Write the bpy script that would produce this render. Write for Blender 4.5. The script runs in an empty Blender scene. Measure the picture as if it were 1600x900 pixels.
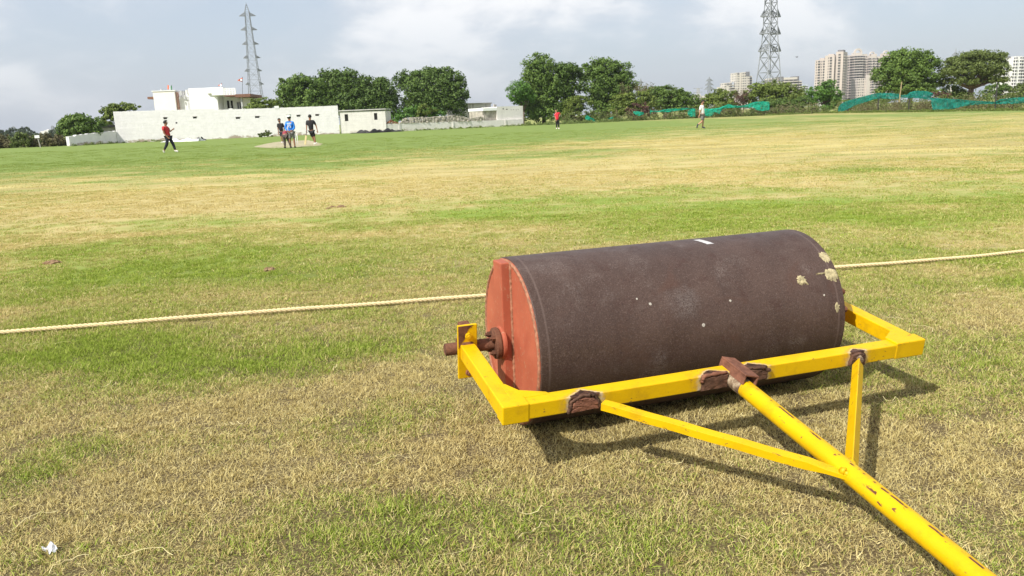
import bpy, math, random
import numpy as np
from mathutils import Vector, Matrix

S = bpy.context.scene
COL = S.collection
R_ = math.radians
rng = np.random.default_rng(7)
random.seed(7)

# ------------------------------------------------------------------ camera
F_PX, PITCH, ROLL, CAM_H = 1218.08, 0.2150938, 0.0397974, 1.12
cp, sp, cr, sr = math.cos(PITCH), math.sin(PITCH), math.cos(ROLL), math.sin(ROLL)
FWD = np.array([0, cp, -sp]); UP0 = np.array([0, sp, cp]); RT0 = np.array([1.0, 0, 0])
RT = RT0 * cr - UP0 * sr
UP = RT0 * sr + UP0 * cr
cam_d = bpy.data.cameras.new('camera')
cam_d.sensor_width = 36.0
cam_d.lens = F_PX / 1600 * 36.0
cam_d.clip_start = 0.05
cam_d.clip_end = 12000
cam = bpy.data.objects.new('camera', cam_d)
COL.objects.link(cam)
cam.matrix_world = Matrix(((RT[0], UP[0], -FWD[0], 0), (RT[1], UP[1], -FWD[1], 0),
                           (RT[2], UP[2], -FWD[2], CAM_H), (0, 0, 0, 1)))
S.camera = cam

# ------------------------------------------------------------------ sun, sky, exposure
SUN_TRAVEL = Vector((0.495, 0.52, -0.698)).normalized()
sun_d = bpy.data.lights.new('sun', 'SUN')
sun_d.energy = 5.0
sun_d.angle = R_(0.55)
sun_d.color = (1.0, 0.955, 0.88)
sun = bpy.data.objects.new('sun', sun_d)
sun.rotation_euler = SUN_TRAVEL.to_track_quat('-Z', 'Y').to_euler()
COL.objects.link(sun)

S.view_settings.view_transform = 'Standard'
S.view_settings.look = 'None'
S.view_settings.exposure = 0.22
S.view_settings.gamma = 1.0


class NT:
    """small node-tree writer"""
    def __init__(self, tree):
        self.t = tree
        self.t.nodes.clear()

    def n(self, kind, ins=None, **props):
        nd = self.t.nodes.new(kind)
        for k, v in props.items():
            setattr(nd, k, v)
        for k, v in (ins or {}).items():
            sock = nd.inputs[k]
            if isinstance(v, bpy.types.NodeSocket):
                self.t.links.new(v, sock)
            else:
                sock.default_value = v
        return nd

    def math(self, op, a, b=0.0, clamp=False):
        nd = self.n('ShaderNodeMath', {0: a, 1: b}, operation=op)
        nd.use_clamp = clamp
        return nd.outputs[0]

    def mix(self, fac, a, b, blend='MIX'):
        nd = self.n('ShaderNodeMix', {0: fac}, data_type='RGBA', blend_type=blend)
        for k, v in ((6, a), (7, b)):
            if isinstance(v, bpy.types.NodeSocket):
                self.t.links.new(v, nd.inputs[k])
            else:
                nd.inputs[k].default_value = (*v, 1.0) if len(v) == 3 else v
        return nd.outputs[2]

    def ramp(self, fac, stops):
        nd = self.n('ShaderNodeValToRGB', {0: fac})
        e = nd.color_ramp.elements
        while len(e) < len(stops):
            e.new(0.5)
        for el, (p, c) in zip(e, stops):
            el.position = p
            el.color = (c, c, c, 1) if isinstance(c, (int, float)) else (*c, 1)
        return nd.outputs[0]

    def noise(self, vec, scale, detail=4.0, rough=0.55, dist=0.0, out=0):
        ins = {'Scale': scale, 'Detail': detail, 'Roughness': rough, 'Distortion': dist}
        if vec is not None:
            ins['Vector'] = vec
        return self.n('ShaderNodeTexNoise', ins).outputs[out]

    def mapping(self, vec, scale=(1, 1, 1), loc=(0, 0, 0), rot=(0, 0, 0)):
        return self.n('ShaderNodeMapping', {'Vector': vec, 'Scale': scale, 'Location': loc, 'Rotation': rot}).outputs[0]

    def smooth(self, x, lo, hi):
        nd = self.n('ShaderNodeMapRange', {'Value': x, 'From Min': lo, 'From Max': hi}, interpolation_type='SMOOTHSTEP')
        return nd.outputs[0]


world = bpy.data.worlds.new('World')
S.world = world
world.use_nodes = True
w = NT(world.node_tree)
sky = w.n('ShaderNodeTexSky', sky_type='NISHITA')
sky.sun_disc = False
sky.sun_elevation = R_(44.2)
sky.sun_rotation = R_(223.6)
sky.air_density = 1.2
sky.dust_density = 2.0
dirv = w.n('ShaderNodeTexCoord').outputs['Generated']
sx = w.n('ShaderNodeSeparateXYZ', {0: dirv})
zz = w.math('MAXIMUM', sx.outputs[2], 0.0)
den = w.math('ADD', zz, 0.42)
px_ = w.math('DIVIDE', sx.outputs[0], den)
py_ = w.math('DIVIDE', sx.outputs[1], den)
pl = w.n('ShaderNodeCombineXYZ', {0: px_, 1: py_, 2: 0.37}).outputs[0]
c1 = w.noise(w.mapping(pl, (1.0, 1.0, 1), (3.1, 1.7, 0)), 1.9, 8, 0.52, 0.25)
c2 = w.noise(w.mapping(pl, (1, 1, 1), (8.3, 4.1, 2)), 4.2, 7, 0.55, 0.3)
body = w.smooth(w.math('ADD', w.math('MULTIPLY', c1, 0.75), w.math('MULTIPLY', c2, 0.25)), 0.38, 0.61)
lit = w.smooth(w.math('ADD', w.math('MULTIPLY', c2, 0.5), w.math('MULTIPLY', c1, 0.5)), 0.45, 0.60)
base = w.mix(0.60, sky.outputs[0], (4.9, 5.55, 6.7))
cloud = w.mix(lit, (5.3, 5.65, 6.2), (8.0, 8.0, 8.05))
hz = w.smooth(sx.outputs[2], 0.0, 0.16)
body = w.math('MULTIPLY', body, w.math('ADD', w.math('MULTIPLY', hz, 0.75), 0.25))
skyc = w.mix(w.math('MULTIPLY', body, 0.92), base, cloud)
bg = w.n('ShaderNodeBackground', {'Color': skyc, 'Strength': 0.117})
wo = w.n('ShaderNodeOutputWorld', {'Surface': bg.outputs[0]})

# ------------------------------------------------------------------ picture geometry helpers
C0 = np.array([0, 0, CAM_H])


def ray(px, py):
    dx, dy = px - 800, py - 450
    d = FWD * F_PX + RT * dx - UP * dy
    return d / np.linalg.norm(d)


def at(px, py, depth):
    """world point seen at photo pixel (px, py), at distance `depth` along world y"""
    d = ray(px, py)
    return C0 + d * (depth / d[1])


def ground_at(px, py, z=0.0):
    d = ray(px, py)
    return C0 + d * ((z - CAM_H) / d[2])


# ------------------------------------------------------------------ mesh helpers
class MB:
    def __init__(self):
        self.v, self.f = [], []

    def add(self, vs, fs):
        o = len(self.v)
        self.v += [tuple(float(c) for c in p) for p in vs]
        self.f += [tuple(o + i for i in f) for f in fs]

    def box(self, x0, x1, y0, y1, z0, z1, M=None):
        vs = [Vector(p) for p in ((x0, y0, z0), (x1, y0, z0), (x1, y1, z0), (x0, y1, z0),
                                  (x0, y0, z1), (x1, y0, z1), (x1, y1, z1), (x0, y1, z1))]
        if M is not None:
            vs = [M @ p for p in vs]
        self.add(vs, [(0, 3, 2, 1), (4, 5, 6, 7), (0, 1, 5, 4), (1, 2, 6, 5), (2, 3, 7, 6), (3, 0, 4, 7)])

    def beam(self, a, b, wd, ht, up=(0, 0, 1), roll=0.0):
        a, b = Vector(a), Vector(b)
        d = (b - a)
        L = d.length
        d.normalize()
        s = d.cross(Vector(up))
        if s.length < 1e-5:
            s = d.cross(Vector((1, 0, 0)))
        s.normalize()
        u = s.cross(d)
        M = Matrix((( s[0], d[0], u[0], a[0]), (s[1], d[1], u[1], a[1]), (s[2], d[2], u[2], a[2]), (0, 0, 0, 1)))
        if roll:
            M = M @ Matrix.Rotation(roll, 4, 'Y')
        self.box(-wd / 2, wd / 2, 0, L, -ht / 2, ht / 2, M)

    def tube(self, pts, rads, n=10, cap=True):
        pts = [Vector(p) for p in pts]
        if isinstance(rads, (int, float)):
            rads = [rads] * len(pts)
        ref = None
        rings = []
        for i, p in enumerate(pts):
            a = pts[max(0, i - 1)]
            b = pts[min(len(pts) - 1, i + 1)]
            d = (b - a).normalized()
            if ref is None:
                ref = d.cross(Vector((0, 0, 1)))
                if ref.length < 1e-3:
                    ref = d.cross(Vector((0, 1, 0)))
            ref = (ref - d * ref.dot(d)).normalized()
            o = d.cross(ref)
            rings.append([p + (ref * math.cos(t) + o * math.sin(t)) * rads[i]
                          for t in [2 * math.pi * k / n for k in range(n)]])
        vs = [q for r in rings for q in r]
        fs = []
        for i in range(len(pts) - 1):
            for k in range(n):
                k2 = (k + 1) % n
                fs.append((i * n + k, i * n + k2, (i + 1) * n + k2, (i + 1) * n + k))
        if cap:
            fs.append(tuple(range(n))[::-1])
            fs.append(tuple((len(pts) - 1) * n + k for k in range(n)))
        self.add(vs, fs)

    def lathe_x(self, prof, n=64, c=(0, 0, 0), closed=False):
        """profile of (x, r) turned round the X axis through c"""
        vs, fs = [], []
        m = len(prof)
        for x, r in prof:
            for k in range(n):
                t = 2 * math.pi * k / n
                vs.append((c[0] + x, c[1] + r * math.cos(t), c[2] + r * math.sin(t)))
        for i in range(m if closed else m - 1):
            i2 = (i + 1) % m
            for k in range(n):
                k2 = (k + 1) % n
                fs.append((i * n + k, i2 * n + k, i2 * n + k2, i * n + k2))
        self.add(vs, fs)
        return self

    def prism(self, poly, z0, z1, M=None):
        n = len(poly)
        vs = [Vector((x, y, z0)) for x, y in poly] + [Vector((x, y, z1)) for x, y in poly]
        if M is not None:
            vs = [M @ p for p in vs]
        self.add(vs, [tuple(range(n))[::-1], tuple(range(n, 2 * n))] +
                 [(i, (i + 1) % n, n + (i + 1) % n, n + i) for i in range(n)])

    def build(self, name, mat, parent=None, smooth=False, bevel=0.0, angle=None):
        me = bpy.data.meshes.new(name)
        me.from_pydata(self.v, [], self.f)
        me.validate()
        me.materials.append(mat)
        if smooth:
            me.polygons.foreach_set('use_smooth', [True] * len(me.polygons))
            if angle:
                me.set_sharp_from_angle(angle=R_(angle))
        o = bpy.data.objects.new(name, me)
        COL.objects.link(o)
        if parent is not None:
            o.parent = parent
        if bevel:
            b = o.modifiers.new('bevel', 'BEVEL')
            b.width = bevel
            b.segments = 2
            b.limit_method = 'ANGLE'
        return o


def np_mesh(name, V, F, mat, parent=None, attrs=None, smooth=False):
    V = np.asarray(V, np.float32)
    F = np.asarray(F, np.int32)
    me = bpy.data.meshes.new(name)
    k = F.shape[1]
    me.vertices.add(len(V))
    me.vertices.foreach_set('co', V.ravel())
    me.loops.add(F.size)
    me.loops.foreach_set('vertex_index', F.ravel())
    me.polygons.add(len(F))
    me.polygons.foreach_set('loop_start', np.arange(0, F.size, k, dtype=np.int32))
    me.polygons.foreach_set('loop_total', np.full(len(F), k, np.int32))
    if smooth:
        me.polygons.foreach_set('use_smooth', np.ones(len(F), bool))
    me.update(calc_edges=True)
    for an, av in (attrs or {}).items():
        a = me.attributes.new(an, 'FLOAT', 'POINT')
        a.data.foreach_set('value', np.asarray(av, np.float32))
    if mat is not None:
        me.materials.append(mat)
    o = bpy.data.objects.new(name, me)
    if parent is not False:
        COL.objects.link(o)
    if parent:
        o.parent = parent
    return o


def tag(o, label=None, cat=None, group=None, kind=None):
    if label:
        o['label'] = label
    if cat:
        o['category'] = cat
    if group:
        o['group'] = group
    if kind:
        o['kind'] = kind
    return o


def thing(name, label, cat, loc=(0, 0, 0), rz=0.0, group=None):
    o = bpy.data.objects.new(name, None)
    o.empty_display_size = 0.2
    COL.objects.link(o)
    o.location = [float(c) for c in loc]
    o.rotation_euler = (0, 0, rz)
    return tag(o, label, cat, group)


# ------------------------------------------------------------------ value noise in numpy
_lat = rng.random((4, 256, 256))


def vnoise(x, y, k=0):
    xi = np.floor(x).astype(int)
    yi = np.floor(y).astype(int)
    fx, fy = x - xi, y - yi
    fx = fx * fx * (3 - 2 * fx)
    fy = fy * fy * (3 - 2 * fy)
    L = _lat[k]
    a = L[xi % 256, yi % 256]
    b = L[(xi + 1) % 256, yi % 256]
    c = L[xi % 256, (yi + 1) % 256]
    d = L[(xi + 1) % 256, (yi + 1) % 256]
    return (a * (1 - fx) + b * fx) * (1 - fy) + (c * (1 - fx) + d * fx) * fy


def fbm(x, y, k=0, o=4):
    s, amp, tot = 0, 1.0, 0
    for i in range(o):
        s = s + amp * vnoise(x * 2 ** i + 17.3 * i, y * 2 ** i + 5.1 * i, k)
        tot += amp
        amp *= 0.55
    return s / tot


# ------------------------------------------------------------------ materials
def new_mat(name):
    m = bpy.data.materials.new(name)
    m.use_nodes = True
    return m, NT(m.node_tree)


def finish(t, color, rough=0.8, bump=None, bstr=0.3, bdist=0.02, metal=0.0, spec=0.5, trans=None):
    ins = {'Base Color': color if isinstance(color, bpy.types.NodeSocket) else (*color, 1),
           'Roughness': rough, 'Metallic': metal, 'Specular IOR Level': spec}
    b = t.n('ShaderNodeBsdfPrincipled', ins)
    if bump is not None:
        bp = t.n('ShaderNodeBump', {'Height': bump, 'Strength': bstr, 'Distance': bdist})
        t.t.links.new(bp.outputs[0], b.inputs['Normal'])
    t.n('ShaderNodeOutputMaterial', {'Surface': b.outputs[0]})
    return b


def simple(name, col, rough=0.8, var=0.15, scale=3.0, bstr=0.15, bdist=0.01, metal=0.0, spec=0.4):
    m, t = new_mat(name)
    co = t.n('ShaderNodeTexCoord').outputs['Object']
    nz = t.noise(co, scale, 6, 0.6)
    dk = tuple(c * (1 - var * 1.6) for c in col)
    lt = tuple(min(1, c * (1 + var)) for c in col)
    c = t.ramp(nz, [(0.3, dk), (0.7, lt)])
    finish(t, c, rough, nz, bstr, bdist, metal, spec)
    return m


GREEN_A, GREEN_B = (0.135, 0.205, 0.028), (0.300, 0.370, 0.080)
DRY_A, DRY_B = (0.300, 0.230, 0.100), (0.660, 0.555, 0.265)
FARDRY = (0.440, 0.372, 0.142)
FARGREEN = (0.186, 0.248, 0.064)


def grass_field_material():
    m, t = new_mat('field_turf')
    pos = t.n('ShaderNodeNewGeometry').outputs['Position']
    g = t.n('ShaderNodeAttribute', attribute_name='green').outputs['Fac']
    dist = t.n('ShaderNodeVectorMath', {0: pos}, operation='LENGTH').outputs['Value']
    far = t.smooth(dist, 6.0, 26.0)
    fine = t.noise(pos, 26.0, 5, 0.7)
    finer = t.noise(pos, 110.0, 3, 0.7)
    mid = t.noise(t.mapping(pos, (0.55, 1.0, 1)), 2.3, 6, 0.62, 0.4)
    streak = t.noise(t.mapping(pos, (0.10, 0.42, 1), (0, 0, 0), (0, 0, 0.05)), 1.5, 8, 0.75, 0.6)
    fmix = t.math('ADD', t.math('MULTIPLY', fine, 0.5), t.math('MULTIPLY', finer, 0.5))
    dry_n = t.ramp(fmix, [(0.32, DRY_A), (0.68, DRY_B)])
    dry_f = t.mix(t.smooth(streak, 0.34, 0.68), tuple(c * 0.70 for c in FARDRY), (0.565, 0.480, 0.205))
    dry = t.mix(far, dry_n, dry_f)
    grn_n = t.ramp(fmix, [(0.3, GREEN_A), (0.7, GREEN_B)])
    grn_f = t.mix(t.smooth(mid, 0.35, 0.7), tuple(c * 0.86 for c in FARGREEN), tuple(c * 1.15 for c in FARGREEN))
    grn = t.mix(far, grn_n, grn_f)
    gv = t.math('ADD', g, t.math('MULTIPLY', t.math('SUBTRACT', mid, 0.5), 0.75))
    gv = t.math('ADD', gv, t.math('MULTIPLY', t.math('SUBTRACT', streak, 0.5), 0.55))
    gv = t.math('ADD', gv, t.math('MULTIPLY', t.math('SUBTRACT', fmix, 0.5), 0.9))
    col = t.mix(t.smooth(gv, 0.12, 0.82), dry, grn)
    # litter between the blades close by
    col = t.mix(t.math('MULTIPLY', t.smooth(dist, 9.0, 3.5), t.smooth(finer, 0.75, 0.45)), col, (0.095, 0.070, 0.036))
    hb = t.math('ADD', t.math('MULTIPLY', fine, 0.6), t.math('MULTIPLY', mid, 0.4))
    finish(t, col, 0.95, hb, 0.35, 0.05, 0.0, 0.1)
    return m


def blade_material():
    m, t = new_mat('grass_blade')
    pos = t.n('ShaderNodeNewGeometry').outputs['Position']
    g = t.n('ShaderNodeAttribute', attribute_type='INSTANCER', attribute_name='green').outputs['Fac']
    r1 = t.n('ShaderNodeAttribute', attribute_name='rnd').outputs['Fac']
    r2 = t.n('ShaderNodeAttribute', attribute_name='tone').outputs['Fac']
    mid = t.noise(t.mapping(pos, (0.55, 1.0, 1)), 2.3, 6, 0.62, 0.4)
    dist = t.n('ShaderNodeVectorMath', {0: pos}, operation='LENGTH').outputs['Value']
    far = t.smooth(dist, 6.0, 26.0)
    gv = t.math('ADD', g, t.math('MULTIPLY', t.math('SUBTRACT', mid, 0.5), 0.75))
    n2 = t.noise(pos, 8.0, 5, 0.65)
    gv = t.math('ADD', gv, t.math('MULTIPLY', t.math('SUBTRACT', n2, 0.5), 1.0))
    gr = t.smooth(t.math('SUBTRACT', gv, r1), -0.10, 0.14)
    n3 = t.noise(pos, 19.0, 4, 0.7)
    dry = t.ramp(r2, [(0.0, (0.36, 0.272, 0.110)), (0.35, (0.57, 0.470, 0.200)), (0.75, (0.67, 0.570, 0.262)), (1.0, (0.77, 0.69, 0.39))])
    dry = t.mix(t.math('MULTIPLY', far, 0.75), dry, (0.61, 0.520, 0.205))
    grn = t.ramp(r2, [(0.0, (0.140, 0.225, 0.022)), (0.5, (0.300, 0.385, 0.055)), (1.0, (0.500, 0.550, 0.145))])
    grn = t.mix(t.math('MULTIPLY', far, 0.65), grn, tuple(c * 1.15 for c in FARGREEN))
    col = t.mix(gr, dry, grn)
    col = t.mix(t.smooth(n3, 0.52, 0.34), col, t.mix(1.0, col, (0.74, 0.71, 0.62), 'MULTIPLY'))
    d = t.n('ShaderNodeBsdfDiffuse', {'Color': col})
    tr = t.n('ShaderNodeBsdfTranslucent', {'Color': col})
    mx = t.n('ShaderNodeMixShader', {0: 0.25, 1: d.outputs[0], 2: tr.outputs[0]})
    t.n('ShaderNodeOutputMaterial', {'Surface': mx.outputs[0]})
    return m


def foliage_material(name, dark, light, trans=0.25):
    m, t = new_mat(name)
    r = t.n('ShaderNodeAttribute', attribute_name='rnd').outputs['Fac']
    co = t.n('ShaderNodeTexCoord').outputs['Object']
    nz = t.noise(co, 0.55, 3, 0.6)
    f = t.math('ADD', t.math('MULTIPLY', r, 0.6), t.math('MULTIPLY', nz, 0.6))
    col = t.ramp(f, [(0.25, dark), (0.85, light)])
    d = t.n('ShaderNodeBsdfPrincipled', {'Base Color': col, 'Roughness': 0.55, 'Specular IOR Level': 0.25})
    tr = t.n('ShaderNodeBsdfTranslucent', {'Color': col})
    mx = t.n('ShaderNodeMixShader', {0: trans, 1: d.outputs[0], 2: tr.outputs[0]})
    t.n('ShaderNodeOutputMaterial', {'Surface': mx.outputs[0]})
    return m


def drum_material():
    m, t = new_mat('drum_steel')
    co = t.n('ShaderNodeTexCoord').outputs['Object']
    big = t.noise(co, 3.2, 6, 0.6, 0.4)
    med = t.noise(co, 16.0, 6, 0.65)
    spk = t.noise(co, 210.0, 4, 0.72)
    base = t.mix(t.smooth(big, 0.35, 0.68), (0.055, 0.032, 0.024), (0.078, 0.047, 0.036))
    base = t.mix(t.smooth(med, 0.52, 0.72), base, (0.054, 0.027, 0.020))
    grain = t.smooth(spk, 0.50, 0.70)
    base = t.mix(t.math('MULTIPLY', grain, 0.50), base, (0.185, 0.132, 0.112))
    base = t.mix(t.math('MULTIPLY', t.smooth(spk, 0.44, 0.32), 0.8), base, (0.022, 0.012, 0.010))
    # pale scuffs: thresholded ridges of a warped noise, gathered into blotches
    scf = t.noise(t.mapping(co, (1, 1, 1), (4, 2, 7)), 42.0, 4, 0.7, 2.6)
    rid = t.smooth(t.math('ABSOLUTE', t.math('SUBTRACT', scf, 0.5)), 0.030, 0.0)
    where = t.smooth(t.noise(t.mapping(co, (1, 1, 1), (1, 9, 3)), 6.5, 4, 0.6), 0.53, 0.70)
    base = t.mix(t.math('MULTIPLY', t.math('MULTIPLY', rid, where), 0.60), base, (0.27, 0.225, 0.20))
    # grey bare patch in the middle of the face
    d = t.n('ShaderNodeVectorMath', {0: co, 1: (-0.06, -0.275, 0.145)}, operation='DISTANCE').outputs['Value']
    d = t.math('ADD', d, t.math('MULTIPLY', t.math('SUBTRACT', med, 0.5), 0.11))
    base = t.mix(t.math('MULTIPLY', t.smooth(d, 0.085, 0.02), t.math('MULTIPLY', t.smooth(spk, 0.36, 0.60), 0.60)), base, (0.150, 0.122, 0.110))
    # scraped rings close to both rims
    sxn = t.n('ShaderNodeSeparateXYZ', {0: co})
    ed = t.math('ABSOLUTE', sxn.outputs[0])
    ring = t.math('MULTIPLY', t.smooth(ed, 0.585, 0.590), t.smooth(ed, 0.597, 0.592))
    base = t.mix(t.math('MULTIPLY', ring, 0.35), base, (0.18, 0.13, 0.11))
    gir = t.noise(t.mapping(co, (30, 1.2, 1.2)), 1.6, 5, 0.7)
    base = t.mix(t.math('MULTIPLY', t.smooth(gir, 0.52, 0.80), 0.22), base, (0.095, 0.060, 0.045))
    base = t.mix(t.math('MULTIPLY', t.smooth(gir, 0.48, 0.22), 0.28), base, (0.026, 0.014, 0.011))
    rb = t.smooth(t.noise(t.mapping(co, (1, 1, 1), (8, 3, 5)), 4.5, 6, 0.65, 0.8), 0.55, 0.70)
    base = t.mix(t.math('MULTIPLY', rb, 0.40), base, (0.080, 0.036, 0.022))
    hb = t.math('ADD', t.math('MULTIPLY', spk, 0.4), t.math('MULTIPLY', med, 0.6))
    rg = t.ramp(med, [(0.3, 0.42), (0.7, 0.60)])
    finish(t, base, rg, hb, 0.5, 0.003, 0.0, 0.34)
    return m


def primer_material():
    m, t = new_mat('red_oxide_primer')
    co = t.n('ShaderNodeTexCoord').outputs['Object']
    big = t.noise(co, 5.0, 6, 0.6, 0.5)
    fn = t.noise(co, 60.0, 5, 0.7)
    streak = t.noise(t.mapping(co, (1, 3, 0.7), (0, 0, 0), (0.5, 0, 0)), 22.0, 4, 0.6)
    c = t.mix(t.smooth(big, 0.35, 0.7), (0.35, 0.084, 0.043), (0.44, 0.118, 0.060))
    c = t.mix(t.math('MULTIPLY', t.smooth(fn, 0.57, 0.68), 0.5), c, (0.40, 0.26, 0.16))
    c = t.mix(t.math('MULTIPLY', t.smooth(streak, 0.60, 0.72), 0.5), c, (0.30, 0.085, 0.045))
    finish(t, c, 0.62, t.math('ADD', fn, streak), 0.25, 0.002, 0, 0.4)
    return m


def rust_material(name='rust', dark=(0.060, 0.024, 0.014), light=(0.21, 0.088, 0.048)):
    m, t = new_mat(name)
    co = t.n('ShaderNodeTexCoord').outputs['Object']
    a = t.noise(co, 28.0, 6, 0.65, 0.5)
    b = t.noise(co, 150.0, 4, 0.7)
    c = t.ramp(a, [(0.3, dark), (0.65, light)])
    c = t.mix(t.math('MULTIPLY', t.smooth(b, 0.58, 0.7), 0.5), c, (0.28, 0.15, 0.09))
    finish(t, c, 0.85, t.math('ADD', a, b), 0.6, 0.003, 0, 0.3)
    return m


YEL_A, YEL_B = (0.66, 0.395, 0.002), (0.70, 0.440, 0.003)


def yellow_material(name, welds=(), pipe=False, chips=0.5):
    """yellow enamel over rust; welds = (x along the bar, half length) burnt areas; object space, X along the member"""
    m, t = new_mat(name)
    co = t.n('ShaderNodeTexCoord').outputs['Object']
    sxn = t.n('ShaderNodeSeparateXYZ', {0: co})
    big = t.noise(co, 5.0, 5, 0.6)
    fn = t.noise(t.mapping(co, (0.45, 1, 1)), 70.0, 5, 0.65, 0.6)
    c = t.mix(t.smooth(big, 0.35, 0.7), YEL_A, YEL_B)
    c = t.mix(t.math('MULTIPLY', t.smooth(t.noise(co, 13.0, 5, 0.7), 0.50, 0.72), 0.45), c, (0.40, 0.215, 0.008))
    fine_d = t.noise(co, 190.0, 3, 0.7)
    c = t.mix(t.math('MULTIPLY', t.smooth(fine_d, 0.60, 0.72), 0.35), c, (0.55, 0.30, 0.02))
    rustc = t.ramp(fn, [(0.3, (0.055, 0.022, 0.012)), (0.7, (0.16, 0.062, 0.03))])
    where = t.noise(t.mapping(co, (1, 1, 1), (3, 5, 1)), 7.0, 4, 0.6)
    chip = t.math('MULTIPLY', t.smooth(fn, 0.635, 0.66), t.smooth(where, 0.44, 0.52))
    if pipe:
        # long flaked line on one flank, spots above it
        vy = t.n('ShaderNodeAttribute', attribute_name='around').outputs['Fac']
        st = t.noise(t.mapping(co, (3.2, 60, 60)), 2.4, 5, 0.6, 0.3)
        wob = t.math('ADD', vy, t.math('MULTIPLY', t.math('SUBTRACT', t.noise(t.mapping(co, (1, 0, 0)), 16.0, 4, 0.7), 0.5), 0.05))
        line = t.smooth(t.math('ABSOLUTE', t.math('SUBTRACT', wob, 0.505)), 0.024, 0.012)
        gaps = t.smooth(t.noise(t.mapping(co, (1, 0, 0), (2.2, 0, 0)), 9.0, 3, 0.7), 0.49, 0.55)
        chip = t.math('MAXIMUM', chip, t.math('MULTIPLY', line, gaps))
        sp2 = t.noise(t.mapping(co, (0.55, 1, 1), (7, 1, 3)), 34.0, 2, 0.5, 0.4)
        zone = t.math('MULTIPLY', t.smooth(sxn.outputs[0], 0.62, 0.70), t.smooth(sxn.outputs[0], 1.06, 0.96))
        band = t.smooth(t.math('ABSOLUTE', t.math('SUBTRACT', vy, 0.415)), 0.08, 0.05)
        chip = t.math('MAXIMUM', chip, t.math('MULTIPLY', t.smooth(sp2, 0.625, 0.645), t.math('MULTIPLY', zone, band)))
    c = t.mix(t.math('MULTIPLY', chip, 1.0 if pipe else min(1, chips * 1.6)), c, rustc)
    for (xw, hl) in welds:
        d = t.math('ABSOLUTE', t.math('SUBTRACT', sxn.outputs[0], xw))
        d = t.math('ADD', d, t.math('MULTIPLY', t.math('SUBTRACT', t.noise(co, 24.0, 5, 0.7), 0.5), 0.045))
        c = t.mix(t.smooth(d, hl + 0.020, hl + 0.006), c, (0.60, 0.52, 0.40))
        c = t.mix(t.smooth(d, hl + 0.004, hl - 0.006), c, t.mix(fn, (0.028, 0.014, 0.010), (0.085, 0.040, 0.024)))
    finish(t, c, 0.45, t.math('ADD', fn, t.math('MULTIPLY', chip, -1.5)), 0.38, 0.0025, 0, 0.22)
    return m


def wash_material(name, col, dirt_h=0.5, dirt=0.6, brick=True, stain=0.0, var=0.06):
    """lime-washed rough masonry; peels near the ground (object z = height)"""
    m, t = new_mat(name)
    co = t.n('ShaderNodeTexCoord').outputs['Object']
    sxn = t.n('ShaderNodeSeparateXYZ', {0: co})
    a = t.noise(co, 1.6, 6, 0.65)
    b = t.noise(co, 9.0, 5, 0.65)
    c = t.ramp(a, [(0.3, tuple(x * (1 - 2 * var) for x in col)), (0.65, col)])
    c = t.mix(t.math('MULTIPLY', t.smooth(b, 0.60, 0.75), 0.20), c, tuple(x * 0.72 for x in col))
    peel = t.noise(t.mapping(co, (0.5, 0.5, 1.4)), 1.3, 7, 0.72, 0.3)
    z = t.math('ADD', sxn.outputs[2], t.math('MULTIPLY', t.math('SUBTRACT', 0.53, peel), 2.6 * dirt_h + 1.6))
    low = t.smooth(z, dirt_h, dirt_h - 0.35)
    c = t.mix(t.math('MULTIPLY', low, dirt), c, (0.33, 0.255, 0.19))
    if stain:
        s = t.noise(t.mapping(co, (1.4, 1.4, 0.12)), 1.5, 5, 0.7)
        c = t.mix(t.math('MULTIPLY', t.smooth(s, 0.50, 0.72), stain), c, (0.16, 0.14, 0.12))
    h = t.math('ADD', a, t.math('MULTIPLY', b, 0.7))
    if brick:
        br = t.n('ShaderNodeTexBrick', {'Vector': t.mapping(co, (1, 1, 1), (0, 0, 0), (R_(90), 0, 0)), 'Scale': 1.0, 'Mortar Size': 0.02,
                                        'Mortar Smooth': 0.6, 'Brick Width': 0.62, 'Row Height': 0.30})
        h = t.math('ADD', h, t.math('MULTIPLY', br.outputs['Fac'], -0.22))
    finish(t, c, 0.92, h, 0.7, 0.05, 0, 0.2)
    return m


M = {}
M['field'] = grass_field_material()
M['blade'] = blade_material()
M['dirt'] = simple('pitch_clay', (0.41, 0.365, 0.235), 0.95, 0.18, 1.2, 0.3, 0.03, 0, 0.1)
M['soil'] = simple('bare_soil', (0.26, 0.17, 0.10), 0.95, 0.25, 14.0, 0.5, 0.02, 0, 0.1)
M['drum'] = drum_material()
M['primer'] = primer_material()
M['weld_primer'] = simple('weld_bead', (0.34, 0.150, 0.085), 0.75, 0.3, 60.0, 0.6, 0.004)
M['rust'] = rust_material()
M['rust_red'] = rust_material('rust_plate', (0.105, 0.042, 0.026), (0.255, 0.108, 0.064))
M['burnt'] = rust_material('burnt_weld', (0.034, 0.018, 0.012), (0.150, 0.075, 0.046))
M['yel'] = yellow_material('yellow_enamel')
M['yel_plate'] = yellow_material('yellow_enamel_worn', chips=0.62)
M['mud'] = simple('dry_mud', (0.42, 0.36, 0.21), 0.95, 0.3, 60.0, 0.7, 0.004, 0, 0.1)
M['speck'] = simple('pale_droppings', (0.42, 0.385, 0.33), 0.9, 0.15, 80.0, 0.4, 0.002)
M['tape'] = simple('grey_paint', (0.50, 0.49, 0.48), 0.7, 0.1, 40.0, 0.1, 0.001)
M['rope'] = simple('rope_fibre', (0.72, 0.58, 0.33), 0.9, 0.2, 160.0, 0.6, 0.002, 0, 0.2)
M['white_wall'] = wash_material('whitewash', (0.82, 0.795, 0.795), 0.35, 0.9)
M['shed_wall'] = wash_material('old_whitewash', (0.66, 0.64, 0.60), 0.30, 0.5, stain=0.18)
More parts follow.
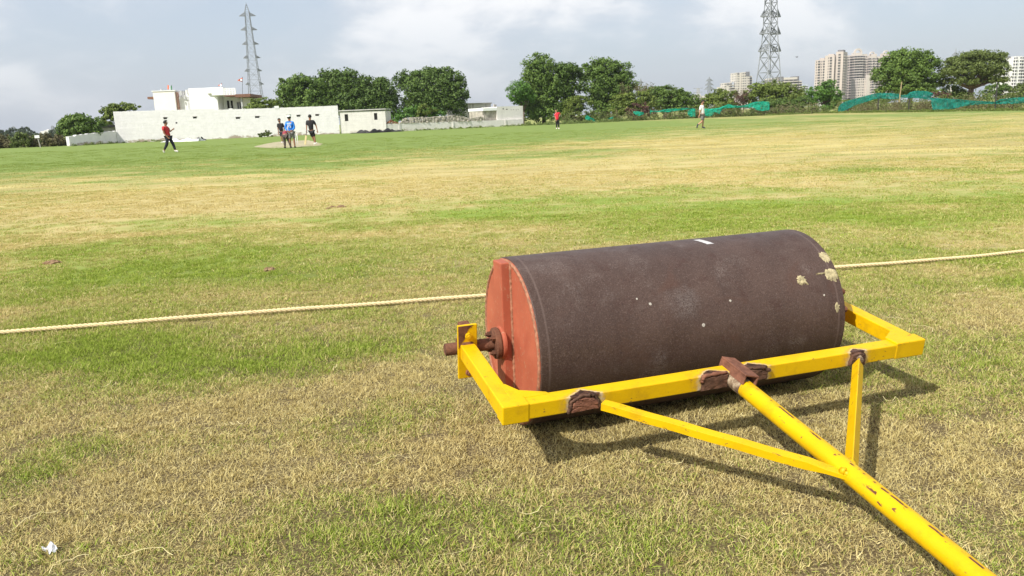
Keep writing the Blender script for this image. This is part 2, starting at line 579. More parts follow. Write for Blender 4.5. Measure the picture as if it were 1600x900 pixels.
M['low_wall'] = wash_material('grey_whitewash', (0.75, 0.72, 0.68), 0.25, 0.4, stain=0.16)
M['rubble'] = simple('rubble_stone', (0.44, 0.40, 0.34), 0.95, 0.28, 2.2, 0.6, 0.06)
M['stain_wall'] = wash_material('stained_plaster', (0.62, 0.60, 0.57), 0.2, 0.3, False, stain=0.75)
M['concrete'] = simple('concrete', (0.40, 0.38, 0.35), 0.9, 0.2, 1.5)
M['slab'] = simple('shed_roof_slab', (0.46, 0.45, 0.42), 0.9, 0.2, 1.0)
M['dark'] = simple('interior_shade', (0.022, 0.020, 0.018), 0.9, 0.1, 2.0)  # near-black colour stands in for the shade inside openings
M['ironbar'] = simple('dark_iron', (0.05, 0.047, 0.045), 0.6, 0.2, 20.0)
M['house'] = simple('house_white_paint', (0.82, 0.82, 0.81), 0.8, 0.03, 0.8, 0.1, 0.01)
M['house_cream'] = simple('house_cream_paint', (0.80, 0.765, 0.725), 0.8, 0.03, 0.8, 0.1, 0.01)
M['house_grey'] = simple('house_grey_paint', (0.50, 0.50, 0.50), 0.8, 0.05, 0.8, 0.1, 0.01)
M['brown_trim'] = simple('brown_trim', (0.20, 0.10, 0.065), 0.75, 0.2, 2.0)
M['orange_strip'] = simple('terracotta_paint', (0.46, 0.27, 0.20), 0.8, 0.1, 2.0)
M['glass'] = simple('window_glass', (0.055, 0.065, 0.075), 0.2, 0.2, 2.0, 0.0, 0.01, 0, 0.6)
M['steel'] = simple('galvanised_steel', (0.25, 0.265, 0.28), 0.6, 0.15, 1.0, 0.0, 0.01, 0.3)
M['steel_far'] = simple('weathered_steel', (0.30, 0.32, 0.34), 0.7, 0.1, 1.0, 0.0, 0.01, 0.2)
M['beige'] = simple('tower_beige', (0.50, 0.435, 0.385), 0.9, 0.06, 0.05, 0.0)
M['beige_lt'] = simple('tower_cream_trim', (0.55, 0.495, 0.445), 0.9, 0.05, 0.05, 0.0)
M['cream'] = simple('tower_cream', (0.58, 0.54, 0.475), 0.9, 0.05, 0.05, 0.0)
M['pale'] = simple('tower_white', (0.72, 0.71, 0.69), 0.9, 0.04, 0.05, 0.0)
M['bluegrey'] = simple('tower_blue_grey', (0.42, 0.46, 0.52), 0.7, 0.05, 0.05, 0.0)
M['tower_dark'] = simple('tower_grey_panel', (0.17, 0.165, 0.17), 0.8, 0.1, 0.1, 0.0)
M['pane'] = simple('tower_window_glass', (0.060, 0.058, 0.062), 0.35, 0.2, 0.3, 0.0)
M['bark'] = simple('bark', (0.115, 0.085, 0.06), 0.95, 0.3, 5.0, 0.6, 0.04)
M['twig'] = simple('dry_twig', (0.22, 0.165, 0.12), 0.95, 0.25, 3.0)
M['post'] = wash_material('post_whitewash', (0.66, 0.64, 0.60), 0.15, 0.6, False, stain=0.35)
M['bamboo'] = simple('bamboo', (0.40, 0.31, 0.17), 0.8, 0.2, 6.0)
M['skin'] = simple('skin', (0.30, 0.150, 0.088), 0.6, 0.08, 8.0, 0.0)
M['skin_lt'] = simple('skin_light', (0.46, 0.255, 0.160), 0.6, 0.08, 8.0, 0.0)
M['hair'] = simple('black_hair', (0.014, 0.012, 0.011), 0.7, 0.2, 30.0)
M['red_cloth'] = simple('red_cloth', (0.46, 0.030, 0.032), 0.85, 0.1, 6.0)
M['redj_cloth'] = simple('bright_red_cloth', (0.68, 0.030, 0.050), 0.85, 0.1, 6.0)
M['maroon_cloth'] = simple('maroon_cloth', (0.30, 0.045, 0.065), 0.85, 0.1, 6.0)
M['blue_cloth'] = simple('blue_jersey', (0.025, 0.200, 0.66), 0.8, 0.1, 6.0)
M['black_cloth'] = simple('black_cloth', (0.016, 0.015, 0.017), 0.85, 0.2, 6.0)
M['navy_cloth'] = simple('navy_cloth', (0.016, 0.019, 0.032), 0.85, 0.2, 6.0)
M['greybrown_cloth'] = simple('grey_brown_cloth', (0.085, 0.065, 0.058), 0.85, 0.2, 6.0)
M['grey_cloth'] = simple('grey_shorts', (0.20, 0.19, 0.185), 0.85, 0.3, 9.0)
M['white_cloth'] = simple('white_cloth', (0.80, 0.80, 0.81), 0.85, 0.04, 6.0)
M['shoe_dark'] = simple('dark_shoe', (0.055, 0.060, 0.075), 0.7, 0.2, 9.0)
M['shoe_lt'] = simple('white_shoe', (0.72, 0.70, 0.66), 0.7, 0.06, 9.0)
M['willow'] = simple('willow_bat', (0.62, 0.52, 0.27), 0.6, 0.1, 6.0)
M['foil'] = simple('crumpled_paper', (0.78, 0.78, 0.80), 0.45, 0.06, 20.0)
M['tarp'] = simple('grey_tarp', (0.30, 0.29, 0.285), 0.7, 0.4, 1.4, 0.4, 0.05)
M['tarp_dark'] = simple('black_tarp', (0.035, 0.033, 0.032), 0.7, 0.3, 1.4, 0.4, 0.05)
M['saffron'] = simple('saffron_cloth', (0.62, 0.13, 0.04), 0.8, 0.1, 4.0)
M['green_flag'] = simple('green_cloth', (0.03, 0.20, 0.06), 0.8, 0.1, 4.0)
M['bird'] = simple('dark_feathers', (0.06, 0.055, 0.05), 0.8, 0.2, 9.0)
M['board'] = simple('white_board', (0.70, 0.70, 0.70), 0.7, 0.05, 3.0)

M['leaf_dark'] = foliage_material('foliage_dark', (0.038, 0.076, 0.018), (0.145, 0.222, 0.047))
M['leaf_mid'] = foliage_material('foliage_mid', (0.046, 0.092, 0.019), (0.175, 0.265, 0.052))
M['leaf_light'] = foliage_material('foliage_light', (0.062, 0.100, 0.018), (0.215, 0.275, 0.055))
M['leaf_fresh'] = foliage_material('foliage_fresh', (0.045, 0.110, 0.018), (0.145, 0.280, 0.050))
M['leaf_olive'] = foliage_material('foliage_olive', (0.058, 0.086, 0.022), (0.185, 0.235, 0.062))
M['leaf_brown'] = foliage_material('foliage_brown', (0.080, 0.072, 0.034), (0.220, 0.200, 0.095))
M['leaf_red'] = foliage_material('foliage_reddish', (0.065, 0.034, 0.028), (0.17, 0.090, 0.070))
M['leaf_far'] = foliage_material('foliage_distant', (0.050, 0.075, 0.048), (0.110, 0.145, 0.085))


def net_material(name, dark, light):
    m, t = new_mat(name)
    co = t.n('ShaderNodeTexCoord').outputs['Object']
    a = t.noise(t.mapping(co, (1, 1, 2.0)), 1.8, 5, 0.6)
    col = t.ramp(a, [(0.3, dark), (0.7, light)])
    d = t.n('ShaderNodeBsdfDiffuse', {'Color': col})
    tr = t.n('ShaderNodeBsdfTranslucent', {'Color': col})
    mx = t.n('ShaderNodeMixShader', {0: 0.35, 1: d.outputs[0], 2: tr.outputs[0]})
    tp = t.n('ShaderNodeBsdfTransparent')
    fac = t.ramp(t.noise(co, 1.9, 5, 0.65), [(0.36, 0.55), (0.62, 0.14)])
    m2 = t.n('ShaderNodeMixShader', {0: fac, 1: mx.outputs[0], 2: tp.outputs[0]})
    t.n('ShaderNodeOutputMaterial', {'Surface': m2.outputs[0]})
    return m


M['net'] = net_material('green_shade_net', (0.010, 0.170, 0.140), (0.045, 0.400, 0.330))
M['net_bright'] = net_material('bright_green_net', (0.012, 0.280, 0.190), (0.040, 0.560, 0.390))

# ------------------------------------------------------------------ ground
# patches of greener (+) or drier (-) turf: photo place, half width, half height, strength
PATCHES = [
    (130, 245, 260, 15, 0.7), (60, 234, 160, 5, 0.7), (250, 226, 200, 5, 0.7), (420, 216, 200, 4, 0.6), (700, 201, 160, 4, 0.5), (430, 232, 240, 11, 0.75), (700, 208, 240, 11, 0.7), (620, 225, 220, 7, 0.5),
    (950, 198, 200, 5, 0.55), (1150, 187, 150, 4, 0.6), (1350, 181, 200, 4.5, 0.85), (1560, 174, 160, 4, 0.6),
    (1290, 191, 200, 3, 0.35), (480, 254, 70, 8, 0.55), (380, 265, 160, 7, 0.3), (60, 262, 180, 12, 0.35),
    (900, 238, 130, 6, 0.35), (1500, 262, 150, 5, 0.4), (1350, 262, 90, 5, 0.35), (1240, 270, 90, 4, 0.3),
    (1130, 312, 230, 16, 0.32), (1380, 330, 240, 26, 0.30), (900, 335, 220, 26, 0.36), (1070, 340, 130, 16, 0.34),
    (640, 350, 230, 18, 0.34), (780, 342, 40, 8, 0.45), (300, 375, 180, 18, 0.22), (80, 440, 130, 26, 0.50),
    (300, 415, 210, 20, 0.38), (480, 428, 120, 10, 0.34), (560, 400, 160, 22, 0.18), (200, 480, 260, 22, 0.30),
    (1550, 440, 150, 22, 0.40), (1420, 400, 140, 12, 0.34), (1180, 400, 80, 12, 0.3), (1590, 310, 110, 14, 0.34),
    (250, 555, 250, 36, 0.55), (500, 545, 200, 26, 0.45), (40, 580, 130, 40, 0.40), (680, 500, 110, 18, 0.30),
    (25, 730, 70, 48, 0.62), (600, 850, 260, 60, 0.36), (560, 690, 80, 40, 0.26), (180, 690, 150, 22, 0.18),
    (330, 860, 170, 50, 0.20), (1490, 560, 130, 42, 0.46), (1425, 655, 50, 26, 0.45), (1540, 660, 80, 26, 0.30),
    (1180, 600, 140, 28, 0.42), (1000, 850, 200, 50, 0.22), (740, 650, 80, 18, 0.22), (1390, 470, 90, 30, 0.15),
    (1250, 860, 120, 30, 0.15), (1560, 880, 80, 30, 0.2),
    (470, 610, 260, 46, -0.42), (820, 720, 160, 50, -0.42), (1450, 780, 170, 70, -0.30), (180, 640, 120, 26, -0.28),
    (230, 745, 170, 40, -0.38), (620, 760, 120, 26, -0.25), (1050, 690, 120, 30, -0.30), (1480, 500, 70, 16, -0.15),
    (150, 330, 260, 22, -0.40), (500, 300, 420, 16, -0.35), (900, 275, 420, 18, -0.40), (1300, 225, 420, 18, -0.45),
    (1000, 225, 260, 9, -0.3), (640, 270, 260, 10, -0.3), (330, 225, 90, 3, -0.25), (640, 470, 120, 16, -0.1), (600, 590, 120, 14, -0.2),
]
_PW = []
for (px, py, rx, ry, amp) in PATCHES:
    c = ground_at(px, py)
    a, b = ground_at(px, py - ry), ground_at(px, py + ry)
    l, r = ground_at(px - rx, py), ground_at(px + rx, py)
    _PW.append((c[0], c[1], abs(r[0] - l[0]) / 2, min(abs(a[1] - c[1]), 60.0), abs(c[1] - b[1]), amp))


def greenness(x, y):
    x = np.asarray(x, float)
    y = np.asarray(y, float)
    wx = x + (fbm(x * 0.8, y * 0.8, 0) - 0.5) * 1.6 * np.clip(y / 6, 0.5, 6)
    wy = y + (fbm(x * 0.8 + 40, y * 0.8, 1) - 0.5) * 1.6 * np.clip(y / 6, 0.5, 6)
    g = np.full(x.shape, 0.37)
    for cx, cy, rx, ryf, ryn, amp in _PW:
        ry = np.where(wy > cy, ryf, ryn)
        q = ((wx - cx) / rx) ** 2 + ((wy - cy) / ry) ** 2
        g = g + (0.72 + 0.38 * np.clip((7 - y) / 3, 0, 1)) * amp * np.exp(-q * 0.9)
    near = np.clip(1 - y / 14, 0, 1)
    g = g + (fbm(x * 3.1, y * 3.1, 2) - 0.5) * 0.75 * near + (fbm(x * 0.40, y * 0.9, 3) - 0.5) * 0.60 + (fbm(x * 1.1 + 9, y * 1.5, 1) - 0.5) * 0.85
    return np.clip(g, -0.25, 1.10)


# rows spaced by distance, so the colour of the turf stays sharp near the camera
ys = np.concatenate([np.linspace(-60, -2, 10), np.linspace(-1, 14, 150)[0:], np.geomspace(14.4, 160, 170), np.geomspace(180, 2300, 12)])
us = np.linspace(-1, 1, 241)
us = np.sign(us) * np.abs(us) ** 1.25
VG, gattr = [], []
for yv in ys:
    half = max(9.0, 1.25 * abs(yv) + 6)
    if yv > 170 or yv < -5:
        half = max(260.0, 1.6 * abs(yv))
    VG.append(np.stack([us * half, np.full(us.shape, yv), np.zeros(us.shape)], 1))
VG = np.concatenate(VG)
nu, ny = len(us), len(ys)
ii = np.arange(nu * ny).reshape(ny, nu)
FG = np.stack([ii[:-1, :-1], ii[:-1, 1:], ii[1:, 1:], ii[1:, :-1]], -1).reshape(-1, 4)
gg = greenness(VG[:, 0], VG[:, 1])
gg = np.where(VG[:, 1] > 118, 0.55, gg)
field = np_mesh('ground', VG, FG, M['field'], None, {'green': gg}, True)
tag(field, 'wide mown cricket field of mixed dry and green turf', kind='structure')

# clay strip of the pitch: an uneven thin sheet
poly = [ground_at(*q) for q in ((396, 229.8), (424, 231.6), (462, 230.2), (500, 227.2), (503, 225), (492, 221.8), (482, 219.2), (455, 220.2), (428, 222.4), (410, 226))]
ctr = sum(poly) / len(poly)
mb = MB()
ringv = []
for i in range(60):
    a = i / 60 * len(poly)
    k = int(a)
    q = poly[k] * (1 - (a - k)) + poly[(k + 1) % len(poly)] * (a - k)
    q = ctr + (q - ctr) * (0.97 + 0.08 * vnoise(np.array([i * 0.7]), np.array([3.3]))[0])
    ringv.append((q[0], q[1], 0.006))
mb.add([(ctr[0], ctr[1], 0.006)] + ringv, [(0, 1 + i, 1 + (i + 1) % 60) for i in range(60)])
tag(mb.build('cricket_pitch', M['dirt']), 'bare clay strip where the players stand', kind='structure')

# ------------------------------------------------------------------ grass blades (uncountable)
src = bpy.data.collections.new('tuft_sources')       # never linked to the scene; only instanced


def tuft(name, size, n, lmin, lmax, wid, lean, segs=2, seed=0):
    r = np.random.default_rng(seed)
    V, Fq, rn, tn = [], [], [], []
    for i in range(n):
        bx, by = (r.random(2) - 0.5) * size
        az = r.random() * 2 * math.pi
        L = lmin + (lmax - lmin) * r.random() ** 1.4
        th0 = R_(r.uniform(15, 65))
        th1 = R_(min(125, max(20, r.normal(lean, 30))))
        d = np.array([math.cos(az), math.sin(az)])
        s = np.array([-d[1], d[0]])
        s = s * math.cos(0.6) + d * math.sin(0.6) * r.choice([-1, 1])
        tw = r.normal(0, 0.8)
        p = np.array([bx, by, -0.004])
        wd = wid * r.uniform(0.6, 1.3)
        o = len(V)
        a, b = r.random(), r.random()
        for k in range(segs + 1):
            f = k / segs
            ww = wd * (1 - f) ** 0.7 * 0.5 + (0.0004 if k == segs else 0)
            sv = np.array([s[0], s[1], tw * f])
            V += [p - sv * ww, p + sv * ww]
            rn += [a, a]
            tn += [min(1, max(0, b * 0.85 + f * 0.15))] * 2
            th = th0 + (th1 - th0) * f
            st = L / segs
            az2 = az + tw * f * 1.5
            p = p + np.array([math.sin(th) * math.cos(az2) * st, math.sin(th) * math.sin(az2) * st, math.cos(th) * st])
            p[2] = max(p[2], 0.002)
        for k in range(segs):
            Fq.append((o + 2 * k, o + 2 * k + 1, o + 2 * k + 3, o + 2 * k + 2))
    ob = np_mesh(name, V, Fq, M['blade'], False, {'rnd': rn, 'tone': tn})
    src.objects.link(ob)
    return ob


def runner_tuft(name, n, seed):
    """long pale runners lying over the turf"""
    r = np.random.default_rng(seed)
    V, Fq, rn, tn = [], [], [], []
    for i in range(n):
        az = r.random() * 6.283
        p = np.array([*(r.random(2) - 0.5) * 0.3, 0.02])
        o = len(V)
        segs = 7
        L = r.uniform(0.06, 0.15) / segs
        for k in range(segs + 1):
            s = np.array([-math.sin(az), math.cos(az), 0.3])
            V += [p - s * 0.0009, p + s * 0.0009]
            rn += [0.9, 0.9]
            tn += [0.95, 0.95]
            az += r.normal(0, 0.22)
            p = p + np.array([math.cos(az) * L, math.sin(az) * L, r.normal(0.0, 0.006)])
            p[2] = min(max(p[2], 0.012), 0.035)
        for k in range(segs):
            Fq.append((o + 2 * k, o + 2 * k + 1, o + 2 * k + 3, o + 2 * k + 2))
    ob = np_mesh(name, V, Fq, M['blade'], False, {'rnd': rn, 'tone': tn})
    src.objects.link(ob)


for k in range(4):
    tuft('tuft_a%d' % k, 0.13, 270, 0.010, 0.029, 0.0027, 82, 3, 10 + k)       # short, close
for k in range(2):
    tuft('tuft_b%d' % k, 0.13, 240, 0.014, 0.036, 0.0028, 68, 3, 20 + k)       # taller, greener
for k in range(3):
    tuft('tuft_c%d' % k, 0.30, 260, 0.010, 0.026, 0.0060, 80, 2, 30 + k)       # middle distance
for k in range(3):
    tuft('tuft_d%d' % k, 0.80, 220, 0.010, 0.024, 0.0140, 78, 2, 40 + k)       # farther
runner_tuft('tuft_e0', 3, 50)
runner_tuft('tuft_e1', 2, 51)
# Collection Info sorts children by name: a0-3 = 0..3, b = 4,5, c = 6..8, d = 9..11, e = 12,13

ROLL_P = np.array([-0.0114004, 2.7766499])
ROLL_YAW, ROLL_R, ROLL_L = 0.3197044, 0.3124293, 1.2445187
ru = np.array([math.cos(ROLL_YAW), math.sin(ROLL_YAW)])
rf = np.array([math.sin(ROLL_YAW), -math.cos(ROLL_YAW)])

pts, gv, rot, scl, idx = [], [], [], [], []


def scatter(y0, y1, step, kinds, jit=0.5, smin=0.85, smax=1.2):
    rows = np.arange(y0, y1, step)
    for yv in rows:
        half = 0.80 * yv + 1.0
        n = int(2 * half / step)
        x = (np.arange(n) - n / 2) * step + (rng.random(n) - 0.5) * step * 2 * jit
        y = yv + (rng.random(n) - 0.5) * step * 2 * jit
        g = greenness(x, y)
        d = np.stack([x, y], 1) - ROLL_P
        a, b = d @ ru, d @ rf
        keep = ~(((x + 14.0) / 4.5) ** 2 + ((y - 52.5) / 11.0) ** 2 < 0.55) & ~((a > -0.01) & (a < ROLL_L + 0.01) & (np.abs(b) < 0.085))
        for xx, yy, g_, kp in zip(x, y, g, keep):
            if not kp:
                continue
            kk = kinds
            if kinds == 'near':
                kk = (4, 5) if rng.random() < np.clip((g_ - 0.25) * 1.5, 0.05, 0.9) else (0, 1, 2, 3)
            i = kk[rng.integers(len(kk))]
            pts.append((xx, yy, 0.0))
            gv.append(g_)
            rot.append((rng.normal(0, 0.05), rng.normal(0, 0.05), rng.random() * 6.283))
            scl.append(rng.uniform(smin, smax))
            idx.append(i)


scatter(1.3, 5.6, 0.082, 'near')
scatter(5.6, 9.0, 0.125, 'near')
scatter(5.0, 16.0, 0.24, (6, 7, 8))
scatter(11.0, 34.0, 0.60, (9, 10, 11))
scatter(30.0, 60.0, 1.2, (9, 10, 11), 0.5, 1.1, 1.5)
scatter(1.5, 6.0, 0.62, (12, 13))
gm = bpy.data.meshes.new('grass')
gm.from_pydata(pts, [], [])
for nm, tp, ky, dat in (('green', 'FLOAT', 'value', gv), ('rot', 'FLOAT_VECTOR', 'vector', rot), ('scl', 'FLOAT', 'value', scl), ('idx', 'INT', 'value', idx)):
    a = gm.attributes.new(nm, tp, 'POINT')
    a.data.foreach_set(ky, np.asarray(dat, np.int32 if tp == 'INT' else np.float32).ravel())
grass = bpy.data.objects.new('grass', gm)
COL.objects.link(grass)
tag(grass, 'short dry and green grass blades covering the field', kind='stuff')
ng = bpy.data.node_groups.new('grass_scatter', 'GeometryNodeTree')
ng.interface.new_socket('Geometry', in_out='INPUT', socket_type='NodeSocketGeometry')
ng.interface.new_socket('Geometry', in_out='OUTPUT', socket_type='NodeSocketGeometry')
gi = ng.nodes.new('NodeGroupInput')
go = ng.nodes.new('NodeGroupOutput')
ip = ng.nodes.new('GeometryNodeInstanceOnPoints')
ci = ng.nodes.new('GeometryNodeCollectionInfo')
ci.inputs['Collection'].default_value = src
ci.inputs['Separate Children'].default_value = True
ci.inputs['Reset Children'].default_value = True
ip.inputs['Pick Instance'].default_value = True


def named(nm, tp):
    nd = ng.nodes.new('GeometryNodeInputNamedAttribute')
    nd.data_type = tp
    nd.inputs['Name'].default_value = nm
    return nd.outputs['Attribute']


ng.links.new(gi.outputs[0], ip.inputs['Points'])
ng.links.new(ci.outputs[0], ip.inputs['Instance'])
ng.links.new(named('idx', 'INT'), ip.inputs['Instance Index'])
ng.links.new(named('rot', 'FLOAT_VECTOR'), ip.inputs['Rotation'])
ng.links.new(named('scl', 'FLOAT'), ip.inputs['Scale'])
ng.links.new(ip.outputs[0], go.inputs[0])
grass.modifiers.new('scatter', 'NODES').node_group = ng

# ------------------------------------------------------------------ vegetation builders
LEAF_Q = np.array([(-0.5, 0, 0), (0, -0.28, 0.06), (0.5, 0, 0), (0, 0.28, 0.06)])


def leaves(centers, normals, size, r, droop=0.0):
    size = size * 0.82
    n = len(centers)
    a = normals + r.normal(0, 0.55, (n, 3))
    a /= np.linalg.norm(a, axis=1)[:, None]
    t = r.normal(0, 1, (n, 3))
    t[:, 2] -= droop
    t -= a * (t * a).sum(1)[:, None]
    t /= np.linalg.norm(t, axis=1)[:, None]
    b = np.cross(a, t)
    s = size * r.uniform(0.55, 1.35, n)
    V = (centers[:, None] + s[:, None, None] * (LEAF_Q[None, :, 0:1] * t[:, None] + LEAF_Q[None, :, 1:2] * b[:, None] + LEAF_Q[None, :, 2:3] * a[:, None]))
    F = np.arange(n * 4).reshape(n, 4)
    rnd = np.repeat(np.clip(r.normal(0.5, 0.22, n), 0, 1), 4)
    return V.reshape(-1, 3), F, rnd


def crown_points(lobes, n, r, rough=0.30, clump=0.30, bottom=-0.75):
    """points clumped on and inside ellipsoid lobes (cx,cy,cz,rx,ry,rz)"""
    lobes = np.asarray(lobes, float)
    wgt = lobes[:, 3] * lobes[:, 5]
    wgt = wgt / wgt.sum()
    P, Nn, T = [], [], []
    for L, wt in zip(lobes, wgt):
        m = int(n * wt)
        nc = max(14, int(m / 38))
        d = r.normal(0, 1, (nc, 3))
        d /= np.linalg.norm(d, axis=1)[:, None]
        d[:, 2] = np.where(d[:, 2] < bottom, -d[:, 2], d[:, 2])
        rad = np.where(r.random(nc) < 0.78, r.uniform(0.68, 1.0 + rough * 0.55, nc), r.uniform(0.2, 0.75, nc))
        cc = d * rad[:, None]
        k = r.integers(nc, size=m)
        off = r.normal(0, 1, (m, 3))
        off /= np.linalg.norm(off, axis=1)[:, None]
        off = off * (clump * (0.6 + 0.8 * r.random(nc))[k] * r.random(m) ** 0.4)[:, None]
        q = cc[k] + off
        nn = off / (np.linalg.norm(off, axis=1)[:, None] + 1e-6) * 0.8 + d[k] * 0.6 + np.array([0, 0, 0.35])
        P.append(q * L[3:6] + L[0:3])
        Nn.append(nn)
    P, Nn = np.concatenate(P), np.concatenate(Nn)
    return P, Nn / np.linalg.norm(Nn, axis=1)[:, None]


def px_lobes(base, depth, px_l, thick=0.85):
    out = []
    for (px, py, rx, ry) in px_l:
        c = at(px, py, depth)
        s = depth / F_PX * 1.02
        X, Z = rx * s, ry * s
        out.append((c[0] - base[0], 0.0 + random.uniform(-0.15, 0.15) * X, c[2] - base[2], X, max(X, Z) * thick, Z))
    return out


def tree(name, label, cat, base_px, depth, px_l, mat, leaf=0.42, dens=0.9, group=None, trunk_r=0.16, seed=1, shoots=(), droop=0.0, rough=0.3,
         trunk_mat='bark', bottom=-0.75, clump=0.29):
    b = at(base_px, 180, depth)
    base = np.array([b[0], depth, 0.0])
    r = np.random.default_rng(seed)
    t = thing(name, label, cat, base, 0, group)
    lob = px_lobes(base, depth, px_l)
    area = sum(q[2] * q[3] for q in px_l) * 3.14
    n = int(area * dens * 2.4 * (depth / 115) ** 0.2 * (0.42 / leaf) ** 1.3)
    Pp, Nn = crown_points(lob, n, r, rough, clump, bottom)
    for (px, py, x2, y2) in shoots:      # upright leafy shoots that stand out of the crown
        a, e = at(px, py, depth) - base, at(x2, y2, depth) - base
        m = 60
        f = r.random(m)[:, None]
        jit = r.normal(0, 1, (m, 3)) * (0.35 * (1.1 - f))
        Pp = np.concatenate([Pp, a + (e - a) * f + jit])
        Nn = np.concatenate([Nn, r.normal(0, 1, (m, 3)) + np.array([0, -0.4, 0.6])])
    Nn /= np.linalg.norm(Nn, axis=1)[:, None]
    keep = Pp[:, 2] > 0.05
    V, F, rnd = leaves(Pp[keep], Nn[keep], leaf, r, droop)
    np_mesh('crown', V, F, M[mat], t, {'rnd': rnd})
    mb = MB()
    top = max(L[2] for L in lob)
    fork = Vector((r.normal(0, 0.1), 0, max(0.5, top * 0.38)))
    mb.tube([(0, 0, -0.05), (fork[0] * 0.4, 0, fork[2] * 0.5), fork], [trunk_r * 1.35, trunk_r * 1.05, trunk_r], 9)
    for L in lob:
        for q in range(3):
            e = Vector((L[0] + L[3] * r.uniform(-0.5, 0.5), L[1] + L[4] * r.uniform(-0.5, 0.5), L[2] + L[5] * r.uniform(-0.1, 0.7)))
            mid = fork.lerp(e, 0.5) + Vector((r.normal(0, 0.2), r.normal(0, 0.2), r.uniform(0.0, 0.3)))
            mb.tube([fork, mid, e], [trunk_r * 0.6, trunk_r * 0.36, 0.02], 6)
    mb.build('trunk', M[trunk_mat], t, True)
    return t


def twig_tree(name, label, cat, base_px, depth, top_px, spread, mat_twig, mat_leaf, seed, nleaf=500, group=None):
    """half-bare tree: fine branching with a thin scatter of leaves"""
    r = np.random.default_rng(seed)
    b = at(base_px, 180, depth)
    base = np.array([b[0], depth, 0.0])
    t = thing(name, label, cat, base, 0, group)
    top = at(*top_px, depth) - base
    H = top[2]
    mb = MB()
    tips = []

    def grow(p, d, L, rad, lev):
        q = p + d * L
        mb.tube([p, p.lerp(q, 0.5) + Vector(r.normal(0, 0.05 * L, 3)), q], [rad, rad * 0.8, rad * 0.6], 5)
        tips.append(q)
        if lev == 0:
            return
        for k in range(3):
            nd = (d + Vector(r.normal(0, 0.42 * spread, 3))).normalized()
            grow(p.lerp(q, r.uniform(0.55, 1.0)), nd, L * r.uniform(0.6, 0.85), rad * 0.55, lev - 1)
    for k in range(4):
        d = Vector((r.normal(0, 0.25 * spread) + top[0] / H * 0.8, r.normal(0, 0.25), 1)).normalized()
        grow(Vector((0, 0, 0)), d, H * 0.36, 0.09, 4)
    mb.build('branches', M[mat_twig], t)
    tp = np.array([tuple(q) for q in tips])
    k = r.integers(len(tp), size=nleaf)
    P = tp[k] + r.normal(0, 0.22, (nleaf, 3))
    P = P[P[:, 2] > H * 0.25]
    V, F, rnd = leaves(P, r.normal(0, 1, P.shape) + [0, -0.3, 0.6], 0.26, r)
    np_mesh('foliage', V, F, M[mat_leaf], t, {'rnd': rnd})
    return t
#@@PART2

# ================================================================== the roller
TH = 0.1460896
FA, FB, AL, AR = 0.5175, 0.0537, 0.2034, 0.1807
HL = ROLL_L / 2
cxy = ROLL_P + ru * HL
roller = thing('pitch_roller', 'heavy rust brown pitch roller with yellow towing frame on the grass', 'roller', (cxy[0], cxy[1], 0), ROLL_YAW)
FRAME_M = Matrix.Translation((0, 0, ROLL_R)) @ Matrix.Rotation(TH, 4, 'X')     # (u - L/2, -v, w) -> roller space
AXLE_M = Matrix.Translation((0, 0, ROLL_R))


def part(mb, name, mat, Mx, bevel=0.0, smooth=False, parent=None, angle=None, label=None):
    o = mb.build(name, mat, parent if parent is not None else roller, smooth, bevel, angle)
    if parent is None:
        o.matrix_local = Mx
    if label:
        o['label'] = label
    return o


# drum shell: a rolled plate, very slightly out of true
prof = [(-HL + 0.010, ROLL_R - 0.014), (-HL, ROLL_R - 0.012), (-HL, ROLL_R - 0.003), (-HL + 0.003, ROLL_R)]
xs = np.linspace(-HL + 0.02, HL - 0.02, 26)
prof += [(x, ROLL_R) for x in xs]
prof += [(HL - 0.003, ROLL_R), (HL, ROLL_R - 0.003), (HL, ROLL_R - 0.012), (HL - 0.010, ROLL_R - 0.014)]
mb = MB().lathe_x(prof, 160)
vv = []
for (x, y, z) in mb.v:
    a = math.atan2(z, y)
    k = 1 + 0.0018 * math.sin(3 * a + x * 2.1) + 0.0012 * math.sin(5 * a - x * 5.3) * (1 if abs(x) < HL - 0.03 else 0.4)
    vv.append((x, y * k, z * k))
mb.v = vv
drum = part(mb, 'drum', M['drum'], AXLE_M, smooth=True, angle=35)


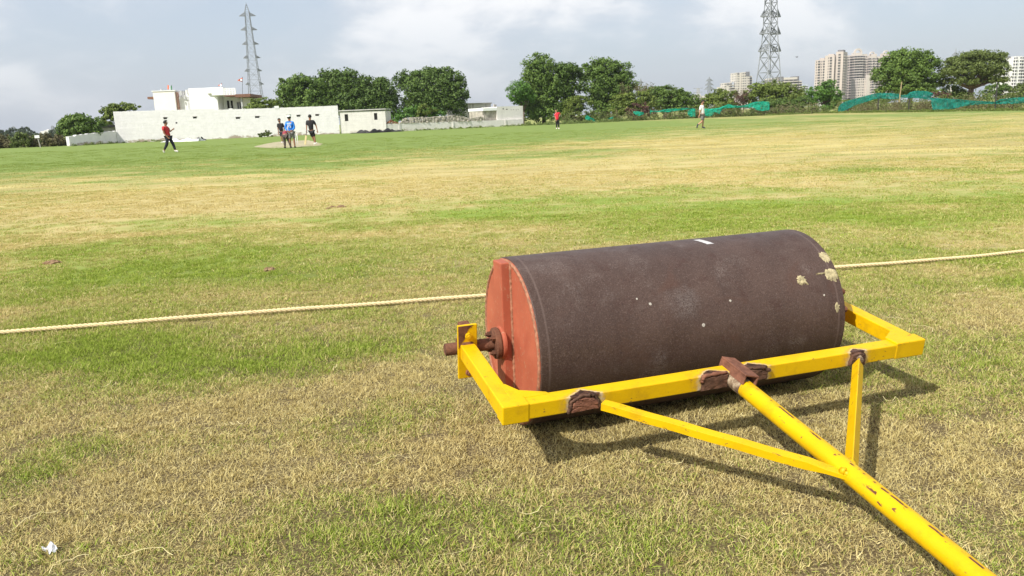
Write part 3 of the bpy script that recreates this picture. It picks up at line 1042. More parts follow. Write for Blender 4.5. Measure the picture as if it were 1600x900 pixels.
def end_plate(side):
    s = side
    pe = 0.003 if s < 0 else -0.004
    m1 = MB().lathe_x([(s * (HL + pe), 0.0001), (s * (HL + pe), ROLL_R - 0.006 + min(0, pe)), (s * (HL - 0.006), ROLL_R - 0.0045 + min(0, pe)), (s * (HL - 0.022), ROLL_R - 0.013), (s * (HL - 0.022), 0.0001)], 96)
    pl = part(m1, 'end_plate', M['primer'], AXLE_M)
    wb = MB()
    ringp = []
    for k in range(200):
        t = k / 200 * 2 * math.pi
        rr = ROLL_R - 0.013 + 0.0010 * math.sin(k * 2.7) + 0.0010 * math.sin(k * 1.3)
        ringp.append((s * (HL + (0.001 if s < 0 else -0.009) + 0.0010 * math.sin(k * 1.9)), rr * math.cos(t), rr * math.sin(t)))
    wb.tube(ringp + [ringp[0]], 0.0075, 6, False)
    part(wb, 'weld_bead', M['weld_primer'], None, smooth=True, parent=pl)
    # channel across the plate, toe side open edges welded down
    cb = MB()
    y0, y1 = -0.036, 0.055
    x0, x1 = (HL + 0.002), (HL + 0.040)
    zt = ROLL_R * (0.965 if s < 0 else 0.80)
    if s < 0:
        x0, x1 = -x1, -x0
    cb.box(x0, x1, y0, y1, -zt, zt)
    ch = part(cb, 'stiffener_channel', M['primer'], AXLE_M @ Matrix.Rotation(0.0 if s < 0 else R_(97), 4, 'X'), bevel=0.004)
    sb = MB()
    for yy in (y0 - 0.003, y1 + 0.003):
        pp = []
        for k in range(90):
            z = -zt + 2 * zt * k / 89
            pp.append((s * (HL + 0.004), yy + 0.0012 * math.sin(k * 2.3), z + 0.001 * math.sin(k * 5.1)))
        sb.tube(pp, [0.0060 + 0.0008 * math.sin(k * 1.7) for k in range(90)], 6)
    part(sb, 'weld_seam', M['weld_primer'], None, smooth=True, parent=ch)
    # flange and its nuts
    fb = MB().lathe_x([(s * (HL + 0.032), 0.0001), (s * (HL + 0.032), 0.060), (s * (HL + 0.040), 0.062), (s * (HL + 0.046), 0.060), (s * (HL + 0.048), 0.054), (s * (HL + 0.048), 0.0001)], 32)
    part(fb, 'hub_flange', M['primer'], AXLE_M, smooth=True, angle=35)
    f2 = MB().lathe_x([(s * (HL + 0.0485), 0.0001), (s * (HL + 0.0485), 0.056), (s * (HL + 0.053), 0.059), (s * (HL + 0.066), 0.058), (s * (HL + 0.070), 0.052), (s * (HL + 0.070), 0.0001)], 32)
    hub = part(f2, 'hub_collar', M['rust'], AXLE_M, smooth=True, angle=35)
    for k in range(4):
        a = math.pi / 4 + k * math.pi / 2
        nb = MB().lathe_x([(0, 0.0001), (0, 0.011), (s * 0.012, 0.011), (s * 0.012, 0.0065), (s * 0.020, 0.006), (s * 0.020, 0.0001)], 6,
                          (s * (HL + 0.070), 0.040 * math.cos(a), 0.040 * math.sin(a)))
        part(nb, 'bolt', M['rust'], None, parent=hub)


end_plate(-1)
end_plate(1)
for ang_ in (8.0, 21.0):
    a = R_(ang_)
    nb = MB().lathe_x([(0, 0.0001), (0, 0.013), (0.012, 0.013), (0.018, 0.008), (0.018, 0.0001)], 8, (HL - 0.002, -(ROLL_R - 0.015) * math.cos(a), (ROLL_R - 0.015) * math.sin(a)))
    part(nb, 'rim_bolt', M['rust'], AXLE_M)

axm = MB().lathe_x([(-HL - 0.252, 0.0001), (-HL - 0.252, 0.0205), (-HL - 0.248, 0.0225), (-HL - 0.03, 0.0225), (-HL + 0.0, 0.0225), (HL, 0.0225), (HL + 0.206, 0.0225), (HL + 0.21, 0.0205), (HL + 0.21, 0.0001)], 20)
part(axm, 'axle', M['rust'], AXLE_M, smooth=True, angle=40)

# pillow bearings behind the bracket plates
for s in (-1, 1):
    xb = -HL - 0.176 if s < 0 else HL + 0.150
    bb = MB().lathe_x([(-0.024, 0.024), (-0.024, 0.044), (-0.018, 0.050), (0.018, 0.050), (0.024, 0.044), (0.024, 0.024)], 28, (xb, 0, 0))
    bb.box(xb - 0.020, xb + 0.020, -0.022, 0.030, -0.092, 0.092)
    part(bb, 'bearing_housing', M['rust'], FRAME_M, bevel=0.003)
    pb = MB()
    pb.box(xb - 0.036, xb + 0.036, -0.0345, -0.0225, -0.108, 0.101)
    plate = part(pb, 'bearing_plate', M['yel_plate'], FRAME_M, bevel=0.003)
    for z, mt in ((0.060, 'yel_plate'), (-0.084, 'rust_red')):
        hb = MB()
        hexp = [(0.0125 * math.cos(k * math.pi / 3 + 0.3), 0.0125 * math.sin(k * math.pi / 3 + 0.3)) for k in range(6)]
        Mz = Matrix.Translation((xb + 0.002, -0.0345, z)) @ Matrix.Rotation(math.pi / 2, 4, 'X')
        hb.prism(hexp, 0.0, 0.011, Mz)
        hb.prism([(0.0065 * math.cos(k * math.pi / 5), 0.0065 * math.sin(k * math.pi / 5)) for k in range(10)], 0.011, 0.018, Mz)
        part(hb, 'bolt', M[mt], None, bevel=0.001, parent=plate)
    # old paint scraped off the top of the plate
    if s < 0:
        sc = MB()
        pol = [(-0.034, 0.012), (-0.034, 0.099), (0.022, 0.099), (0.004, 0.086), (-0.004, 0.070), (-0.012, 0.046), (-0.022, 0.034)]
        sc.prism(pol, 0.0, 0.0008, Matrix.Translation((xb, -0.0346, 0)) @ Matrix.Rotation(math.pi / 2, 4, 'X'))
        part(sc, 'bare_patch', M['rust'], None, parent=plate)

# frame: front bar with the burnt joints, side arms, corner gussets
h = FB / 2
XL, XR = -HL - AL, HL + AR
M['yel_bar'] = yellow_material('yellow_enamel_bar', chips=0.30)


def bar_material():
    m, t = new_mat('yellow_enamel_front_bar')
    co = t.n('ShaderNodeTexCoord').outputs['Object']
    sxn = t.n('ShaderNodeSeparateXYZ', {0: co})
    big = t.noise(co, 5.0, 5, 0.6)
    fn = t.noise(co, 70.0, 5, 0.65, 0.6)
    c = t.mix(t.smooth(big, 0.35, 0.7), YEL_A, YEL_B)
    fd = t.noise(co, 190.0, 3, 0.7)
    c = t.mix(t.math('MULTIPLY', t.smooth(fd, 0.60, 0.72), 0.3), c, (0.55, 0.30, 0.02))
    c = t.mix(t.math('MULTIPLY', t.smooth(t.noise(co, 13.0, 5, 0.7), 0.50, 0.72), 0.45), c, (0.44, 0.245, 0.008))
    where = t.noise(t.mapping(co, (1, 1, 1), (3, 5, 1)), 6.0, 4, 0.6)
    chip = t.math('MULTIPLY', t.smooth(fn, 0.645, 0.665), t.smooth(where, 0.47, 0.55))
    rustc = t.ramp(fn, [(0.3, (0.055, 0.022, 0.012)), (0.7, (0.16, 0.062, 0.03))])
    c = t.mix(chip, c, rustc)
    topf = t.math('MULTIPLY', t.math('MAXIMUM', t.math('ADD', sxn.outputs[1], FA - 0.004), 0.0), 1.7)
    nz = t.math('MULTIPLY', t.math('SUBTRACT', t.noise(co, 26.0, 5, 0.7), 0.5), 0.050)
    for (xw, hl) in ((0.068 - HL, 0.054), (0.535 - HL, 0.052), (0.690 - HL, 0.058), (1.122 - HL, 0.034)):
        d = t.math('ABSOLUTE', t.math('SUBTRACT', sxn.outputs[0], xw))
        d = t.math('ADD', t.math('ADD', d, topf), nz)
        c = t.mix(t.math('MULTIPLY', t.smooth(d, hl + 0.040, hl + 0.010), t.ramp(fn, [(0.38, 0.05), (0.62, 0.8)])), c, (0.40, 0.225, 0.060))
        c = t.mix(t.math('MULTIPLY', t.smooth(d, hl + 0.016, hl + 0.004), t.ramp(fn, [(0.35, 0.2), (0.65, 0.85)])), c, (0.54, 0.46, 0.34))
        c = t.mix(t.smooth(d, hl + 0.004, hl - 0.004), c, t.mix(t.smooth(fn, 0.4, 0.62), (0.030, 0.014, 0.010), (0.105, 0.048, 0.028)))
    finish(t, c, 0.45, t.math('ADD', fn, t.math('MULTIPLY', chip, -1.5)), 0.38, 0.0025, 0, 0.22)
    return m


fbm_ = MB()
nseg = 40
vs, fs = [], []
for i in range(nseg + 1):
    x = XL + FB * 0.5 + (XR - XL - FB) * i / nseg
    wob = 0.0004 * math.sin(i * 0.35)
    e = 0.0
    vs += [(x, -FA + wob * 0.5, -h + wob), (x, -FA + wob * 0.5, h + wob), (x, -FA + FB, h + wob), (x, -FA + FB, -h + wob)]
for i in range(nseg):
    for k in range(4):
        a, b = i * 4 + k, i * 4 + (k + 1) % 4
        fs.append((a, a + 4, b + 4, b))
fs += [(0, 1, 2, 3), tuple(nseg * 4 + k for k in (3, 2, 1, 0))]
fbm_.add(vs, fs)
front_bar = part(fbm_, 'front_bar', bar_material(), FRAME_M, bevel=0.0035)

for s, X in ((-1, XL), (1, XR)):
    am = MB()
    xa0, xa1 = (X, X + FB) if s < 0 else (X - FB, X)
    am.box(xa0, xa1, -FA + 0.004, -0.0347, -h - 0.0012, h + 0.0012)
    part(am, 'side_arm', M['yel_bar'], FRAME_M, bevel=0.0035)
    # corner cap: mitred stub a touch bigger than the bar, with its triangular gusset on top
    cm = MB()
    k = 0.0032
    if s < 0:
        cm.box(X - 0.001, X + 0.086, -FA - 0.002, -FA + FB + 0.001, -h - k - 0.004, h + k)
        cap = part(cm, 'corner_cap', M['yel_bar'], FRAME_M, bevel=0.004)
        gm_ = MB()
        gm_.prism([(X + FB - 0.012, -FA + FB - 0.012), (X + FB + 0.115, -FA + FB - 0.012), (X + FB + 0.108, -FA + FB + 0.004), (X + FB + 0.030, -FA + FB + 0.040), (X + FB + 0.002, -FA + FB + 0.092), (X + FB - 0.012, -FA + FB + 0.100)], h - 0.004, h + k - 0.0012)
        part(gm_, 'gusset', M['yel_bar'], None, bevel=0.001, parent=cap)
    else:
        cm.box(X - 0.130, X + 0.001, -FA - 0.002, -FA + FB + 0.001, -h - k, h + k + 0.004)
        cap = part(cm, 'corner_cap', M['yel_bar'], FRAME_M, bevel=0.004)
        gm_ = MB()
        gm_.prism([(X - FB + 0.012, -FA + FB - 0.012), (X - FB + 0.012, -FA + FB + 0.060), (X - FB - 0.004, -FA + FB + 0.054), (X - FB - 0.074, -FA + FB + 0.006), (X - FB - 0.074, -FA + FB - 0.012)], h - 0.004, h + k + 0.0012)
        part(gm_, 'gusset', M['yel_bar'], None, bevel=0.001, parent=cap)


def lump_plate(pol, thick, seed):
    """ragged welded plate on the bar's front face: polygon in (x, z), thickness towards -y, uneven rim"""
    r = np.random.default_rng(seed)
    m_ = MB()
    pts_ = []
    for i in range(len(pol)):
        a, b = np.array(pol[i]), np.array(pol[(i + 1) % len(pol)])
        for q in range(5):
            pts_.append(a + (b - a) * q / 5 + r.normal(0, 0.0009, 2))
    n = len(pts_)
    c = np.mean(pts_, 0)
    vs = [(p[0], -FA - 0.0005, p[1]) for p in pts_]
    thick = thick * 0.7 if thick > 0 else thick
    vs += [(c[0] + (p[0] - c[0]) * 0.86, -FA - thick + r.normal(0, 0.0009), c[1] + (p[1] - c[1]) * 0.86) for p in pts_]
    vs += [(c[0] + (p[0] - c[0]) * 0.45, -FA - thick * 1.05 + r.normal(0, 0.0006), c[1] + (p[1] - c[1]) * 0.45) for p in pts_]
    fs = [(i, (i + 1) % n, n + (i + 1) % n, n + i) for i in range(n)]
    fs += [(n + i, n + (i + 1) % n, 2 * n + (i + 1) % n, 2 * n + i) for i in range(n)]
    fs.append(tuple(2 * n + i for i in range(n)))
    m_.add(vs, fs)
    return m_


def bead(pts_, rad, seed):
    r = np.random.default_rng(seed)
    m_ = MB()
    P_ = []
    for a, b in zip(pts_[:-1], pts_[1:]):
        for q in range(10):
            f = q / 10
            P_.append([a[i] + (b[i] - a[i]) * f + r.normal(0, rad * 0.25) for i in range(3)])
    m_.tube(P_, [rad * r.uniform(0.7, 1.3) for _ in P_], 6)
    return m_


wp = lump_plate([(0.016 - HL, -h + 0.002), (0.120 - HL, -h + 0.002), (0.112 - HL, 0.008), (0.092 - HL, h - 0.008), (0.040 - HL, h - 0.004), (0.020 - HL, 0.004)], 0.014, 3)
wpo = part(wp, 'weld_plate', M['rust_red'], None, parent=front_bar)
part(bead([(0.010 - HL, -FA - 0.004, -h), (0.020 - HL, -FA - 0.004, 0.012), (0.050 - HL, -FA - 0.003, h), (0.098 - HL, -FA - 0.003, h), (0.124 - HL, -FA - 0.010, -h)], 0.0050, 4), 'weld_bead', M['burnt'], None, smooth=True, parent=front_bar)
wp = lump_plate([(0.488 - HL, -h), (0.592 - HL, -h), (0.590 - HL, h - 0.002), (0.530 - HL, h - 0.003), (0.488 - HL, h - 0.004)], 0.012, 5)
part(wp, 'weld_plate', M['burnt'], None, parent=front_bar)
wp = lump_plate([(0.636 - HL, -h + 0.002), (0.742 - HL, -h + 0.010), (0.746 - HL, 0.012), (0.735 - HL, h - 0.006), (0.640 - HL, h)], 0.013, 6)
part(wp, 'weld_plate', M['burnt'], None, parent=front_bar)
part(bead([(0.486 - HL, -FA - 0.006, 0.010), (0.490 - HL, -FA - 0.004, h + 0.002), (0.590 - HL, -FA - 0.004, h + 0.003)], 0.006, 7), 'weld_bead', M['rust_red'], None, smooth=True, parent=front_bar)
part(bead([(0.640 - HL, -FA + 0.002, h + 0.003), (0.720 - HL, -FA - 0.004, h), (0.746 - HL, -FA - 0.006, 0.012)], 0.006, 8), 'weld_bead', M['burnt'], None, smooth=True, parent=front_bar)
wp = lump_plate([(1.086 - HL, -h + 0.004), (1.160 - HL, -h - 0.004), (1.156 - HL, h - 0.012), (1.130 - HL, h - 0.002), (1.092 - HL, h - 0.008)], 0.013, 9)
part(wp, 'weld_plate', M['burnt'], None, parent=front_bar)

# drawbar pipe
P0 = Vector((0.615 - HL, -0.500, -0.004))
P1 = Vector((0.555 - HL, -2.015, -0.004))
dv = (P1 - P0)
LP = dv.length
ux = dv.normalized()
uy = Vector((0, 0, 1)).cross(ux).normalized()
uz = ux.cross(uy)
PIPE_M = FRAME_M @ Matrix(((ux[0], uy[0], uz[0], P0[0]), (ux[1], uy[1], uz[1], P0[1]), (ux[2], uy[2], uz[2], P0[2]), (0, 0, 0, 1)))
NA, NX = 40, 60
V, F, around = [], [], []
for i in range(NX + 1):
    x = LP * i / NX
    for k in range(NA):
        a = 2 * math.pi * k / NA
        rr = 0.0285 + 0.0003 * math.sin(3 * a + x * 9)
        # a = 0 on top, growing towards the pipe's left flank seen from the roller
        V.append((x, rr * math.sin(a), rr * math.cos(a)))
        around.append((k / NA + 0.5) % 1)
for i in range(NX):
    for k in range(NA):
        k2 = (k + 1) % NA
        F.append((i * NA + k, (i + 1) * NA + k, (i + 1) * NA + k2, i * NA + k2))
M['yel_pipe'] = yellow_material('yellow_enamel_pipe', pipe=True, chips=0.4)
drawbar = np_mesh('drawbar', V, F, M['yel_pipe'], roller, {'around': around}, True)
drawbar.matrix_local = PIPE_M
ec = MB().lathe_x([(LP - 0.001, 0.0284), (LP + 0.006, 0.027), (LP + 0.006, 0.0001)], 24)
part(ec, 'end_cap', M['yel_bar'], None, parent=drawbar)
# rusty channel over the pipe's root, its bead and the pale burnt paint round it
cm = MB()
W, D_, T_ = 0.054, 0.038, 0.006
x0, x1 = -0.050, 0.098
rz_ = Matrix.Translation((0, 0.004, 0.014)) @ Matrix.Rotation(R_(-14), 4, 'X')
cm.box(x0, x1, -W / 2, W / 2, D_ - T_, D_, rz_)
cm.box(x0, x1, -W / 2, -W / 2 + T_, 0.002, D_ - T_ - 0.0004, rz_)
cm.box(x0, x1, W / 2 - T_, W / 2, 0.002, D_ - T_ - 0.0004, rz_)
part(cm, 'rusty_channel', M['rust_red'], PIPE_M, bevel=0.0015)
collar = MB().lathe_x([(0.012, 0.0290), (0.030, 0.0305), (0.075, 0.0298), (0.090, 0.0287)], 30)
m_, t_ = new_mat('burnt_paint')
co_ = t_.n('ShaderNodeTexCoord').outputs['Object']
fa = t_.noise(co_, 40.0, 5, 0.7)
finish(t_, t_.ramp(fa, [(0.35, (0.060, 0.030, 0.018)), (0.52, (0.22, 0.15, 0.09)), (0.68, (0.52, 0.43, 0.30))]), 0.8, fa, 0.4, 0.002)
part(collar, 'burnt_collar', m_, None, smooth=True, parent=drawbar)

# braces: angle iron, ridge upwards
def brace(a, b, wa, flat_end):
    a, b = Vector((a[0] - HL, -a[1], a[2])), Vector((b[0] - HL, -b[1], b[2]))
    d = (b - a)
    L = d.length
    x = d.normalized()
    y = Vector((0, 0, 1)).cross(x).normalized()
    z = x.cross(y)
    Mx = FRAME_M @ Matrix(((x[0], y[0], z[0], a[0]), (x[1], y[1], z[1], a[1]), (x[2], y[2], z[2], a[2]), (0, 0, 0, 1)))
    m1 = MB()
    vs, fs = [], []
    N_ = 14
    c_, t_ = wa / 2, 0.0055
    for i in range(N_ + 1):
        xx = L * i / N_
        wv = 0.0008 * math.sin(i * 1.7)
        fl_ = 1.0
        if flat_end and i >= N_ - 1:
            fl_ = 0.55
        if flat_end:      # angle with one leg level and one leg upright
            c1 = 0.016
            ring = [(-c1, -0.014), (-c1, 0.0105), (c1, 0.0105), (c1, 0.0055), (-c1 + t_, 0.0055), (-c1 + t_, -0.014)]
        else:             # angle set corner up
            ring = [(-c_, -0.014), (-c_ * 0.07, 0.0165), (c_ * 0.07, 0.0165), (c_, -0.014), (c_ - t_, -0.017), (0, 0.007), (-c_ + t_, -0.017)]
        vs += [(xx, q[0], q[1] * fl_ + wv) for q in ring]
    k_ = len(ring)
    for i in range(N_):
        for k in range(k_):
            k2 = (k + 1) % k_
            fs.append((i * k_ + k, i * k_ + k2, (i + 1) * k_ + k2, (i + 1) * k_ + k))
    fs += [tuple(range(k_))[::-1], tuple(N_ * k_ + k for k in range(k_))]
    m1.add(vs, fs)
    return part(m1, 'brace', M['yel_brace'], Mx, bevel=0.0008)


M['yel_brace'] = yellow_material('yellow_enamel_brace', chips=0.8)
brace((0.118, 0.545, 0.0), (0.575, 1.100, 0.0), 0.040, True)
brace((1.105, 0.545, 0.0), (0.620, 1.066, 0.0), 0.037, False)
# pale burnt tip of the far brace
part(bead([(1.128 - HL, -0.520, 0.008), (1.112 - HL, -0.545, 0.010), (1.098 - HL, -0.556, 0.008)], 0.008, 12), 'weld_bead', m_, FRAME_M, smooth=True)
part(bead([(0.560 - HL, -1.094, 0.010), (0.585 - HL, -1.120, 0.004)], 0.010, 13), 'weld_bead', M['yel_bar'], FRAME_M, smooth=True)
part(bead([(0.632 - HL, -1.050, 0.004), (0.612 - HL, -1.078, 0.008)], 0.008, 14), 'weld_bead', M['yel_bar'], FRAME_M, smooth=True)


# mud, droppings and paint stuck on the drum, each a thin ragged scab on the curved face
def scab(name, u, ang, ru_, ra_, mat, seed, thick=0.003, spikes=0.25, n=26):
    r = np.random.default_rng(seed)
    m1 = MB()
    rim, top = [], []
    for k in range(n):
        t = 2 * math.pi * k / n
        q = 1 + r.normal(0, spikes * 0.5) + (r.random() < 0.12) * spikes * 2.2
        q = max(0.45, q)
        uu, aa = u - HL + ru_ * q * math.cos(t), R_(ang) + ra_ * q * math.sin(t) / ROLL_R
        uu = min(uu, HL - 0.002)
        rim.append((uu, aa))
    def pos(uu, aa, dr):
        rr = ROLL_R * 1.002 + dr
        return (uu, -rr * math.cos(aa), rr * math.sin(aa))
    c = (min(u, ROLL_L - 0.02) - HL, R_(ang))
    vs = [pos(a[0], a[1], -0.0012) for a in rim]
    vs += [pos(c[0] + (a[0] - c[0]) * 0.72, c[1] + (a[1] - c[1]) * 0.72, thick * r.uniform(0.5, 1.2)) for a in rim]
    vs += [pos(c[0] + (a[0] - c[0]) * 0.35, c[1] + (a[1] - c[1]) * 0.35, thick * r.uniform(0.7, 1.4)) for a in rim]
    vs.append(pos(c[0], c[1], thick))
    fs = []
    for k in range(n):
        k2 = (k + 1) % n
        fs += [(k, k2, n + k2, n + k), (n + k, n + k2, 2 * n + k2, 2 * n + k), (2 * n + k, 2 * n + k2, 3 * n)]
    m1.add(vs, fs)
    return part(m1, name, mat, None, parent=drum)


scab('mud_scab', 1.224, 48.5, 0.024, 0.028, M['mud'], 1, spikes=0.13, n=40)
scab('mud_scab', 1.214, 34.0, 0.032, 0.026, M['mud'], 2, spikes=0.13, n=40)
scab('mud_scab', 1.072, 32.4, 0.021, 0.020, M['mud'], 3, spikes=0.22, n=40)
scab('mud_scab', 1.206, 10.5, 0.009, 0.020, M['mud'], 4, 0.002, 0.2)
scab('mud_scab', 1.170, 35.5, 0.020, 0.004, M['mud'], 5, 0.002, 0.3)
for (u_, a_, s_, k_) in ((0.383, 33.4, 0.0045, 1), (0.429, 28.9, 0.0065, 2), (0.623, 10.8, 0.0075, 3), (0.748, 24.4, 0.0055, 4), (1.155, 20, 0.004, 9)):
    scab('dropping', u_, a_, s_, s_, M['speck'], 20 + k_, 0.0010, 0.12, 14)
# short dab of grey paint near the crest
m1 = MB()
vs = []
for i in range(9):
    for j in range(4):
        uu = 0.760 + 0.030 * j / 3 + 0.022 * i / 8 + 0.0015 * math.sin(i * 3 + j)
        aa = R_(88.5 - 12.5 * i / 8)
        rr = ROLL_R * 1.0032
        vs.append((uu - HL, -rr * math.cos(aa), rr * math.sin(aa)))
m1.add(vs, [(i * 4 + j, i * 4 + j + 1, (i + 1) * 4 + j + 1, (i + 1) * 4 + j) for i in range(8) for j in range(3)])
part(m1, 'paint_dab', M['tape'], None, parent=drum)

# ------------------------------------------------------------------ boundary rope
RP = [ground_at(*q) for q in ((-420, 560), (-180, 541), (0, 524), (110, 515), (240, 503), (380, 492.5), (560, 482.5), (700, 474), (765, 469), (900, 457), (1060, 444), (1305, 424), (1400, 416), (1500, 407), (1600, 396), (1760, 380), (1950, 362))]
RP = np.array(RP)
seg = np.concatenate([[0], np.cumsum(np.linalg.norm(np.diff(RP, axis=0), axis=1))])
Ltot = seg[-1]
ss = np.arange(0, Ltot, 0.008)
cx = np.interp(ss, seg, RP[:, 0])
cy = np.polyval(np.polyfit(RP[:, 0], RP[:, 1], 3), cx)
ker = np.ones(61) / 61
cx = np.convolve(np.pad(cx, 30, 'edge'), ker, 'valid')
cy = np.convolve(np.pad(cy, 30, 'edge'), ker, 'valid')
cy += 0.004 * np.sin(ss * 2.3) + 0.0015 * np.sin(ss * 7.1)
czr = 0.024 + 0.0025 * np.sin(ss * 3.1) + 0.001 * np.sin(ss * 8.7)
tx, ty = np.gradient(cx), np.gradient(cy)
tl = np.hypot(tx, ty)
nx, nyv = -ty / tl, tx / tl
rope = thing('boundary_rope', 'pale twisted boundary rope lying across the grass behind the roller', 'rope', (0, 0, 0))
rr0, rs = 0.0070, 0.0068
for k in range(3):
    ph = 2 * math.pi * (ss / 0.085 + k / 3)
    ox, oz = rr0 * np.cos(ph), rr0 * np.sin(ph)
    C_ = np.stack([cx + nx * ox, cy + nyv * ox, czr + oz], 1)
    T_ = np.gradient(C_, axis=0)
    T_ /= np.linalg.norm(T_, axis=1)[:, None]
    B_ = np.cross(T_, np.array([0, 0, 1.0]))
    B_ /= np.linalg.norm(B_, axis=1)[:, None]
    N_ = np.cross(B_, T_)
    n6 = 6
    V = np.concatenate([(C_ + rs * (math.cos(a) * B_ + math.sin(a) * N_))[:, None] for a in [2 * math.pi * q / n6 for q in range(n6)]], 1).reshape(-1, 3)
    i0 = np.arange(len(ss) - 1)[:, None] * n6
    q0 = np.arange(n6)[None]
    F = np.stack([i0 + q0, i0 + (q0 + 1) % n6, i0 + n6 + (q0 + 1) % n6, i0 + n6 + q0], -1).reshape(-1, 4)
    np_mesh('strand', V, F, M['rope'], rope, None, True)

# ------------------------------------------------------------------ small things on the turf
def clod(name, label, cat, px, py, sx_, sy_, sz_, mat, seed, n=3, rz=0.0):
    g = ground_at(px, py)
    r = np.random.default_rng(seed)
    m1 = MB()
    for q in range(n):
        c = (r.uniform(-1, 1) * sx_ * (n > 1), r.uniform(-1, 1) * sy_ * (n > 1), 0)
        rad = r.uniform(0.6, 1.0)
        vs, fs = [], []
        U, W_ = 10, 6
        for i in range(W_ + 1):
            ph = math.pi / 2 * i / W_
            for k in range(U):
                t = 2 * math.pi * k / U
                k_ = 1 + r.normal(0, 0.13)
                vs.append((c[0] + sx_ * rad * 0.7 * math.cos(ph) * math.cos(t) * k_, c[1] + sy_ * rad * 0.7 * math.cos(ph) * math.sin(t) * k_, sz_ * rad * math.sin(ph) * k_ - 0.004))
        for i in range(W_):
            for k in range(U):
                fs.append((i * U + k, i * U + (k + 1) % U, (i + 1) * U + (k + 1) % U, (i + 1) * U + k))
        m1.add(vs, fs)
    o = m1.build(name, mat, None)
    o.location = g
    o.rotation_euler = (0, 0, rz)
    return tag(o, label, cat)


clod('soil_clod', 'long low clod of brown soil on the grass at far left', 'clod', 78, 412, 0.080, 0.045, 0.035, M['soil'], 5, 5)
clod('soil_clod', 'small crumbled clod of brown soil left of the roller', 'clod', 419, 423, 0.050, 0.055, 0.032, M['soil'], 6, 4)
clod('soil_clod', 'tiny brown soil patch in the middle of the field', 'clod', 521, 325, 0.10, 0.10, 0.03, M['soil'], 8, 3)

g = ground_at(80, 864)
r = np.random.default_rng(4)
paper = thing('paper_scrap', 'crumpled silver white wrapper lying in the grass', 'wrapper', (g[0], g[1], 0.0), 0.3)
paper.scale = (0.44, 0.44, 0.55)
V, F = [], []
N1 = 9
for lay, (w_, l_, tw) in enumerate(((0.020, 0.034, 0.4), (0.024, 0.024, 2.1))):
    m1 = MB()
    vs = []
    for i in range(N1):
        for j in range(N1):
            a, b = i / (N1 - 1) - 0.5, j / (N1 - 1) - 0.5
            x, y = a * l_ * 2, b * w_ * 2
            z = 0.030 + 0.010 * math.sin(a * 7 + lay) + 0.008 * math.cos(b * 9 + a * 5) + r.normal(0, 0.0025) + 0.012 * lay * a
            vs.append((x * math.cos(tw) - y * math.sin(tw) + (0.012 if lay else -0.012), x * math.sin(tw) + y * math.cos(tw) - (0.012 if lay else -0.012), z))
    m1.add(vs, [(i * N1 + j, (i + 1) * N1 + j, (i + 1) * N1 + j + 1, i * N1 + j + 1) for i in range(N1 - 1) for j in range(N1 - 1)])
    o = m1.build('wrapper_fold', M['foil'], paper)
    sm = o.modifiers.new('thickness', 'SOLIDIFY')
    sm.thickness = 0.0015
#@@PART3

# ================================================================== walls and sheds on the far side of the field
def frame_of(A, B):
    A, B = Vector((A[0], A[1], 0)), Vector((B[0], B[1], 0))
    d = B - A
    return A, d.length, math.atan2(d.y, d.x)


def wall_mesh(L, top, thick, openings=(), depth=0.25, n=60, wob=0.0, seed=0):
    """wall along local x 0..L, front face at y=0 facing -y, top(x) height; openings (x0,x1,z0,z1) recessed by depth"""
    r = np.random.default_rng(seed)
    xs = set(np.linspace(0, L, n))
    for (a, b, c, d) in openings:
        xs = {x for x in xs if not (a - 0.02 < x < b + 0.02)} | {a, b}
    xs = sorted(xs)
    m = MB()
    tz = {x: top(x) + (r.normal(0, wob) if wob else 0) for x in xs}
    for x0, x1 in zip(xs[:-1], xs[1:]):
        op = [o for o in openings if o[0] <= x0 + 1e-6 and o[1] >= x1 - 1e-6]
        zs0 = [0.0]
        if op:
            o = op[0]
            m.add([(x0, 0, -0.1), (x1, 0, -0.1), (x1, 0, o[2]), (x0, 0, o[2])], [(0, 1, 2, 3)])
            m.add([(x0, 0, o[3]), (x1, 0, o[3]), (x1, 0, tz[x1]), (x0, 0, tz[x0])], [(0, 1, 2, 3)])
            m.add([(x0, 0, o[2]), (x1, 0, o[2]), (x1, depth, o[2]), (x0, depth, o[2]), (x0, 0, o[3]), (x1, 0, o[3]), (x1, depth, o[3]), (x0, depth, o[3])],
                  [(0, 1, 2, 3), (4, 7, 6, 5)])
            m.add([(o[0], 0, o[2]), (o[0], depth, o[2]), (o[0], depth, o[3]), (o[0], 0, o[3])], [(0, 1, 2, 3)])
            m.add([(o[1], 0, o[2]), (o[1], 0, o[3]), (o[1], depth, o[3]), (o[1], depth, o[2])], [(0, 1, 2, 3)])
        else:
            m.add([(x0, 0, -0.1), (x1, 0, -0.1), (x1, 0, tz[x1]), (x0, 0, tz[x0])], [(0, 1, 2, 3)])
        m.add([(x0, 0, tz[x0]), (x1, 0, tz[x1]), (x1, thick, tz[x1]), (x0, thick, tz[x0])], [(0, 1, 2, 3)])
        m.add([(x0, thick, -0.1), (x0, thick, tz[x0]), (x1, thick, tz[x1]), (x1, thick, -0.1)], [(0, 1, 2, 3)])
    for x, f in ((xs[0], (0, 3, 2, 1)), (xs[-1], (0, 1, 2, 3))):
        m.add([(x, 0, -0.1), (x, thick, -0.1), (x, thick, tz[x]), (x, 0, tz[x])], [f])
    return m


def hgt(px, py, depth):
    return at(px, py, depth)[2]


# the long tall white wall: depth from 87 m at its left end to 100.5 m at its right end
WA, WB = at(183.5, 222, 92.0), at(531, 207, 98.5)
A, LW, rzw = frame_of(WA, WB)


def wall_s(px):
    """distance along the tall wall of the point seen at picture column px, and its depth"""
    best = min(np.linspace(-0.2, 1.2, 2801), key=lambda s: abs(proj_x(WA + (WB - WA) * s) - px))
    return best * LW, (WA + (WB - WA) * best)[1]


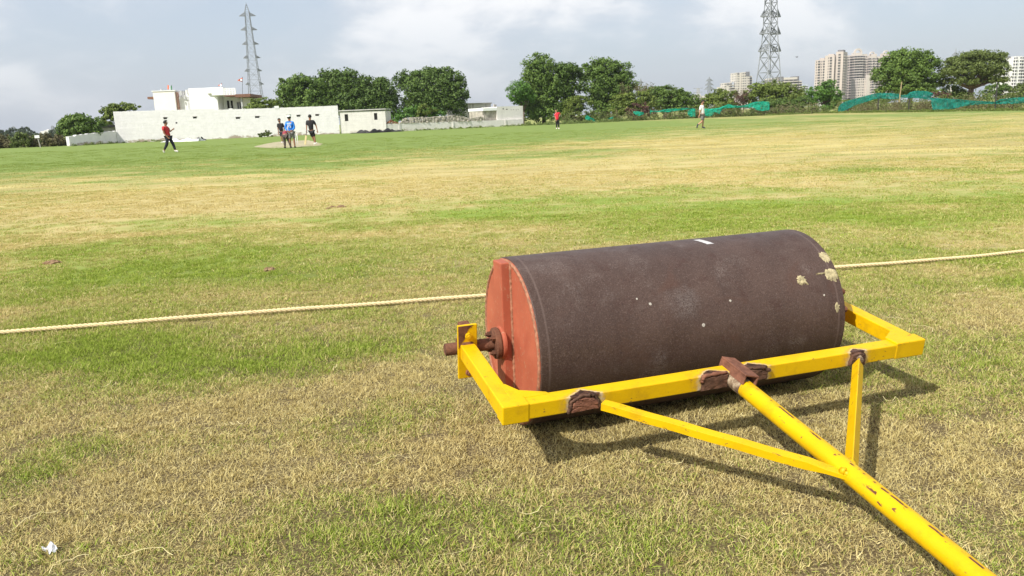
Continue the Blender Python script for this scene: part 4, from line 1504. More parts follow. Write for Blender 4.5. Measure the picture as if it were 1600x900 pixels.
def proj_x(P):
    d = np.asarray(P, float) - C0
    return 800 + F_PX * (d @ RT) / (d @ FWD)


wall = thing('white_wall', 'long tall whitewashed boundary wall with small dark drain slots', 'wall', A, rzw)
wall['kind'] = 'thing'
tops = []
for (px, py) in ((183.5, 174.2), (220, 173.2), (338, 169.6), (341, 171.4), (430, 168.6), (531, 164.8)):
    s, dp = wall_s(px)
    tops.append((s, hgt(px, py, dp)))
tx_, tz_ = zip(*tops)
slots = []
for (px, py, wpx) in ((262.5, 184.6, 5.2), (308.5, 183.6, 5.4), (375, 184.3, 6.0), (405, 182.8, 6.2), (468.8, 180.9, 5.2), (498, 179.7, 5.2)):
    s, dp = wall_s(px)
    z = hgt(px, py, dp)
    hw = wpx * dp / F_PX / 2
    slots.append((s - hw, s + hw, z - 0.10, z + 0.10))
wm = wall_mesh(LW, lambda x: float(np.interp(x, tx_, tz_)), 0.35, slots, 0.30, 90, 0.012, 1)
wm.build('masonry', M['white_wall'], wall)
for i, sl in enumerate(slots):
    d = MB()
    d.box(sl[0] + 0.004, sl[1] - 0.004, 0.16, 0.29, sl[2] + 0.004, sl[3] - 0.004)
    d.build('drain_slot_shade', M['dark'], wall)  # near-black block paints the shade inside the slot
    c = MB()
    c.box(sl[0] - 0.03, sl[1] + 0.05, -0.055, -0.002, sl[3] + 0.002, sl[3] + 0.055)
    c.build('drip_ledge', M['concrete'], wall)
s, dp = wall_s(436.5)
c = MB()
c.box(s - 0.26, s + 0.26, -0.04, 0.40, hgt(436, 168.8, dp) - 0.05, hgt(436, 165.4, dp))
c.build('coping_block', M['house'], wall)

# low ragged stretch of the same wall at its left end
LA, LB = at(109.5, 228, 84.0), at(183.2, 223.4, 91.9)
A, L_, rz = frame_of(LA, LB)
lw = thing('low_white_wall', 'low stretch of stained white wall under the overhanging bush', 'wall', A, rz)
lw['kind'] = 'thing'
zt = [(0, hgt(109, 213.2, 84)), (L_ * 0.25, hgt(128, 210.5, 86)), (L_ * 0.6, hgt(154, 207.2, 89)), (L_, hgt(183, 204.6, 91.9))]
wall_mesh(L_, lambda x: float(np.interp(x, *zip(*zt))), 0.35, (), 0.2, 26, 0.03, 2).build('masonry', M['white_wall'], lw)

# dark roofed lean-to behind the low wall
b0 = at(150, 205, 94.0)
b1 = at(184, 205, 95.5)
A, L_, rz = frame_of(b0, b1)
sh = thing('lean_to_shed', 'small grey lean-to with dark roof behind the low wall', 'shed', A, rz)
m = MB()
zt = hgt(160, 199.5, 94.5)
m.box(0, L_ + 1.0, 0, 2.4, -0.1, zt)
m.build('shed_wall', M['concrete'], sh)
m = MB()
m.box(-0.2, L_ + 1.2, -0.35, 2.6, zt + 0.004, zt + 0.30)
m.build('roof', M['ironbar'], sh, bevel=0.02)
m = MB()
m.beam((-0.45, -0.2, 0), (-0.05, -0.2, zt + 0.2), 0.14, 0.14)
m.build('prop', M['concrete'], sh)

# little flat-roofed white shed with two openings
SA, SB = at(532.5, 207, 98.7), at(604, 205.2, 98.4)
A, L_, rz = frame_of(SA, SB)
shed = thing('white_shed', 'low flat roofed whitewashed shed with two dark window openings', 'shed', A, rz)
k = L_ / (604 - 532.5)
ztL, ztR = hgt(534, 174.6, 98.7), hgt(604, 172.8, 98.4)
ops = []
for (xa, xb, ya, yb) in ((540.5, 546.0, 178.4, 189.2), (586.3, 591.4, 176.6, 187.2)):
    ops.append(((xa - 532.5) * k, (xb - 532.5) * k, hgt((xa + xb) / 2, yb, 98.5), hgt((xa + xb) / 2, ya, 98.5)))
m = wall_mesh(L_, lambda x: ztL + (ztR - ztL) * x / L_, 0.3, ops, 0.22, 30, 0.0, 3)
m.box(0.001, 0.3, 0.301, 3.4, -0.1, ztL - 0.02)
m.box(L_ - 0.3, L_ - 0.001, 0.301, 3.4, -0.1, ztR - 0.02)
m.box(0.301, L_ - 0.301, 3.1, 3.4, -0.1, ztL - 0.02)
m.build('masonry', M['shed_wall'], shed)
m = MB()
m.box(-0.12, L_ + 0.12, -0.16, 3.5, ztL + 0.05, ztL + 0.17)
m.build('roof_slab', M['slab'], shed, bevel=0.02)
for o in ops:
    w_ = MB()
    w_.box(o[0] + 0.005, o[1] - 0.005, 0.19, 0.215, o[2] + 0.005, o[3] - 0.005)
    wo_ = w_.build('window', M['dark'], shed)  # near-black panel paints the unlit inside of the shed
    f_ = MB()
    f_.box(o[0] + 0.004, o[0] + 0.05, 0.05, 0.09, o[2] + 0.004, o[3] - 0.004)
    f_.box(o[1] - 0.05, o[1] - 0.004, 0.05, 0.09, o[2] + 0.004, o[3] - 0.004)
    for q in range(2):
        xx = o[0] + (o[1] - o[0]) * (q + 1) / 3
        f_.box(xx - 0.012, xx + 0.012, 0.06, 0.08, o[2] + 0.004, o[3] - 0.004)
    f_.build('window_frame', M['ironbar'], wo_)

# low grey-white wall with pilasters from the shed to the far corner
GA, GB = at(604.5, 205.2, 98.5), at(818, 195.6, 109.0)
A, L_, rz = frame_of(GA, GB)
low = thing('low_grey_wall', 'low grey whitewashed block wall with stone piled on top', 'wall', A, rz)
low['kind'] = 'thing'


def low_s(px):
    best = min(np.linspace(-0.1, 1.1, 1201), key=lambda s: abs(proj_x(GA + (GB - GA) * s) - px))
    return best * L_, (GA + (GB - GA) * best)[1]


zl = []
for px, py in ((604.5, 193.6), (700, 190.6), (818, 186.0)):
    s, dp = low_s(px)
    zl.append((s, hgt(px, py, dp)))
wall_mesh(L_, lambda x: float(np.interp(x, *zip(*zl))), 0.34, (), 0.2, 60, 0.012, 4).build('masonry', M['low_wall'], low)
for px in (624.5, 708, 790):
    s, dp = low_s(px)
    m = MB()
    m.box(s - 0.10, s + 0.10, -0.07, -0.002, -0.1, float(np.interp(s, *zip(*zl))) + 0.04)
    m.build('pilaster', M['low_wall'], low)
# rubble courses laid loose on top
r = np.random.default_rng(11)
pat = [(627, 191), (633, 185.8), (640, 183.4), (660, 182.8), (662, 184.0), (680, 182.2), (703, 180.9), (718, 181.2), (730, 184.2), (744, 183.2), (757, 180.2), (757.5, 188.0)]
stones = MB()
s0, s1 = low_s(627)[0], low_s(757)[0]
x = s0
while x < s1:
    wst = r.uniform(0.22, 0.5)
    px = 627 + (757 - 627) * (x - s0) / (s1 - s0)
    dp = low_s(px)[1]
    zb = float(np.interp(x, *zip(*zl)))
    ztop = hgt(px, float(np.interp(px, *zip(*pat))), dp)
    z = zb
    while z < ztop - 0.05:
        hh = min(r.uniform(0.16, 0.30), max(0.10, ztop - z))
        ww = wst * r.uniform(0.8, 1.1)
        Mx = Matrix.Translation((x + r.normal(0, 0.03), 0.15 + r.normal(0, 0.04), z + hh / 2)) @ Matrix.Rotation(r.normal(0, 0.10), 4, 'Y') @ Matrix.Rotation(r.normal(0, 0.2), 4, 'Z')
        vs = []
        for cz in (-1, 1):
            for (cx_, cy_) in ((-1, -1), (1, -1), (1, 1), (-1, 1)):
                vs.append(Mx @ Vector((cx_ * ww / 2 * r.uniform(0.75, 1.05), cy_ * 0.17 * r.uniform(0.8, 1.1), cz * hh / 2 * r.uniform(0.85, 1.05))))
        stones.add(vs, [(0, 3, 2, 1), (4, 5, 6, 7), (0, 1, 5, 4), (1, 2, 6, 5), (2, 3, 7, 6), (3, 0, 4, 7)])
        z += hh * 0.95
    x += wst * 0.92
o = stones.build('rubble_stones', M['rubble'], low, bevel=0.02)
o['kind'] = 'stuff'
br = MB()
for q in range(40):
    px = r.uniform(606, 622)
    s, dp = low_s(px)
    z = float(np.interp(s, *zip(*zl))) + r.uniform(0, 0.45) * math.sin((px - 606) / 16 * math.pi)
    br.box(-0.12, 0.12, -0.06, 0.06, -0.04, 0.04, Matrix.Translation((s, 0.16 + r.normal(0, 0.06), z + 0.04)) @ Matrix.Rotation(r.uniform(0, 3), 4, 'Z') @ Matrix.Rotation(r.normal(0, 0.25), 4, 'X'))
o = br.build('loose_bricks', simple('red_brick', (0.36, 0.17, 0.10), 0.95, 0.3, 6.0), low)
o['kind'] = 'stuff'

# end building: taller corner wall with a row of vents, and a stained wall behind
s0, d0 = low_s(777.5)
s1, d1 = low_s(818)
EA = GA + (GB - GA) * (s0 / L_)
A, Le, rze = frame_of(EA, GB)
A = A + Vector((0, 0.36, 0))
endb = thing('corner_store', 'square grey walled corner store with small vent holes near its top', 'shed', A, rze)
ztl, ztr = hgt(778, 166.6, d0), hgt(818, 165.0, d1)
vents = []
for i, (px, py, hw) in enumerate(((787.5, 170.2, 2.2), (793.0, 170.8, 2.4), (799.5, 171.6, 0.8), (803.5, 171.2, 0.8), (807.5, 171.9, 0.8), (811, 171.2, 0.8))):
    s = (px - 777.5) / (818 - 777.5) * Le
    z = hgt(px, py, (d0 + d1) / 2)
    kx = Le / 40.5
    vents.append((s - hw * kx * 0.5, s + hw * kx * 0.5, z - 0.06, z + 0.07))
m = wall_mesh(Le, lambda x: ztl + (ztr - ztl) * x / Le, 0.3, vents, 0.2, 24, 0.0, 5)
m.box(Le - 0.3, Le - 0.001, 0.301, 4.2, -0.1, ztr - 0.01)
m.box(0.001, 0.3, 0.301, 4.2, -0.1, ztl - 0.01)
m.build('masonry', M['low_wall'], endb)
for v in vents:
    d = MB()
    d.box(v[0] + 0.003, v[1] - 0.003, 0.10, 0.19, v[2] + 0.003, v[3] - 0.003)
    d.build('vent_hole_shade', M['dark'], endb)  # black filling puts the hole's inner shade into colour
m = MB()
m.box(-0.001 - 20.5 * Le / 40.5, -0.001, 0.25, 3.9, -0.1, hgt(767, 173.2, d0))
m.build('side_block', M['rubble'], endb)
m = MB()
m.box(-0.003 - 21.0 * Le / 40.5, -0.003, 0.0, 4.1, hgt(767, 173.0, d0), hgt(767, 168.4, d0))
m.build('white_roof_slab', M['house'], endb, bevel=0.02)
m = MB()
for px, hh in ((781.0, 4.0), (783.5, 3.5)):
    s = (px - 777.5) * Le / 40.5
    m.box(s - 0.09, s + 0.09, 1.2, 1.4, ztl + 0.0, ztl + hh * 0.09)
m.build('roof_stub', M['concrete'], endb)

b0, b1 = at(727, 190, 121), at(768, 190, 124)
A, L_, rz = frame_of(b0, b1)
sb = thing('stained_store', 'weather stained white store with blackened roof edge behind the rubble wall', 'shed', A, rz)
zt = hgt(740, 162.6, 122)
m = MB()
m.box(0, L_, 0, 5, -0.1, zt)
m.build('masonry', M['stain_wall'], sb)
m = MB()
m.box(-0.15, L_ + 0.15, -0.15, 5.15, zt + 0.003, zt + 0.16)
m.build('roof_slab', M['concrete'], sb)
m = MB()
for q in range(5):
    xx = L_ * (0.55 + 0.42 * q / 4)
    m.box(xx - 0.25, xx + 0.25, -1.2 + q * 0.02, -0.2, -0.1, zt * (0.45 + 0.10 * q))
m.build('outside_stair', M['stain_wall'], sb)

# dark sheet lying at the foot of the shed, pale tarp rolled at the foot of the tall wall
def lying_sheet(name, label, cat, pxs, mat, wdt, hgt_, seed, dy=-0.5):
    r = np.random.default_rng(seed)
    m = MB()
    P_ = [ground_at(*q) for q in pxs]
    P_ = np.array(P_)
    t = np.linspace(0, 1, 60)
    tt = np.linspace(0, 1, len(P_))
    cx_, cy_ = np.interp(t, tt, P_[:, 0]), np.interp(t, tt, P_[:, 1])
    vs, n = [], 8
    ph = r.random(4) * 6
    for i in range(60):
        k = (0.45 + 0.55 * abs(math.sin(i * 0.23 + ph[0]))) * min(1, 4 * t[i], 4 * (1 - t[i]) + 0.05)
        for j in range(n):
            a = math.pi * j / (n - 1)
            vs.append((cx_[i], cy_[i] + wdt * math.cos(a) * (0.8 + 0.3 * math.sin(i * 0.5 + ph[1])), hgt_ * k * math.sin(a) * (1 + 0.25 * math.sin(i * 0.9 + j)) - 0.01))
    m.add(vs, [(i * n + j, i * n + j + 1, (i + 1) * n + j + 1, (i + 1) * n + j) for i in range(59) for j in range(n - 1)])
    return tag(m.build(name, mat, None, True), label, cat)


lying_sheet('black_sheet', 'crumpled black plastic sheet along the foot of the white shed', 'sheet', ((545, 208.6), (575, 208.2), (605, 206.6), (632, 205.2)), M['tarp_dark'], 0.5, 0.42, 2)
lying_sheet('white_tarp', 'rumpled white tarp lying along the foot of the tall wall', 'tarp', ((251, 222.4), (268, 221.6), (290, 221.0), (312, 220.2), (321, 219.3)), M['house'], 0.5, 0.30, 3)
lying_sheet('dark_bundle', 'dark cloth bundle at the right end of the white tarp', 'bundle', ((306, 220.0), (312, 219.8), (322, 219.2)), M['tarp_dark'], 0.35, 0.36, 5)

# ------------------------------------------------------------------ white house behind the tall wall
HD = 118.0
hk = HD / F_PX * 1.01
hb = at(319, 190, HD)
house = thing('white_house', 'white flat roofed house with brown canopies above the tall wall', 'house', (hb[0], HD, 0), R_(4))


def hx(px):
    return (px - 319) * hk


def hz_(px, py):
    return hgt(px, py, HD)


def hbox(name, px0, px1, y0, y1, pyb, pyt, mat, bevel=0.0):
    pc = (px0 + px1) / 2
    m = MB()
    zb = 0.0 if pyb is None else hz_(pc, pyb)
    m.box(hx(px0), hx(px1), y0, y1, zb, hz_(pc, pyt))
    return m.build(name, mat, house, bevel=bevel)


wa_ = hbox('stair_tower', 249.5, 281, 0.0, 5.0, None, 142.6, M['house_cream'], 0.02)
m = MB(); m.box(hx(248), hx(282.5), -0.10, 5.1, hz_(265, 142.5) + 0.003, hz_(265, 141.2)); m.build('roof_slab', M['house'], house)
hbox('brown_canopy', 238.5, 249.2, 0.6, 3.6, 154.4, 150.8, M['brown_trim'], 0.02)
hbox('orange_pier', 281.3, 283.0, 0.3, 1.2, None, 143.5, M['orange_strip'])
hbox('link_wall', 283.3, 298.3, 0.9, 5.0, None, 150.5, M['house'])
hbox('link_parapet', 295.5, 302.0, 0.5, 0.88, 151.0, 139.8, M['house'])
hbox('grey_panel', 296.8, 302.5, 0.42, 0.88, None, 157.5, M['house_grey'])
pv = MB()
for (xa, xb, ya, yb) in ((296.8, 301.2, 151.4, 155.6), (297.6, 301.0, 139.8, 147.2), (287.6, 290.4, 141.8, 148.8), (286.2, 287.2, 150.8, 155.6), (292.2, 294.8, 148.6, 154.8)):
    pv.box(hx(xa), hx(xb), 0.30, 0.41, hz_(xa, yb), hz_(xa, ya))
o = pv.build('vent_grille', M['house_grey'], house)
rl = MB()
for i in range(5):
    xx = hx(286.5 + i * 2.6)
    rl.box(xx - 0.02, xx + 0.02, 1.1, 1.14, hz_(290, 150.4), hz_(290, 141.8))
rl.box(hx(286), hx(297.5), 1.09, 1.15, hz_(290, 141.8), hz_(290, 141.3))
rl.build('stair_railing', M['ironbar'], house)
mbk = hbox('front_block', 302.6, 343.6, -0.4, 6.5, None, 137.4, M['house'], 0.02)
hbox('parapet_box', 330.0, 337.4, -0.75, -0.404, 146.2, 137.8, M['house'], 0.02)
hbox('upper_block', 337.6, 355.0, -0.9, 5.5, 149.0, 136.6, M['house'], 0.02)
hbox('porch_back_wall', 343.8, 376.0, 2.4, 6.4, None, 149.2, M['house'])
hbox('balcony_slab', 355.2, 372.0, -0.9, 3.5, 150.6, 148.6, M['brown_trim'], 0.01)
hbox('ceiling_slab', 343.8, 372.0, -0.6, 2.39, 149.1, 148.7, M['house'])
bl = MB()
xs_ = np.linspace(355.4, 371.5, 9)
for i, xx in enumerate(xs_):
    x_ = hx(xx)
    wd = 0.10 if i % 2 == 0 else 0.035
    bl.box(x_ - wd, x_ + wd, -0.86, -0.76, hz_(363, 148.6) + 0.005, hz_(363, 138.4))
for pyy in (138.4, 142.0, 145.6):
    bl.box(hx(355.3), hx(371.6), -0.855, -0.765, hz_(363, pyy) , hz_(363, pyy) + 0.07)
bl.build('balcony_railing', M['house'], house)
dn = hbox('door', 349.5, 352.4, 2.28, 2.397, None, 156.5, M['dark'])
hbox('door', 355.2, 357.6, 2.28, 2.397, None, 156.5, M['dark'])
wn = MB()
xa, xb, za, zb = hx(364.5), hx(370.5), hz_(367, 170), hz_(367, 159.5)
wn.box(xa, xb, 2.30, 2.396, za, zb)
wno = wn.build('window', M['glass'], house)
wf = MB()
for xx in (xa - 0.03, (xa + xb) / 2, xb + 0.03):
    wf.box(xx - 0.05, xx + 0.05, 2.24, 2.298, za - 0.06, zb + 0.06)
wf.box(xa + 0.022, xb - 0.022, 2.25, 2.297, zb, zb + 0.08)
wf.build('window_frame', M['house_grey'], wno)
hbox('porch_wall', 376.2, 388.0, 1.4, 6.0, None, 152.2, M['house'])
hbox('grey_end_wall', 388.2, 392.0, 2.4, 6.0, None, 152.2, M['house_grey'])
hbox('porch_column', 377.6, 379.6, -0.5, -0.1, None, 152.0, M['house_grey'])
hbox('brown_canopy', 371.6, 393.8, -1.0, 6.2, 151.8, 147.0, M['brown_trim'], 0.02)
hbox('step_block', 357.8, 363.5, -0.3, 1.4, None, 169.5, M['house'])
tk = MB()
tk.box(hx(257.6), hx(259.0), 1.0, 1.4, hz_(258, 141.1), hz_(258, 138.2))
tk.build('roof_stub', M['house_grey'], house)


def flag(name, label, px_pole, py0, py1, px_tip, py_a, py_b, mats, depth, tri=True, group=None):
    b = at(px_pole, py0, depth)
    t = thing(name, label, 'flag', b, 0, group)
    top = at(px_pole - 0.4, py1, depth) - b
    m = MB()
    m.tube([(0, 0, 0), tuple(top)], 0.025, 6)
    m.build('pole', M['ironbar'], t)
    n = 10
    for k, mt in enumerate(mats):
        vs = []
        f0, f1 = k / len(mats), (k + 1) / len(mats)
        for i in range(n + 1):
            f = i / n
            px = px_pole + (px_tip - px_pole) * (f0 + (f1 - f0) * f if not tri else f)
            fa = (px - px_pole) / (px_tip - px_pole)
            ya = py_a + ((py_b - py_a) * 0.62 * fa if tri else 0.6 * math.sin(fa * 5))
            yb = py_b - ((py_b - py_a) * 0.30 * fa if tri else -0.5 * math.sin(fa * 5))
            yy = 0.10 * math.sin(fa * 6)
            a, c = at(px, ya, depth) - b, at(px, yb, depth) - b
            vs += [(a[0], yy, a[2]), (c[0], yy, c[2])]
        m = MB()
        m.add(vs, [(2 * i, 2 * i + 1, 2 * i + 3, 2 * i + 2) for i in range(n)])
        o = m.build('cloth', M[mt], t)
        sm = o.modifiers.new('thickness', 'SOLIDIFY')
        sm.thickness = 0.015
    if tri:
        m = MB()
        c = at(px_pole - (px_pole - px_tip) * 0.28, (py_a + py_b) / 2 + 0.6, depth) - b
        vs = [(c[0] + 0.16 * math.cos(q), -0.07, c[2] + 0.16 * math.sin(q)) for q in [i * math.pi / 4 for i in range(8)]]
        m.add(vs + [(x_, 0.07, z_) for (x_, _, z_) in vs], [tuple(range(8)), tuple(range(15, 7, -1))] + [(i, 8 + i, 8 + (i + 1) % 8, (i + 1) % 8) for i in range(8)])
        m.build('emblem', M['white_cloth'], t)
    return t


flag('rooftop_flag', 'tricolour flag of orange, white and green on the cream stair tower', 268.6, 141.5, 132.5, 262.0, 133.5, 140.0, ['green_flag', 'white_cloth', 'saffron'], HD + 2, False)
flag('rooftop_flag', 'small saffron pennant just above the white parapet', 346.8, 140.0, 129.5, 341.2, 130.0, 135.6, ['saffron'], HD + 3)
flag('rooftop_flag', 'larger saffron pennant on a thin mast beside the lattice pylon', 379.0, 147.0, 119.8, 371.6, 120.6, 128.2, ['saffron'], HD + 1)

# ------------------------------------------------------------------ lattice pylons
def pylon(name, label, base_px, depth, Hm, prof, arms, yaw, mat, group=None, peak=True, thick=1.0, base_z=0.0, rise=0.55):
    b = at(base_px, 180, depth)
    t = thing(name, label, 'pylon', (b[0], depth, base_z), yaw, group)

    def wid(z):
        return float(np.interp(z, [q[0] for q in prof], [q[1] for q in prof])) / (abs(math.cos(yaw)) + abs(math.sin(yaw)))
    zt = arms[-1][0] + 1.2 if peak else Hm
    lv = [0.0]
    while lv[-1] < zt:
        lv.append(lv[-1] + max(1.9, wid(lv[-1]) * 0.95))
    lv[-1] = zt
    lt = 0.15 * thick
    for (sx_, sy_) in ((-1, -1), (1, -1), (1, 1), (-1, 1)):
        m = MB()
        pts_ = [(sx_ * wid(z) / 2, sy_ * wid(z) / 2, z) for z in lv]
        for a, c in zip(pts_[:-1], pts_[1:]):
            m.beam(a, c, lt, lt)
        m.build('leg', mat, t)
    m = MB()
    bt = 0.075 * thick
    for z0, z1 in zip(lv[:-1], lv[1:]):
        w0, w1 = wid(z0) / 2, wid(z1) / 2
        cs = ((-1, -1), (1, -1), (1, 1), (-1, 1))
        for k in range(4):
            a, c = cs[k], cs[(k + 1) % 4]
            m.beam((a[0] * w0, a[1] * w0, z0), (c[0] * w1, c[1] * w1, z1), bt, bt)
            m.beam((c[0] * w0, c[1] * w0, z0), (a[0] * w1, a[1] * w1, z1), bt, bt)
            m.beam((a[0] * w1, a[1] * w1, z1), (c[0] * w1, c[1] * w1, z1), bt, bt)
            if w0 > 1.6:
                mm = ((a[0] + c[0]) / 2 * (w0 + w1) / 2, (a[1] + c[1]) / 2 * (w0 + w1) / 2, (z0 + z1) / 2)
                m.beam((a[0] * (w0 + w1) / 2, a[1] * (w0 + w1) / 2, (z0 + z1) / 2), mm, bt * 0.8, bt * 0.8)
                m.beam((c[0] * (w0 + w1) / 2, c[1] * (w0 + w1) / 2, (z0 + z1) / 2), mm, bt * 0.8, bt * 0.8)
    o = m.build('lattice_bracing', mat, t)
    o['kind'] = 'stuff'
    for (z, reach) in arms:
        for s in (-1, 1):
            m = MB()
            ww = wid(z) / 2
            tip = (s * reach, 0, z)
            hh = rise * (reach - ww) + 0.9 * rise
            for sy_ in (-1, 1):
                m.beam((s * ww, sy_ * ww, z), tip, 0.18 * thick, 0.18 * thick)
                m.beam((s * wid(z + hh) / 2, sy_ * wid(z + hh) / 2, z + hh), tip, 0.16 * thick, 0.16 * thick)
                for q in range(1, 4):
                    f = q / 4
                    a = Vector((s * ww, sy_ * ww, z)).lerp(Vector(tip), f)
                    c = Vector((s * wid(z + hh) / 2, sy_ * wid(z + hh) / 2, z + hh)).lerp(Vector(tip), f)
                    d = Vector((s * wid(z + hh) / 2, sy_ * wid(z + hh) / 2, z + hh)).lerp(Vector(tip), max(0, f - 0.25))
                    m.beam(a, c, 0.10 * thick, 0.10 * thick)
                    m.beam(a, d, 0.10 * thick, 0.10 * thick)
            for q in range(0, 4):
                f = q / 4
                a = Vector((s * ww, -ww, z)).lerp(Vector(tip), f)
                c = Vector((s * ww, ww, z)).lerp(Vector(tip), f)
                m.beam(a, c, 0.10 * thick, 0.10 * thick)
            m.build('cross_arm', mat, t)
    if peak:
        m = MB()
        ww = wid(zt) / 2
        for (sx_, sy_) in ((-1, -1), (1, -1), (1, 1), (-1, 1)):
            m.beam((sx_ * ww, sy_ * ww, zt), (sx_ * 0.05, sy_ * 0.05, Hm - 0.6), 0.12 * thick, 0.12 * thick)
        for q in range(1, 4):
            f = q / 4.5
            z0 = zt + (Hm - zt) * f
            w_ = ww * (1 - f)
            for (a, c) in (((-1, -1), (1, -1)), ((1, -1), (1, 1)), ((1, 1), (-1, 1)), ((-1, 1), (-1, -1))):
                m.beam((a[0] * w_, a[1] * w_, z0), (c[0] * w_, c[1] * w_, z0), 0.07 * thick, 0.07 * thick)
        m.tube([(0, 0, Hm - 0.9), (0, 0, Hm)], 0.06 * thick, 6)
        m.build('peak', mat, t)
    return t


D1 = 250.0
k1 = D1 / F_PX
zz1 = lambda py: at(396, py, D1)[2]
pylon('lattice_pylon', 'whole grey lattice pylon with six tiers of arms behind the white house', 403, D1, zz1(3), [(0, 25.5 * k1), (zz1(158), 21.5 * k1), (zz1(132), 18.5 * k1), (zz1(69), 11.5 * k1), (zz1(24), 7.0 * k1)],
      [(zz1(132), 13.2 * k1), (zz1(111), 12.6 * k1), (zz1(90.5), 12.2 * k1), (zz1(69), 12.0 * k1), (zz1(46.5), 11.8 * k1), (zz1(24.5), 11.8 * k1)], R_(8), M['steel'], 'lattice pylons', True, 0.72, 0.0, 0.36)
D2 = 160.0
k2 = D2 / F_PX
zz2 = lambda py: at(1200, py, D2)[2]
pylon('lattice_pylon', 'nearer dark lattice pylon cut off by the top of the photo', 1199.5, D2, zz2(-150), [(0, 46 * k2), (zz2(132), 33 * k2), (zz2(80), 23.5 * k2), (zz2(53), 19.5 * k2), (zz2(26), 17.5 * k2), (zz2(-120), 8 * k2)],
      [(zz2(80), 20.5 * k2), (zz2(53), 19.0 * k2), (zz2(26), 18.0 * k2), (zz2(-2), 17.0 * k2), (zz2(-40), 14.6 * k2), (zz2(-78), 14.6 * k2)], R_(21), M['steel'], 'lattice pylons', True, 1.05)
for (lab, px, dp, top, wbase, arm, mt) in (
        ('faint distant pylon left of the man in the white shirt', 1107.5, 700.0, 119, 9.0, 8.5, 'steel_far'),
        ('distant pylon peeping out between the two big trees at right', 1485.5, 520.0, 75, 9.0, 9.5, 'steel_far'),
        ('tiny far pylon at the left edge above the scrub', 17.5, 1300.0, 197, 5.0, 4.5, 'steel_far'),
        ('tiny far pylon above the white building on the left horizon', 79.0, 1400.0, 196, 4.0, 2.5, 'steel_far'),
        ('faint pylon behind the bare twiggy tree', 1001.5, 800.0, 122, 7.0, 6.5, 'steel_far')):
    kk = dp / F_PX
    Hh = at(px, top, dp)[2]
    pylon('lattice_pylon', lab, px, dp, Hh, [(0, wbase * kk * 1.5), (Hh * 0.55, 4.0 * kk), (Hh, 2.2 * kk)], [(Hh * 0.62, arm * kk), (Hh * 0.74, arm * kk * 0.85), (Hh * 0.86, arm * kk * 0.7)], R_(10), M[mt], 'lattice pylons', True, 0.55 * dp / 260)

# two-armed electricity pole
b = at(1090.5, 165, 330)
t = thing('electricity_pole', 'pale electricity pole with cross arms beside the distant pylon', 'pole', (b[0], 330, 0))
Hh = at(1090, 138, 330)[2]
m = MB(); m.beam((-0.5, 0, 0), (-0.35, 0, Hh), 0.32, 0.32); m.beam((0.5, 0, 0), (0.35, 0, Hh), 0.32, 0.32); m.build('pole', M['concrete'], t)
for z in (Hh, Hh - 1.6):
    m = MB(); m.beam((-1.9, 0.2, z), (1.9, 0.2, z), 0.18, 0.18); m.build('cross_arm', M['steel_far'], t)

# ------------------------------------------------------------------ apartment towers
def block(mbs, x0, x1, y0, y1, h, z0, fl, cols, style, sides='fl'):
    """one tower block: adds walls, windows, balcony slabs to the lists in mbs"""
    mbs['wall'].box(x0, x1, y0, y1, z0, h)
    nf = max(1, int((h - z0) / fl))
    for (face, n) in (('f', cols), ('r', max(2, int(cols * (y1 - y0) / (x1 - x0)))), ('l', max(2, int(cols * (y1 - y0) / (x1 - x0))))):
        W = (x1 - x0) if face == 'f' else (y1 - y0)
        for i in range(nf):
            zb = z0 + i * fl
            for c in range(n):
                a, e = W * (c + 0.20) / n, W * (c + 0.80) / n
                mode = style[c % len(style)]
                if mode == '-':
                    continue
                zl, zh = (zb + 1.0, zb + 2.35) if mode == 'w' else (zb + 0.95, zb + 2.75)
                if mode == 's':
                    a, e = W * (c + 0.36) / n, W * (c + 0.64) / n
                if mode == 'B':
                    a, e = W * (c + 0.04) / n, W * (c + 0.96) / n
                if face == 'f':
                    mbs['window'].box(x0 + a, x0 + e, y0 - 0.06, y0 - 0.004, zl, zh)
                    if mode in 'bB':
                        mbs['balcony'].box(x0 + a - 0.15, x0 + e + 0.15, y0 - 1.3, y0 - 0.005, zb, zb + 0.92)
                elif face == 'r':
                    mbs['window'].box(x1 + 0.004, x1 + 0.06, y0 + a, y0 + e, zl, zh)
                    if mode in 'bB':
                        mbs['balcony'].box(x1 + 0.005, x1 + 1.3, y0 + a - 0.15, y0 + e + 0.15, zb, zb + 0.92)
                else:
                    mbs['window'].box(x0 - 0.06, x0 - 0.004, y0 + a, y0 + e, zl, zh)
                    if mode in 'bB':
                        mbs['balcony'].box(x0 - 1.3, x0 - 0.005, y0 + a - 0.15, y0 + e + 0.15, zb, zb + 0.92)


